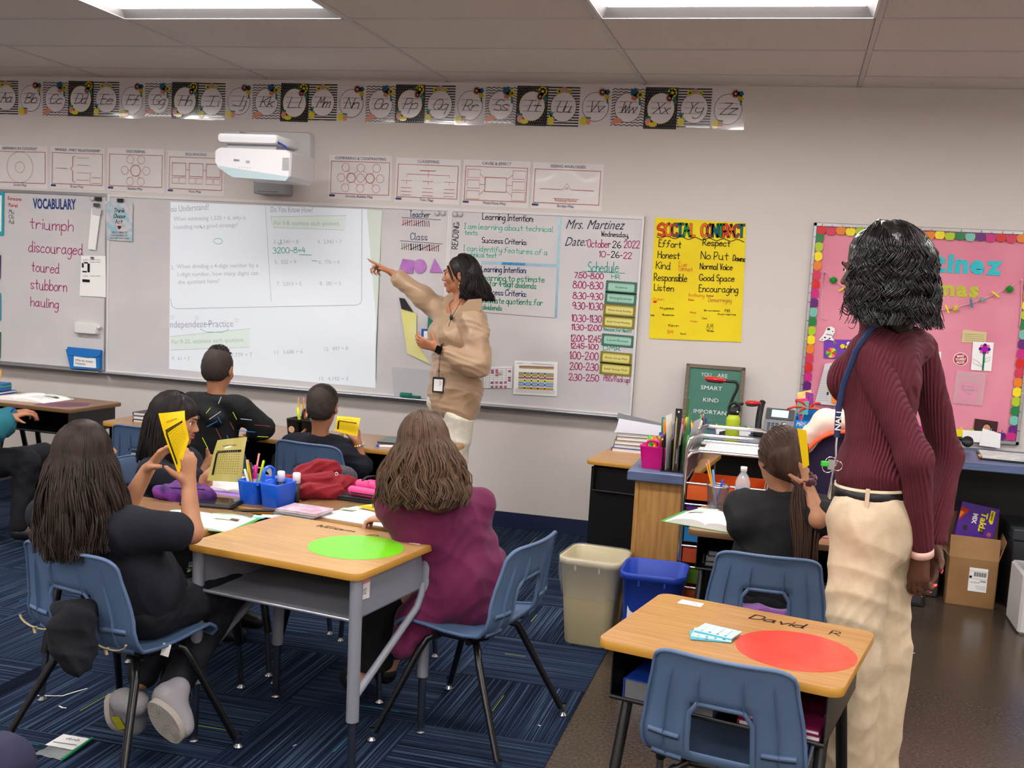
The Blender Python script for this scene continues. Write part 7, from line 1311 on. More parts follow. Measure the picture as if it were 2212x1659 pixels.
def book_open(lab, x, y, z, rz, w=.42, d=.27, h=.014, edge=GRNB, art=True, seed=0, name='open_workbook'):
    t = thing(name, lab, 'book', (x, y, z), rz); g = np.random.default_rng(seed); MB().box(-w/2-.004, w/2+.004, -d/2-.004, d/2+.004, 0, .0015).build('cover', t, edge)
    for s in (-1, 1):
        def zf(u, k=1): return .0016+h*k*(math.sin(min(1, u*1.15)*PI)**.5*.55+.42*(1-u))*(1 if u < .999 else .3)
        U = [0, .03, .08, .16, .3, .5, .7, .85, .95, 1]; mb = MB(); V = []; n = len(U)
        for v in (-d/2, d/2): V += [(s*u*w/2, v, zf(u)+.002*math.sin(u*6+v*20+seed)) for u in U]+[(s*u*w/2, v, .0015) for u in U]
        F = [(i, i+1, 2*n+i+1, 2*n+i) for i in range(n-1)]+[(i, n+i, n+i+1, i+1) for i in range(n-1)]+[(2*n+i, 2*n+i+1, 3*n+i+1, 3*n+i) for i in range(n-1)]+[(n-1, 2*n-1, 4*n-1, 3*n-1)]
        mb.add(V, F if s > 0 else [f[::-1] for f in F], False); mb.build('page_block', t, PAPER)
        mb = MB(); zz = lambda x_: zf(min(1, abs(x_)/(w/2)))+.0028+.001
        def q(x0, x1, y0, y1, m):
            mb.mat(m); xs_ = np.linspace(x0, x1, 5); mb.add([(a, b_, zz(a)) for b_ in (y0, y1) for a in xs_], [(i, i+1, 6+i, 5+i) for i in range(4)])
        for k in range(12): a = s*w*(.07 if s > 0 else .44); L = g.uniform(.18, .34)*w; yy = d*(.40-.065*k); q(a, a+L, yy, yy+.0022, GL) if k not in (3, 4, 5) or s < 0 else None
        if art: q(s*w*(.07 if s > 0 else .44), s*w*(.07 if s > 0 else .44)+.37*w, d*.44, d*.47, GRNB); q(s*w*.25-.04, s*w*.25+.02, d*.06, d*.2, ink((196, 214, 190))); q(s*w*.3-.0, s*w*.3+.03, d*.08, d*.19, ink((96, 74, 50)) if s > 0 else ink((180, 200, 180)))
        mb.build('print', t)
    return t
# ---- table cluster (z .655)
ZD = .6565
cx_, cy_, _ = onZ(578, 1075, ZD); ca = caddy('bright blue pencil caddy with a loop handle on the shared desks', -.122, -2.76, ZD, -.12, M('caddy_blue', (24, 92, 214), .3, coat=.3), .19, .14, .095)
bundle('pens in the blue caddy', (-.178, -2.76), ZD+.008, [('pen', LMM, .16, 2.6, .28, 'lime highlighter leaning left in the blue caddy'), ('pencil', PYL, .15, 3.4, .2, 'yellow pencil in the front of the blue caddy'), ('pen', BLACK, .15, 2.9, .12, 'black pen with lime stripe in the blue caddy'), ('marker', PKM, .135, .4, .05, 'pink marker in the blue caddy'), ('pencil', ERP, .17, 1.2, .2, 'pencil with a pink eraser end up in the blue caddy'), ('pen', LMM, .16, .1, .22, 'lime pen leaning right in the blue caddy'), ('pen', BLM, .14, 2.2, .1, 'blue pen in the blue caddy'), ('pen', WTM, .13, 3.3, .35, 'white pen leaning out of the blue caddy')], .03)
for k, (dx, l) in enumerate(((-.01, 'white glue stick at the back of the blue caddy'), (.055, 'white glue stick behind the caddy handle'))):
    t = thing('glue_stick', l, 'glue stick', (-.085+dx, -2.71, ZD+.008), 0, 'glue sticks in the blue caddy'); MB().lathe([(0, 0), (.014, 0), (.014, .075), (0, .075)], n=14).build('tube', t, M('glue_black', (40, 40, 44), .4)); MB().lathe([(0, .075), (.015, .075), (.015, .112), (.012, .115), (0, .115)], n=14).build('cap', t, WTM)
slab('dark blue glittery pouch book under the blue caddy', 'book', 'notebook', -.04, -2.80, ZD, .30, .16, .0001+.012, -.15, M('book_starry', (26, 34, 64), .4, noise=(120, (80, 90, 130), 2))) if 0 else None
book_open('open workbook behind the blue caddy, in front of the olive paper', -.35, -2.52, ZD, -.12+.08, .40, .26, .016, GRNB, True, 3)
slab('purple folder under the open workbook by the blue caddy', 'folder', 'folder', -.36, -2.66, ZD, .24, .10, .006, -.1, M('folder_lilac', (150, 110, 190), .5)) 
book_open('open workbook under the fair child\'s hand, picture of a person on it', .30, -2.79, ZD, -.16, .38, .24, .010, GRNB, True, 5)
for k, (dx, dy, m_, l) in enumerate(((0, 0, GRYB, 'grey spiral workbook between caddy and open workbook, bottom of three'), (.006, .008, M('book_silver', (150, 152, 158), .4), 'silver workbook in the middle of the small stack'), (.012, .004, M('book_flower', (206, 196, 204), .4, noise=(30, (196, 150, 176), 2)), 'flowered notebook on top of the small stack'))): slab(l, 'book', 'workbook', .075+dx, -2.875+dy, ZD+.0095*k, .17, .12, .009, -.2+.04*k, m_)
t = pencil('black marker lying in front of the blue caddy', (-.165, -2.94, ZD+.006), (-.03, -2.865, ZD+.006), BLACK, .005, 'pen')
book_open('open green-edged workbook under the long-haired child\'s elbow', -.20, -3.12, ZD, .1, .36, .22, .010, GRNB, True, 8)
t = thing('paper_scrap', 'teal cut paper at the edge of the left workbook', 'paper', (-.08, -2.97, ZD+.0002), -.2); MB().prism([(-.06, -.02), (.05, -.03), (.06, .01), (.0, .03), (-.05, .02)], 0, .0012).build('sheet', t, M('teal_paper', (90, 190, 180), .7))
for i, (x, y, a, l) in enumerate(((-.03, -2.955, .2, 'white strip of paper beside the black marker'), (.0, -2.93, .35, 'second white strip of paper below the caddy'))): t = thing('paper_strip', l, 'paper', (x, y, ZD+.0016+.001*i), a); MB().box(-.05, .05, -.012, .012, 0, .0008).build('sheet', t, PAPER)
# black tablet by the purple pouch
t = thing('tablet', 'thick black tablet case beside the purple pouch', 'tablet', (-.29, -2.87, ZD), .12); MB().box(-.10, .10, -.07, .07, 0, .018, .006).build('case', t, BLACK); MB().box(-.085, .085, -.056, .056, .018, .0186).build('screen', t, M('screen_dark', (30, 32, 38), .1))
t = thing('pencil_pouch', 'purple galaxy-print pencil pouch on the left desk', 'pouch', (-.42, -2.86, ZD)); v = Vol(); v.rc((-.49, -2.88, ZD+.03), (-.33, -2.84, ZD+.03), .034, .032, .02); v.rc((-.46, -2.85, ZD+.045), (-.36, -2.84, ZD+.042), .028, .028, .03); solid(v, 'pouch_body', t, M('galaxy_fabric', (48, 16, 84), .7, noise=(28, (104, 34, 124), 5), bump=(60, .4)), .006, folds(.008, 1.6, 4)); t.location = t.location
mb = MB(); mb.tube([(-.48, -2.90, ZD+.055), (-.33, -2.86, ZD+.055)], .003, 5); wbuild(mb, 'zipper', t, BLACK)
# crimson jacket heap
t = thing('jacket', 'crimson jacket bunched up on the shared desks', 'jacket', (.0, -2.50, ZD)); g = np.random.default_rng(4); v = Vol()
for (x, y, z_), (x2, y2, z2), r_ in [(tuple(A3(*q_[0])+A3(-.05, -.03, 0)), tuple(A3(*q_[1])+A3(-.05, -.03, 0)), q_[2]) for q_ in (((-.11, -2.50, .03), (.10, -2.47, .045), .045), ((-.06, -2.45, .07), (.04, -2.43, .085), .045), ((.0, -2.44, .10), (.05, -2.42, .105), .035), ((-.14, -2.55, .025), (-.02, -2.60, .025), .03), ((.02, -2.60, .03), (.12, -2.53, .035), .035), ((.10, -2.47, .05), (.14, -2.42, .04), .035), ((-.12, -2.47, .03), (-.07, -2.42, .05), .03), ((-.02, -2.55, .05), (.07, -2.50, .07), .035))]: v.rc((x, y, ZD+z_), (x2, y2, ZD+z2), r_, r_*.9, .012)
v.cut((0, 0, ZD+.0005), (0, 0, -1)); CRM = M('crimson_cloth', (128, 4, 26), .85, sheen=.05, bump=(200, .3)); solid(v, 'cloth', t, CRM, .005, folds(.018, 1.3, 7)); mb = MB(); c = atD(727, 1024, 4.02); mb.tube([c+A3(.006*math.cos(a), 0, .006*math.sin(a)) for a in np.linspace(0, 6.28, 12)], .002, 5, False); wbuild(mb, 'eyelet', t, CHROME)
# grey sleeve bag beyond the heap
t = thing('backpack', 'grey and black zip bag on the shared desks behind the crimson jacket', 'bag', (-.1, -2.36, ZD)); v = Vol(); c = atD(712, 1004, 4.42); c[2] = ZD+.06; v.rc(c+A3(-.05, 0, -.005), c+A3(.07, .02, -.02), .056, .045, .04); v.cut((0, 0, ZD+.001), (0, 0, -1)); solid(v, 'bag_body', t, M('heather_grey', (84, 80, 88), .9, noise=(160, (50, 46, 56), 4)), .007, folds(.006, 1.3, 9)); mb = MB(); mb.tube([c+A3(-.10, -.03, .01), c+A3(-.06, -.04, .045), c+A3(.02, -.035, .05)], .004, 5); wbuild(mb, 'zipper', t, BLACK)
# pink binder on black laptop
t = thing('laptop', 'closed black laptop under the pink binder', 'laptop', (.235, -2.50, ZD), -.1); MB().box(-.15, .15, -.10, .10, 0, .018, .005).build('base', t, BLACK); MB().box(-.15, .15, -.10, .10, .0185, .026, .003).build('lid', t, M('laptop_grey', (52, 54, 58), .35)); MB().tube([(-.1, .1, .018), (.1, .1, .018)], .005, 6).build('hinge', t, BLACK)
t = thing('zip_binder', 'bright pink zip binder with a black handle on the laptop', 'binder', (.24, -2.50, ZD+.027), -.14); PKZ = M('pink_nylon', (238, 72, 142), .55, bump=(180, .3)); v = Vol(); v.rc((.14, -2.565, ZD+.047), (.36, -2.60, ZD+.043), .019, .017, .02); v.rc((.13, -2.47, ZD+.050), (.37, -2.50, ZD+.046), .023, .019, .04); v.rc((.15, -2.42, ZD+.047), (.37, -2.44, ZD+.045), .02, .018, .03); solid(v, 'binder_body', t, PKZ, .005, folds(.003, 1, 3)); mb = MB(); mb.tube(arc([(.165, -2.40, ZD+.078), (.16, -2.47, ZD+.086), (.165, -2.53, ZD+.082)]), .006, 6, flat=.5); wbuild(mb, 'strap', t, BLACK); mb = MB(); mb.tube([(.11, -2.52, ZD+.045), (.15, -2.60, ZD+.045), (.37, -2.62, ZD+.042)], .003, 5); wbuild(mb, 'zipper', t, BLACK)
# yellow cards under the fair hand
for k in range(4): t = thing('flash_card', ('yellow card under the fair child\'s hand, bottom of the fan', 'yellow card second in the fan under the fair hand', 'yellow card third in the fan under the fair hand', 'top yellow card of the fan under the fair hand')[k], 'card', (.30+.012*k, -2.715+.008*k, ZD+.017+.002*k), -.35+.1*k, 'yellow cards under the hand'); mb = MB(); mb.smooth = False; mb.box(-.075, .055, -.022, .022, 0, .0008).build('sheet', t, M('yellow_card', (236, 204, 70), .5))
# ---- multiplication papers held by the children
YP_ = M('yellow_print_paper', (246, 206, 10), .45, coat=.15); OL = M('olive_sheet', (178, 166, 88), .22, coat=.6)
def mult(lab, c, m, cat='paper'):
    """c: four world corners tl,tr,br,bl of a slightly bent sheet with a printed multiplication table"""
    t = thing('multiplication_paper', lab, cat, c[0]); tl, tr, br, bl = [A3(*q) for q in c]; nr = nrm(np.cross(tr-tl, bl-tl)); nr = nr if np.dot(nr, CP-tl) > 0 else -nr
    at = lambda u, v, o=0: (1-v)*((1-u)*tl+u*tr)+v*((1-u)*bl+u*br)+nr*(.006*math.sin(u*3.1)+.004*math.sin(v*5)+o)
    mb = MB().mat(m); U = np.linspace(0, 1, 9); mb.grid([[tuple(at(u, v)) for u in U] for v in U]); mb.grid([[tuple(at(u, v, -.0008)) for u in U[::-1]] for v in U]); wbuild(mb, 'sheet', t)
    mb = MB().mat(BLKINK); q = lambda u0, u1, v0, v1: mb.grid([[tuple(at(u, v, .0012)) for u in np.linspace(u0, u1, 4)] for v in (v0, v1)], False)
    V, F = glyphs('MULTIPLICATION TABLE', .02); x0 = min(v[0] for v in V); x1 = max(v[0] for v in V); mb.add([tuple(at(.28+.44*(v[0]-x0)/(x1-x0), .185-.05*v[1], .0014)) for v in V], F)
    q(.12, .9, .28, .335); q(.10, .17, .335, .86)
    for i in range(10):
        for j in range(9): u = .21+.07*i; v = .375+.054*j; q(u, u+.022, v, v+.012)
    mb.mat(m); [mb.grid([[tuple(at(u, v, .0018)) for u in (.15+.07*i, .165+.07*i)] for v in (.298, .318)], False) for i in range(10)]; wbuild(mb, 'printed_table', t); return t
p_ = lambda x, y, d: atD(x, y, d)
mult('narrow bright yellow multiplication table held up by the long-haired child', [p_(342, 893, 3.20), p_(399, 887, 3.18), p_(407, 950, 3.19), p_(385, 1031, 3.22)], YP_)
mult('glossy olive multiplication table held by the dark-haired child', [p_(470, 951, 4.15), p_(534, 944, 4.12), p_(520, 1042, 4.10), p_(446, 1038, 4.13)], OL)
mult('yellow multiplication table raised by the child in the dark navy polo', [p_(729, 898, 5.15), p_(779, 903, 5.12), p_(771, 943, 5.12), p_(722, 930, 5.15)], YP_)
# ---- far desks
ZF = .6605
t = caddy('black pencil caddy with a cartoon sticker on the far desks', -.73, -1.20, ZF, -.05, BLACK, .17, .13, .10); MB(frame((-.045, -.066, .045), (1, 0, 0), (0, 0, 1))).prism(circ(0, 0, .018, 14), 0, .001).build('sticker', t, M('sticker_peach', (206, 170, 140), .5))
bundle('pens in the black caddy', (-.75, -1.20), ZF+.01, [('pencil', PYL, .19, 2.4, .22, 'yellow pencil leaning left in the black caddy'), ('pencil', PYL, .19, 1.4, .15, 'second yellow pencil in the black caddy'), ('marker', LMM, .15, 2.9, .2, 'lime highlighter in the black caddy'), ('pencil', PYL, .18, .3, .05, 'upright yellow pencil in the black caddy'), ('marker', ORM, .14, -.6, .1, 'orange marker in the black caddy')])
bundle('scissors and markers in the black caddy', (-.69, -1.20), ZF+.01, [('marker', PKM, .16, .1, .1, 'pink striped marker right in the black caddy'), ('marker', REM, .14, .8, .15, 'red marker in the black caddy'), ('pen', TLM, .19, 2.0, .18, 'teal-handled scissors tip in the black caddy'), ('pen', PKM, .215, 1.9, .2, 'pink pen above the others in the black caddy')])
t = thing('worksheet', 'pale pink sheet on the far desk beside the black caddy', 'paper', (-.80, -1.28, ZF), .1); MB().box(-.11, .11, -.07, .07, 0, .001).build('sheet', t, M('pink_sheet', (222, 186, 192), .7))
slab('small green-edged paper pad behind the pink sheet', 'pad', 'note_pad', -.74, -1.14, ZF, .1, .08, .006, .2, GRNB)
t = thing('laptop', 'closed grey laptop on the far right desk behind the raised yellow paper', 'laptop', (-.17, -1.10, ZF), .05); MB().box(-.15, .15, -.10, .10, 0, .012, .003).build('base', t, BLACK); MB().box(-.15, .15, -.10, .10, .0125, .018, .002).build('lid', t, M('laptop_lid_grey', (92, 100, 100), .4))
t = thing('marker', 'blue dry-erase marker on the far right desk', 'marker', (-.22, -1.30, ZF+.008), 0); MB().tube([(-.04, -.01, 0), (.03, .02, 0)], .0075, 8).build('barrel', t, WTM); MB().tube([(.03, .02, 0), (.07, .037, 0)], .0085, 8).build('cap', t, BLM); MB().tube([(-.04, -.01, 0), (-.055, -.016, 0)], .0085, 8).build('end_cap', t, BLM)
t = thing('index_card', 'small white card at the right end of the far desk', 'card', (.02, -1.10, ZF), .2); MB().box(-.03, .03, -.02, .02, 0, .001).build('sheet', t, PAPER)
for k in range(3): slab(('black folder at the bottom of the pile left of the straight-haired child', 'grey folder in the middle of the pile left of the straight-haired child', 'white-edged folder on top of the pile left of the straight-haired child')[k], 'folder', 'folder', -1.60, -1.17, ZF+.020*k, .26, .2, .018, -.03*k, (BKB, GRYB, BKB)[k])
book_open('open book on the purple-stained desk at the left', -2.76, -.80, ZF, .0, .44, .28, .03, GRNB, True, 11)
for k in range(2): slab(('blue folder stack at the left picture edge', 'blue folder on top at the left picture edge')[k], 'folder', 'folder', -3.10, -.80, ZF+.016*k, .26, .26, .014, .1*k, NVB)
t = thing('pencil_box', 'blue-green pencil box at the left picture edge', 'box', (-3.06, -.78, ZF+.034), .1); MB().box(-.10, .10, -.05, .05, 0, .05, .005).build('box_body', t, M('box_teal', (30, 90, 150), .4)); MB().box(-.101, .101, -.051, .051, .028, .033).build('lid_seam', t, GNM)
pencil('yellow pencil standing out above the left edge desk', onY(-10, 872, -1.15), onY(3, 797, -1.10), PYL, .004); pencil('blue pencil in the teal-sleeved child\'s hand', atD(20, 893, 5.45), atD(33, 880, 5.42), BLM, .004)
# ---- blue index cards on the red-circle desk
CB_ = M('card_blue', (186, 224, 232), .5); CT_2 = M('card_teal_edge', (70, 170, 186), .5); cp = onZ(1545, 1372, .661)
for k, (dx, dy, a, l) in enumerate(((-.012, -.02, .25, 'bottom pale blue card of the pile on the red-circle desk'), (-.006, -.012, .05, 'second pale blue card of the pile, turned left'), (.004, .006, -.18, 'third pale blue card of the pile'), (.006, .010, -.22, 'top pale blue card, ruled and facing up, on the red-circle desk'))):
    t = thing('index_card', l, 'card', (cp[0]+dx, cp[1]+dy, .6612+.0026*k), a-.1, 'pale blue cards on the desk'); MB().box(-.052, .052, -.036, .036, 0, .0022).build('sheet', t, CB_ if k % 2 else CT_2)
    mb = MB().mat(GL)
    for i in range(4): line(mb, [(-.034+.022*i, -.022), (-.034+.022*i, .026)], .0012, .0026); rect(mb, -.037+.022*i, -.030+.022*i, -.031, -.026, .0026, BLKINK if i else GL)
    orect(mb, -.047, .047, -.033, .033, .0008, .0026, GL); mb.build('print', t)
# ---- cart top, desk of the ponytailed child
t = thing('list_sheet', 'white ruled list sheets in the tray on the cart top', 'paper', (1.56, -1.70, .8725), 0); mb = MB().mat(PAPER).box(-.15, .13, -.10, .11, 0, .006); mb.build('sheets', t); mb = MB(); [line(mb, [(-.13+.0135*i, -.09), (-.13+.0135*i, .10)], .0016, .0066, GL) for i in range(19)]; mb.build('print', t); MB().box(-.15, -.13, -.03, .03, .006, .009, .001).build('clip', t, BLACK)
t = thing('mesh_cup', 'silver mesh pencil cup on the ponytailed child\'s desk', 'cup', (1.515, -1.96, .656)); MSH = M('mesh_metal', (140, 140, 146), .35, .9, alpha=.55); MB().lathe([(.036, 0), (.037, .002), (.047, .098)], n=24).build('mesh_wall', t, MSH)
MB().lathe([(.0475, .096), (.049, .099), (.0475, .102), (.046, .099), (.0475, .096)], n=24).build('rim', t, CHROME); MB().lathe([(0, 0), (.037, 0), (.037, .003), (0, .003)], n=20).build('base', t, CHROME)
bundle('pens in the mesh cup', (1.515, -1.96), .662, [('pencil', PYL, .19, 2.7, .28, 'yellow pencil leaning left in the mesh cup'), ('pencil', PYL, .18, 2.9, .33, 'second yellow pencil leaning left in the mesh cup'), ('pen', M('pen_skyblue', (90, 150, 220), .3), .16, 2.5, .2, 'light blue pen in the mesh cup'), ('pen', BLM, .12, .2, .2, 'dark blue pen right in the mesh cup')])
t = thing('paper_slip', 'white slip of paper under the mesh cup', 'paper', (1.475, -1.99, .6552), .3); MB().box(-.03, .03, -.03, .03, 0, .0006).build('sheet', t, PAPER)
bkp = onZ(1550, 1120, .657); book_open('thick textbook open on the ponytailed child\'s desk, green page edges', 1.535, -2.24, .6555, -.28, .36, .25, .030, GRNB, True, 21, 'open_textbook')
t = thing('water_bottle', 'clear plastic bottle with a blue label on the ponytailed child\'s desk', 'bottle', (1.615, -1.97, .656)); PLB = M('clear_bottle', (226, 232, 236), .06, alpha=.35, coat=.8); MB().lathe([(0, 0), (.028, 0), (.031, .006), (.031, .05), (.029, .06), (.031, .07), (.031, .125), (.022, .15), (.012, .165), (.012, .175)], n=20).build('bottle_body', t, PLB); MB().lathe([(.0315, .055), (.0315, .105)], n=20).build('label', t, M('label_blue', (30, 70, 170), .4, noise=(60, (210, 210, 216), 2))); MB().lathe([(0, .19), (.0135, .19), (.0135, .172), (0, .172)], n=14).build('cap', t, WTM)
slab('bright pink notebook at the right side of the ponytailed child\'s desk', 'book', 'notebook', 2.0-.06, -2.20, .6555, .16, .2, .012, .1, M('book_hotpink', (244, 60, 150), .4))
t = thing('folder', 'yellow folder held up in front of the ponytailed child', 'folder', atD(1735, 960, 3.6)); c = [p_(1722, 925, 3.55), p_(1742, 930, 3.53), p_(1748, 1005, 3.55), p_(1735, 1012, 3.57)]; mb = MB(); nv_ = A3(.0, .003, 0); mb.add(c+[q+nv_ for q in c], [(0, 1, 2, 3), (7, 6, 5, 4), (0, 4, 5, 1), (1, 5, 6, 2), (2, 6, 7, 3), (3, 7, 4, 0)]); wbuild(mb, 'cover', t, YP_)
# ---- purple cloth in the chair slot, navy jacket on the left chair, blue lunch things
t = thing('sweater', 'purple velvety sweater bunched on the ponytailed child\'s chair seat', 'clothing', (1.74, -2.74, .42)); v = Vol(); v.rc((1.66, -2.80, .47), (1.84, -2.80, .46), .05, .045, .03); v.rc((1.68, -2.76, .43), (1.82, -2.74, .43), .05, .05, .03); solid(v, 'cloth', t, M('purple_velvet', (96, 14, 120), .6, sheen=.5), .006, folds(.012, 1.3, 3))
t = thing('jacket', 'dark navy jacket hanging through the left front chair', 'jacket', (-.2, -3.75, .4)); v = Vol()
for a, b_, r1, r2 in ((atD(160, 1350, 3.0), atD(155, 1430, 2.97), .040, .034), (atD(185, 1340, 3.0), atD(170, 1442, 2.96), .036, .03), (atD(140, 1320, 3.06), atD(185, 1320, 3.06), .034, .034), (atD(140, 1345, 3.0), atD(138, 1400, 2.98), .028, .026)): v.rc(a, b_, r1, r2, .03)
solid(v, 'cloth', t, M('navy_fleece', (9, 11, 22), .95), .006, folds(.014, 1.1, 6)); mb = MB(frame(atD(358, 1403, 3.19), (1, .1, -.2), (0, .1, 1))).box(-.012, .014, -.02, .018, 0, .001); t2 = thing('care_tag', 'white care tag sticking out at the long-haired child\'s side', 'tag', atD(358, 1403, 3.2)); wbuild(mb, 'tag_sheet', t2, PAPER)
# ---- counter, left part: books, bucket, files, bottle, lamp, phone
def base(x, y, z=ZC): return onZ(x, y, z)
BKS = [('white and blue hardback at the bottom of the stack beside the pink bucket', NVB, .022), ('spiral notebook second from the bottom of the stack', GRYB, .018), ('tan workbook in the middle of the stack', M('book_tan', (150, 130, 100), .6), .02), ('brown workbook fourth in the stack', M('book_brown', (96, 84, 64), .6), .02), ('grey magazine near the top of the stack', M('book_lightgrey', (170, 166, 166), .5), .014)]
z_ = .7015
for k, (l, m_, h_) in enumerate(BKS): slab(l, 'book', 'book', 1.02+.004*(k % 2), -.86+.01*k, z_, .24, .24, h_, -.05+.04*k, m_); z_ += h_
t = thing('open_notebook', 'grid-ruled notebook lying open on top of the book stack', 'notebook', (1.02, -.82, z_), .05); mb = MB(); mb.grid([[(-.13+.27*u, -.11+.2*v, .003+.05*v**3*(1-u*.5)) for u in np.linspace(0, 1, 7)] for v in np.linspace(0, 1, 7)]); mb.build('page', t, M('grid_page', (196, 194, 204), .7)); mb = MB(); mb.grid([[(-.14+.28*u, .09+.03*v, .05+.03*v-.045*u) for u in np.linspace(0, 1, 5)] for v in np.linspace(0, 1, 3)]); mb.build('raised_cover', t, GRYB)
t = thing('letter_stack', 'pinkish paper bundle beside the open notebook', 'paper', (1.13, -.93, z_+.001-.06), .2); MB().box(-.08, .08, -.06, .06, 0, .02, .002).build('sheets', t, M('paper_pinkish', (200, 176, 168), .7))
bp_ = base(1411, 1012); t = thing('marker_bucket', 'bright magenta bucket full of markers on the counter corner', 'bucket', (bp_[0], bp_[1]+.03, ZC), -.1); MGB = M('magenta_plastic', (214, 14, 128), .4)
mb = MB(); L = []; w_, d_, h_ = .062, .05, .10
for zz, k in ((0, .78), (.003, .8), (h_-.004, 1.0), (h_, 1.04), (h_, .97), (.005, .76)): L.append([(u*k, v*k, zz) for u, v in rrect(-w_, w_, -d_, d_, .016, 4)])
n = len(L[0]); mb.add([p for l in L for p in l], [(i*n+k, i*n+(k+1) % n, (i+1)*n+(k+1) % n, (i+1)*n+k) for i in range(5) for k in range(n)], True); mb.add(L[-1], [tuple(range(n))]); mb.add(L[0], [tuple(range(n))[::-1]]); mb.build('bucket_body', t, MGB)
MB().tube(arc([(-.028, -d_, h_-.005), (-.024, -d_, h_+.02), (0, -d_, h_+.026), (.024, -d_, h_+.02), (.028, -d_, h_-.005)]), .0045, 6, flat=1.4).build('handle', t, MGB)
mk = [PKM, LMM, GNM, BLACK, PUM, TLM, YP_, ORM, WTM, REM]; sp = []
for k in range(18): sp.append(('marker', mk[k % 10], .120+.024*((k*7) % 5)/5, k*1.37, .1+.25*((k*3) % 4)/4, '%s marker leaning %s in the magenta bucket' % (('pink', 'lime', 'green', 'black', 'purple', 'teal', 'yellow', 'orange', 'white', 'red')[k % 10], ('to the right', 'back and right', 'to the back', 'back and left', 'to the left', 'forward and left', 'forward', 'forward and right')[int(k*1.37/(PI/4)+.5) % 8])))
bundle('markers in the magenta bucket', (t.location.x, t.location.y), ZC+.008, sp, .06)
# file rack with papers
fr_ = base(1465, 1020); t = thing('file_sorter', 'black mesh file sorter on the counter beside the cart', 'sorter', (1.33, -1.70, ZC), 0)
for k in range(3): MB().box(-.075+.035*k, -.072+.035*k, -.11, .11, 0, .16-.02*k, .001).build('divider', t, BLACK)
MB().box(-.08, .03, -.11, .11, 0, .004).build('base_plate', t, BLACK)
for k in range(6):
    t = thing('file_paper', ('white curled papers in the sorter, first from the left', 'manila folder standing in the sorter', 'white papers standing in the middle of the sorter', 'green-edged folder in the sorter', 'white bent papers leaning right in the sorter', 'grey folder last in the sorter')[k], 'paper', (1.27+.022*k, -1.70, ZC+.005), 0, 'papers in the file sorter'); mb = MB(); mb.grid([[(.05*(k-1)*.22*v**2+.012*math.sin(u*3+k), -.10+.2*u, .24*v-.02*(k % 3)*v) for u in np.linspace(0, 1, 6)] for v in np.linspace(0, 1, 7)]); mb.build('sheet', t, (PAPER, M('manila', (214, 190, 140), .7), PAPER, GRNB, PAPER, GRYB)[k])
t = thing('ruler', 'black metal ruler with a hole standing among the supplies', 'ruler', base(1460, 985), 0); c0, c1 = onY(1470, 952, -1.1), onY(1459, 883, -1.1); mb = MB(frame((c0+c1)/2, (1, 0, 0), c1-c0)); L_ = np.linalg.norm(c1-c0)/2; mb.prism(rrect(-.017, .017, -L_-.05, L_, .003, 2), -.001, .001); wbuild(mb, 'ruler_blade', t, M('ruler_black', (42, 40, 38), .35)); mb = MB(frame((c0+c1)/2, (1, 0, 0), c1-c0)).mat(PAPER); mb.add([(x, y, .0018) for x, y in circ(0, L_-.016, .005, 10)], [tuple(range(10))]); wbuild(mb, 'hang_hole', t)
pencil('very long green pencil standing tall in front of the letter board', onY(1478, 935, -1.0), onY(1489, 855, -1.0), M('pencil_green', (60, 110, 40), .4), .006)
g = np.random.default_rng(12)
cupc = A3(1.26, -1.12, ZC); 
def cup(lab, x, y, m, r=.035, h=.09): t = thing('pen_cup', lab, 'cup', (x, y, ZC)); MB().lathe([(0, 0), (r*.9, 0), (r, h), (r*.93, h), (r*.85, .004), (0, .004)], n=20).build('cup_body', t, m); return t
for cx2, cy2, m_, l, seed_ in ((1.20, -1.22, PUM, 'purple pen cup behind the magenta bucket', 1), (1.27, -1.05, BLACK, 'black pen cup behind the file sorter', 2), (1.36, -.96, M('cup_teal', (20, 110, 100), .4), 'teal pen cup left of the lime bottle', 3), (1.33, -1.2, GRNB, 'green pen cup behind the sorter papers', 4)):
    cup(l, cx2, cy2, m_); gg = np.random.default_rng(seed_); nm = l.split(' pen cup')[0]
    bundle('pens in the %s cup' % nm, (cx2, cy2), ZC+.006, [(('pencil', 'pen', 'marker')[int(gg.integers(3))], mk[(k+seed_*3) % 10], gg.uniform(.13, .17), k*.9, gg.uniform(.08, .3), '%s %s in the %s pen cup' % (('pink', 'lime', 'green', 'black', 'purple', 'teal', 'yellow', 'orange', 'white', 'red')[(k+seed_*3) % 10], ('writing tool leaning left', 'writing tool leaning right', 'writing tool upright')[k % 3], nm)) for k in range(7)], .035)
bt = base(1580, 957); t = thing('water_bottle', 'lime green insulated bottle with a black loop cap on the counter', 'bottle', (bt[0], bt[1], ZC)); LG = M('lime_powdercoat', (176, 196, 40), .5, bump=(300, .2)); MB().lathe([(0, 0), (.034, 0), (.037, .004), (.037, .125), (.036, .135), (.026, .15), (.0255, .156), (0, .156)], n=28).build('bottle_body', t, LG)
MB().lathe([(.0265, .153), (.0285, .155), (.0285, .182), (.024, .186), (0, .186)], n=24).build('cap', t, BLACK); MB().tube(arc([(-.028, 0, .170), (-.024, 0, .2), (0, 0, .216), (.024, 0, .2), (.028, 0, .170)]), .005, 8, flat=1.5).build('loop', t, BLACK); MB(Matrix.Translation((.02, -.022, .17)) @ Matrix.Rotation(PI/2, 4, 'X')).lathe([(0, .004), (.006, .004), (.006, 0), (0, 0)], n=12).build('rivet', t, CHROME)
RDG = M('glossy_red', (196, 16, 26), .15, coat=.6)
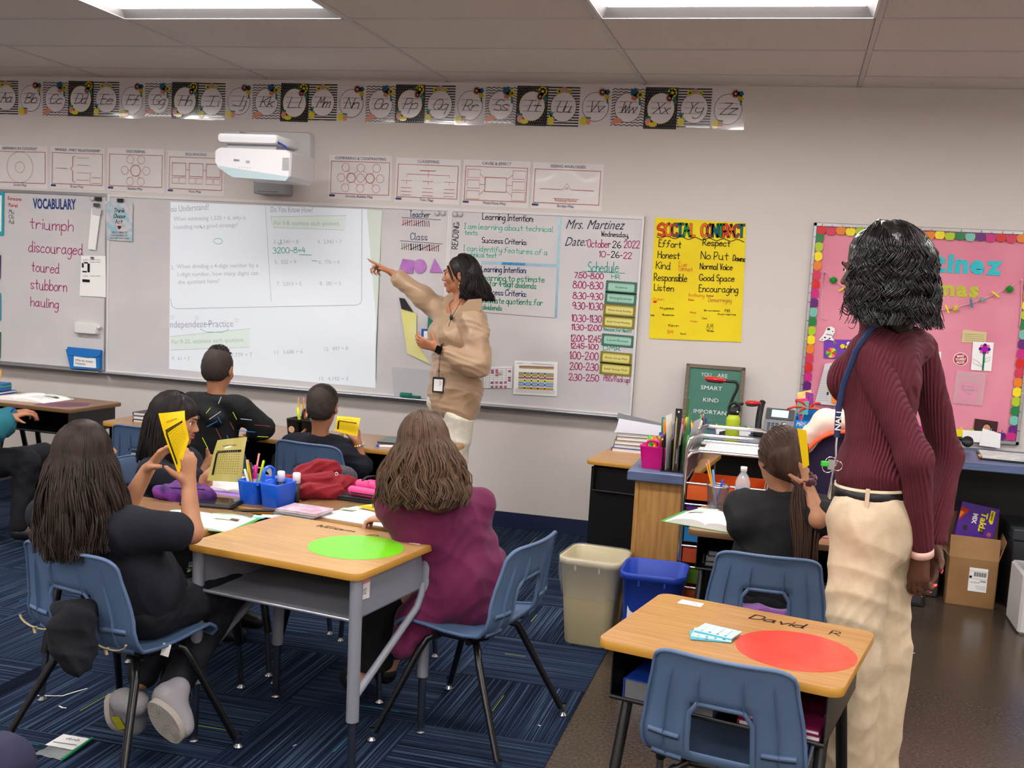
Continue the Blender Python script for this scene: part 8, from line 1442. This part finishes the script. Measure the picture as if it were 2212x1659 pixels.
def doccam(lab, P, h0, h1, y):
    t = thing('document_camera', lab, 'camera', base(1600, 940)); mb = MB(); mb.tube([onY(a, b_, y) for a, b_ in P], .0085, 8); wbuild(mb, 'gooseneck', t, BLACK); a, b_ = onY(*h0, y), onY(*h1, y); v = Vol(); m_ = (a+b_)/2; L = np.linalg.norm(b_-a)/2; X = nrm(b_-a); v.el(m_+A3(0, 0, .003), (L, .028, .014), (X, (0, 1, 0), np.cross(X, (0, 1, 0))), .01); v.rc(a+X*.02, b_, .012, .009, .01); solid(v, 'camera_head', t, RDG, .004); mb = MB(); mb.prism([(0, 0)], 0, 0) if 0 else None; v = Vol(); v.el(m_-A3(0, 0, .010), (L*.85, .024, .008), (X, (0, 1, 0), np.cross(X, (0, 1, 0))), .01); solid(v, 'lens_housing', t, BLACK, .004); return t
t = doccam('red and black document camera on a gooseneck in front of the letter board', arc([(1573, 900), (1576, 880), (1582, 862), (1593, 838), (1590, 826), (1578, 824), (1562, 823)]), (1521, 818), (1567, 823), -.45); MB(t.matrix_world.inverted()).lathe([(0, 0), (.05, 0), (.05, .02), (.02, .03), (0, .03)], onY(1575, 912, -.45)*A3(1, 1, 0)+A3(0, 0, ZC), 24).build('base', t, BLACK)
doccam('second red document camera head, low and to the right of the lime bottle', arc([(1580, 887), (1592, 876), (1606, 871)]), (1609, 871), (1641, 872), -.42)
ph = base(1658, 935); t = thing('desk_phone', 'black and grey office phone with a lit screen on the counter', 'phone', (1.70, -.30, ZC), -.12); MB().box(-.10, .11, -.08, .08, 0, .025, .006).build('foot', t, BLACK)
Tp = frame((0, -.05, .03), (1, 0, 0), (0, .55, 1)); MB(Tp).prism(rrect(-.05, .115, 0, .145, .008, 3), -.012, .012).build('faceplate', t, M('phone_grey', (112, 112, 118), .4)); MB(Tp).prism(rrect(-.045, .11, .075, .14, .005, 3), .012, .016).build('display_bezel', t, BLACK); MB(Tp).prism(rrect(-.015, .078, .088, .132, .002, 2), .016, .0175).build('screen', t, M('phone_screen', (170, 186, 214), .3, emit=.35)); mb = MB(Tp).mat(BLACK)
for i in range(4):
    for j in range(3): mb.prism(rrect(-.03+.022*j, -.014+.022*j, .006+.013*i, .015+.013*i, .002, 2), .012, .015)
mb.build('keypad', t); MB(Tp).lathe([(0, .018), (.012, .018), (.014, .012)], (.06, .052, 0), 16).build('dial_button', t, CHROME); MB(Tp).tube(arc([(-.075, -.005, .02), (-.078, .06, .035), (-.078, .15, .022), (-.075, .175, .01)]), .018, 10, flat=.8).build('handset', t, BLACK)
mb = MB(); mb.tube(arc([(1.62, -.36, ZC+.006), (1.58, -.40, ZC+.01), (1.55, -.33, ZC+.006), (1.6, -.28, ZC+.006)]), .003, 5); wbuild(mb, 'cord', t, BLACK)
t = thing('paper_pile', 'green and white paper pile on the counter behind the lime bottle', 'paper', (1.47, -.30, ZC), .1); MB().box(-.09, .1, -.1, .1, 0, .035, .002).build('sheets', t, PAPER); MB().box(-.08, .09, -.09, .09, .035, .037).build('top_sheet', t, GRNB)
# blue caddy marked MRS. MARTIN...
t = thing('supply_box', 'sky blue box lettered MRS. MARTINEZ, full of pens, behind the ponytailed child', 'box', (1.915, -.52, ZC), -.05); BX = M('box_skyblue', (20, 124, 204), .5)
MB().box(-.10, .14, -.05, -.045, 0, .135, .001).build('front_panel', t, BX); MB().box(-.10, .14, .045, .05, 0, .20, .001).build('back_panel', t, BX); [MB().box(x, x+.005, -.05, .05, 0, .15, .001).build('side_panel', t, BX) for x in (-.10, .135)]; MB().box(-.10, .14, -.05, .05, 0, .004).build('floor_panel', t, BX)
mb = MB(frame((0, -.0505, 0), (1, 0, 0), (0, 0, 1))); hand(mb, 'MRS.', -.09, .105, .020, .05, LBL, .003, .1, .001); hand(mb, 'MARTINEZ', -.09, .065, .026, .2, LBL, .0035, .1, .001); mb.build('lettering', t)
bundle('pens in the sky blue box', (1.86, -.52), ZC+.006, [('marker', PKM, .16, 2.8, .15, 'pink marker at the left of the sky blue box'), ('marker', GNM, .15, 2.2, .05, 'green marker in the sky blue box'), ('marker', ORM, .17, 1.2, .12, 'orange marker in the sky blue box'), ('pen', WTM, .19, 1.8, .1, 'white pen in the sky blue box'), ('pen', WTM, .19, .9, .16, 'second white pen in the sky blue box')], .05)
bundle('pens at the right of the sky blue box', (1.97, -.52), ZC+.006, [('pen', BLM, .2, .4, .25, 'blue pen leaning right in the sky blue box'), ('pen', BLACK, .2, .5, .3, 'black pen leaning right in the sky blue box'), ('pen', M('pen_brown', (90, 50, 40), .5), .21, .2, .22, 'brown pen leaning right in the sky blue box')], .04)
t = thing('gift_bow', 'red and orange cloth bow on the sky blue box', 'bow', (1.86, -.55, ZC+.19)); RB_ = M('bow_red', (206, 40, 40), .6, noise=(20, (230, 110, 50), 2)); mb = MB(); c = A3(1.875, -.56, ZC+.20)
for a, l in ((-.2, .09), (PI+.1, .11), (.5, .07), (PI-.5, .08), (PI+.5, .06)): mb.tube(arc([c, c+A3(math.cos(a)*l*.5, -.01, math.sin(a)*l*.5+.015), c+A3(math.cos(a)*l, -.004, math.sin(a)*l)]), [.005]+[.013]*(len(arc([c, c, c]))-2)+[.004], 6, flat=.5)
wbuild(mb, 'ribbon', t, RB_)
for k, (pts, c, l) in enumerate(((([(1722, 848), (1752, 842), (1756, 870), (1725, 872)]), (232, 206, 40), 'yellow bordered party tag above the sky blue box'), (([(1740, 846), (1757, 850), (1757, 882), (1741, 880)]), (110, 50, 150), 'purple patterned party tag above the sky blue box'), (([(1718, 862), (1745, 860), (1744, 880), (1720, 884)]), (214, 40, 60), 'red patterned party tag above the sky blue box'), (([(1722, 868), (1748, 866), (1745, 896), (1722, 893)]), (60, 170, 220), 'blue and pink patterned party tag above the box'))):
    t = thing('party_tag', l, 'tag', onY(*pts[0], -.56), 0); wpanel(t, pts, M('tag_%d' % c[0], c, .5, noise=(90, (min(255, c[0]+60), c[1], 200-c[2]//2), 1)), .002, -.56-.004*k)
slab('mauve folder standing beside the sky blue box', 'folder', 'folder', 2.10, -.50, ZC, .12, .16, .02, .1, M('folder_mauve', (150, 84, 110), .6))
# jacket-covered office chair behind the ponytailed child
t = thing('office_chair', 'dark purple office chair with a high rounded back by the counter', 'chair', (2.04, -1.25, 0), .2); OC = M('plum_fabric', (44, 32, 66), .85, bump=(300, .2)); v = Vol(); c = atD(1800, 1010, 5.0); v.el(c+A3(.03, 0, -.03), (.20, .07, .27), None, .05); solid(v, 'backrest', t, OC, .009); v = Vol(); v.el((2.05, -1.05, .47), (.24, .23, .05), None, .03); solid(v, 'seat', t, OC, .01); MB(t.matrix_world.inverted()).tube([(2.05, -1.08, .1), (2.05, -1.08, .44)], .025, 10).tube([(2.05, -1.22, .46), (2.05, -1.30, .62)], .02, 8).build('post', t, BLACK)
for k in range(5): a = k*1.257; o = MB(t.matrix_world.inverted()).tube([(2.05, -1.08, .09), (2.05+.27*math.cos(a), -1.08+.27*math.sin(a), .06)], [.02, .014], 8); o = o.build('base_arm', t, BLACK); MB(t.matrix_world.inverted()).ball((2.05+.27*math.cos(a), -1.08+.27*math.sin(a), .026), .026, 10, 6).build('caster', o, BLACK)
t = thing('hoodie', 'cream and orange hooded jacket draped over the office chair', 'jacket', c, 0); v = Vol(); v.rc(c+A3(-.16, -.05, .10), c+A3(-.06, -.06, .22), .05, .05, .04); v.rc(c+A3(-.06, -.06, .22), c+A3(.10, -.05, .24), .055, .05, .04); v.rc(c+A3(-.2, -.04, .02), c+A3(-.18, -.04, -.08), .04, .03, .04); solid(v, 'cloth', t, M('cream_fleece', (226, 206, 190), .9, sheen=.2), .007, folds(.008, 1, 4)); mb = MB(); mb.tube(arc([c+A3(-.17, -.10, -.07), c+A3(-.13, -.12, .08), c+A3(-.04, -.125, .17), c+A3(.10, -.115, .19), c+A3(.2, -.10, .15)]), .016, 8, flat=.6); wbuild(mb, 'orange_lining', t, M('orange_lining', (240, 84, 40), .7))
t = thing('folder', 'red folder edge behind the draped jacket', 'folder', (2.2, -.6, ZC)); MB().box(-.05, .05, 0, .01, 0, .16, .001).build('cover', t, REM)
# ---- right counter
hp_ = base(2068, 972); t = thing('headphones', 'black headphones with blue accents lying on papers on the right counter', 'headphones', (hp_[0], hp_[1], ZC+.03), 0)
for s in (-1, 1): MB(Matrix.Translation((s*.05, .01*s, .02)) @ Matrix.Rotation(.9, 4, 'X')).lathe([(0, -.014), (.028, -.014), (.032, 0), (.028, .014), (0, .014)], n=18).build('ear_cup', t, BLACK)
MB().tube(arc([(-.05, 0, .03), (-.03, .06, .03), (.03, .07, .025), (.06, .02, .03)]), .006, 6, flat=1.6).build('headband', t, BLACK); MB().tube([(-.02, -.02, .03), (.0, -.03, .028)], .004, 5).tube([(-.045, -.015, .045), (-.04, -.02, .02)], .004, 5).build('blue_accent', t, M('accent_blue', (40, 170, 230), .4))
t = thing('paper_pile', 'white paper pile under the headphones on the right counter', 'paper', (2.52, -.38, ZC), -.05); MB().box(-.2, .17, -.12, .12, 0, .016, .001).build('sheets', t, PAPER); MB().box(-.19, .165, -.118, .118, .016, .024, .001).build('sheets', t, M('paper_lilac', (206, 200, 216), .7))
t = thing('ring_binder', 'open planner with coloured tabs at the right end of the counter', 'binder', (2.98, -.38, ZC), -.08); MB().box(-.2, .3, -.14, .14, 0, .010, .002).build('cover', t, BLACK); MB().box(-.19, .29, -.13, .13, .010, .020).build('page_block', t, M('planner_page', (214, 212, 206), .7, noise=(30, (176, 186, 190), 3))); mb = MB(); [mb.mat(m_).box(-.205, -.19, -.13+.03*k, -.105+.03*k, .010, .013) for k, m_ in enumerate((REM, ORM, LMM, GNM))]; mb.build('index_tab', t)
# ---- under the counter and on the floor at the right
CD = M('cardboard', (150, 112, 70), .8, noise=(6, (136, 100, 62), 4), bump=(120, .2)); b0, b1 = onZ(2040, 1303), onZ(2147, 1318); bx = (b0+b1)/2; ang = math.atan2(b1[1]-b0[1], b1[0]-b0[0]); W_ = np.linalg.norm(b1-b0); D_, H_ = .24, .255
t = thing('cardboard_box', 'open brown cardboard box with a white shipping label on the floor', 'box', bx, ang); th_ = .004
MB().box(-W_/2, W_/2, 0, th_, 0, H_).build('front_panel', t, CD); MB().box(-W_/2, W_/2, D_-th_, D_, 0, H_).build('back_panel', t, CD); [MB().box(s*W_/2-(th_ if s > 0 else 0), s*W_/2+(0 if s > 0 else th_), 0, D_, 0, H_).build('side_panel', t, CD) for s in (-1, 1)]; MB().box(-W_/2, W_/2, 0, D_, 0, th_).build('bottom_panel', t, CD)
MB(Matrix.Translation((0, 0, H_)) @ Matrix.Rotation(-.32, 4, 'X')).box(-W_/2, W_/2, 0, .003, 0, .115).build('front_flap', t, CD); MB(Matrix.Translation((W_/2, 0, H_)) @ Matrix.Rotation(.25, 4, 'Y')).box(-.003, 0, 0, D_, 0, .11).build('side_flap', t, CD); MB(Matrix.Translation((-W_/2, 0, H_)) @ Matrix.Rotation(-.75, 4, 'Y')).box(0, .003, 0, D_, 0, .11).build('side_flap', t, CD); MB(Matrix.Translation((0, D_, H_)) @ Matrix.Rotation(.05, 4, 'X')).box(-W_/2, W_/2, -.003, 0, 0, .2).build('back_flap', t, CD)
mb = MB(frame((W_*.12, -.001, .145), (1, 0, 0), (0, 0, 1))).mat(PAPER); mb.prism([(-.045, -.06), (.045, -.06), (.045, .065), (-.045, .065)], 0, .001); mb.mat(BLKINK); x = -.022
for k in range(16): w2 = .0012+.0012*((k*5) % 3); rect(mb, x, x+w2, .02, .043, .0015); x += w2+.0016
line(mb, [(-.045, .048), (.045, .048)], .001, .0015); line(mb, [(-.045, .008), (.045, .008)], .001, .0015); rect(mb, -.043, -.03, .01, .022, .0015); ptext(mb, 'AZ 100 4-00', -.035, -.016, .008, .045, None, .01, .0015); [line(mb, [(-.01+.004*k, -.03-.008*k), (.04, -.03-.008*k)], .0012, .0015) for k in range(3)]; [rect(mb, .012+.006*k, .015+.006*k, -.008, .002, .0015) for k in range(5)]; mb.build('shipping_label', t)
c = onY(2112, 1125, float(bx[1])+.14); t = thing('snack_carton', 'purple snack carton with yellow lettering standing in the cardboard box', 'carton', c, 0); VT = M('carton_violet', (72, 24, 130), .4); Tt = frame(c, (1, .05, -.14), (.14, .12, 1)); w2, h2 = .098, .085; MB(t.matrix_world.inverted() @ Tt).box(-w2, w2, -h2-.05, h2, -.05, 0, .002).build('carton_body', t, VT)
mb = MB(t.matrix_world.inverted() @ Tt); YL2 = ink((222, 206, 30)); ptext(mb, 'Takis', .012, .052, .032, .105, YL2, .03, .0012, 'l', .1, -PI/2+.0); ptext(mb, 'MIX', -.028, .035, .022, .055, ink((226, 214, 226)), .05, .0012, 'l', 0, -PI/2); flat(mb, [(.055, .07), (.078, .066), (.076, .0), (.066, -.005), (.054, .01)], .0008, YL2); ptext(mb, 'NEW', .060, .06, .010, .045, BLKINK, .03, .0014, 'l', 0, -PI/2); flat(mb, [(-w2+.002, .06), (-.05, .045), (-w2+.002, -.02)], .0008, ink((190, 50, 30))); flat(mb, [(-w2+.002, .035), (-.075, .03), (-w2+.002, -.005)], .001, ink((236, 140, 30)))
for k in range(9): a = k*.698; flat(mb, [(.07, -.06), (.07+.018*math.cos(a), -.06+.018*math.sin(a)), (.07+.008*math.cos(a+.35), -.06+.008*math.sin(a+.35))], .001, ink((226, 120, 30)))
for x in (-.055, .03): mb.mat(BLACK).prism(rrect(x-.010, x+.010, -.065, -.035, .008, 3), .0, .0012)
mb.build('print', t)
def boxy(name, lab, x, y, rz, w, d, h, m, cat='box', z=0): t = thing(name, lab, cat, (x, y, z), rz); MB().box(-w/2, w/2, -d/2, d/2, 0, h*.86, .006).build('box_body', t, m); MB().box(-w/2-.006, w/2+.006, -d/2-.006, d/2+.006, h*.86, h, .005).build('lid', t, m); return t
DKB = M('dark_grey_plastic', (54, 54, 58), .5)
boxy('storage_bin', 'dark grey storage bin under the right end of the counter', 3.18, -.32, 0, .42, .4, .42, DKB, 'bin'); boxy('storage_bin', 'low dark bin under the counter behind the cardboard box', 2.38, -.30, 0, .5, .38, .16, DKB, 'bin'); boxy('document_box', 'grey document box under the counter left of the cardboard box', 2.50, -.22, .03, .28, .22, .30, M('grey_board', (110, 108, 110), .7), 'box', .16)
t = thing('white_crate', 'white plastic crate cut by the right picture edge', 'crate', onZ(2230, 1375), .1); p = onZ(2197, 1370); MB(t.matrix_world.inverted()).box(float(p[0]), float(p[0])+.4, float(p[1]), float(p[1])+.3, .0, .30, .012).build('crate_body', t, M('crate_white', (206, 202, 200), .45)); MB(t.matrix_world.inverted()).box(float(p[0])+.03, float(p[0])+.2, float(p[1])-.004, float(p[1]), .05, .2, .001).build('kraft_card', t, CD)
t = thing('shopping_bag', 'bright blue plastic bag standing in the white crate', 'bag', (float(p[0])+.08, float(p[1])+.12, .3)); v = Vol(); v.rc((float(p[0])+.09, float(p[1])+.1, .22), (float(p[0])+.08, float(p[1])+.1, .55), .07, .06, .03); v.rc((float(p[0])+.1, float(p[1])+.1, .3), (float(p[0])+.2, float(p[1])+.1, .5), .07, .07, .03); solid(v, 'bag_body', t, M('bag_blue', (16, 120, 214), .3, coat=.4), .008, folds(.014, 1.4, 3))
t = thing('ball', 'lime green ball beside the blue bag under the counter', 'ball', (float(p[0])+.13, float(p[1])+.42, .3)); MB().ball((0, 0, .0), .035, 16, 10).build('ball_skin', t, GNM)
t = thing('black_box', 'black equipment box under the desk edge behind the woman\'s hands', 'box', (2.36, -.62, 0)); MB().box(-.22, .18, -.1, .1, 0, .09, .005).build('box_body', t, BLACK); MB().box(-.2, .16, -.102, -.1, .02, .07).build('front_grille', t, DKB)
# cables behind the oak panel
t = thing('power_cord', 'two white cords hanging between the wall desk and the oak panel', 'cord', (1.1, -.9, .0)); mb = MB(); mb.tube(arc([(1.17, -1.2, .25), (1.05, -1.15, .15), (.93, -1.1, .02), (1.0, -1.2, .012), (1.16, -1.25, .012)]), .004, 6).tube(arc([(1.17, -1.22, .22), (1.08, -1.2, .12), (.98, -1.25, .012), (1.16, -1.35, .012)]), .004, 6); wbuild(mb, 'cable', t, WTM)
# floor litter
t = thing('zip_bag', 'clear zip bag with a green seal and printed slip on the carpet, lower left', 'bag', onZ(136, 1617, .007), 0); C_ = [onZ(*q, .008) for q in ((150, 1589), (200, 1598), (134, 1644), (73, 1630))]; mb = MB(); mb.grid([[tuple((1-u)*((1-v)*C_[0]+v*C_[1])+u*((1-v)*C_[3]+v*C_[2])+A3(0, 0, .004*abs(math.sin(u*9+v*7)))) for v in np.linspace(0, 1, 8)] for u in np.linspace(0, 1, 8)]); wbuild(mb, 'bag_film', t, M('film_clear', (190, 196, 196), .15, alpha=.5, coat=.5, bump=(60, .6))); mb = MB(); mb.tube([C_[1]+A3(0, 0, .006), C_[2]+A3(0, 0, .006)], .006, 6, flat=.5); wbuild(mb, 'seal_strip', t, M('seal_green', (20, 140, 80), .4))
Tq = frame(onZ(148, 1602, .0135), C_[1]-C_[0], C_[0]-C_[3]); mb = MB(Tq).mat(PAPER).prism([(-.05, -.045), (.05, -.045), (.05, .04), (-.05, .04)], 0, .0008); ptext(mb, 'quip', .03, .02, .016, .05, BLKINK, .01, .0012, 'l', 0, PI); line(mb, [(-.04, -.02), (.04, -.015)], .004, .0012, BLKINK); wbuild(mb, 'printed_slip', t)
for i, (P, w2, l) in enumerate((([(78, 1502), (110, 1503), (135, 1503), (160, 1495), (188, 1487)], .006, 'long thin white paper strip on the carpet under the left chair'), ([(128, 1525), (136, 1529), (144, 1529)], .006, 'tiny curled white paper scrap on the carpet'), ([(1163, 1566), (1168, 1568)], .005, 'white crumb of paper on the carpet by the right chair foot'), ([(1968, 1410), (1976, 1411)], .006, 'small white paper scrap on the concrete floor'), ([(632, 1612), (640, 1608)], .003, 'white thread on the carpet between the desk legs'))):
    z_ = .0075 if i != 3 else .0005; t = thing('paper_scrap', l, 'paper', onZ(*P[0], z_), 0); mb = MB(); pp = [onZ(*q, z_) for q in P]; L_ = []
    for k, q in enumerate(pp): d = nrm(pp[min(k+1, len(pp)-1)]-pp[max(k-1, 0)]); nn_ = A3(-d[1], d[0], 0)*w2/2; L_.append([tuple(q+nn_), tuple(q+A3(0, 0, .0012)), tuple(q-nn_)])
    mb.grid(L_); wbuild(mb, 'scrap', t, PAPER)
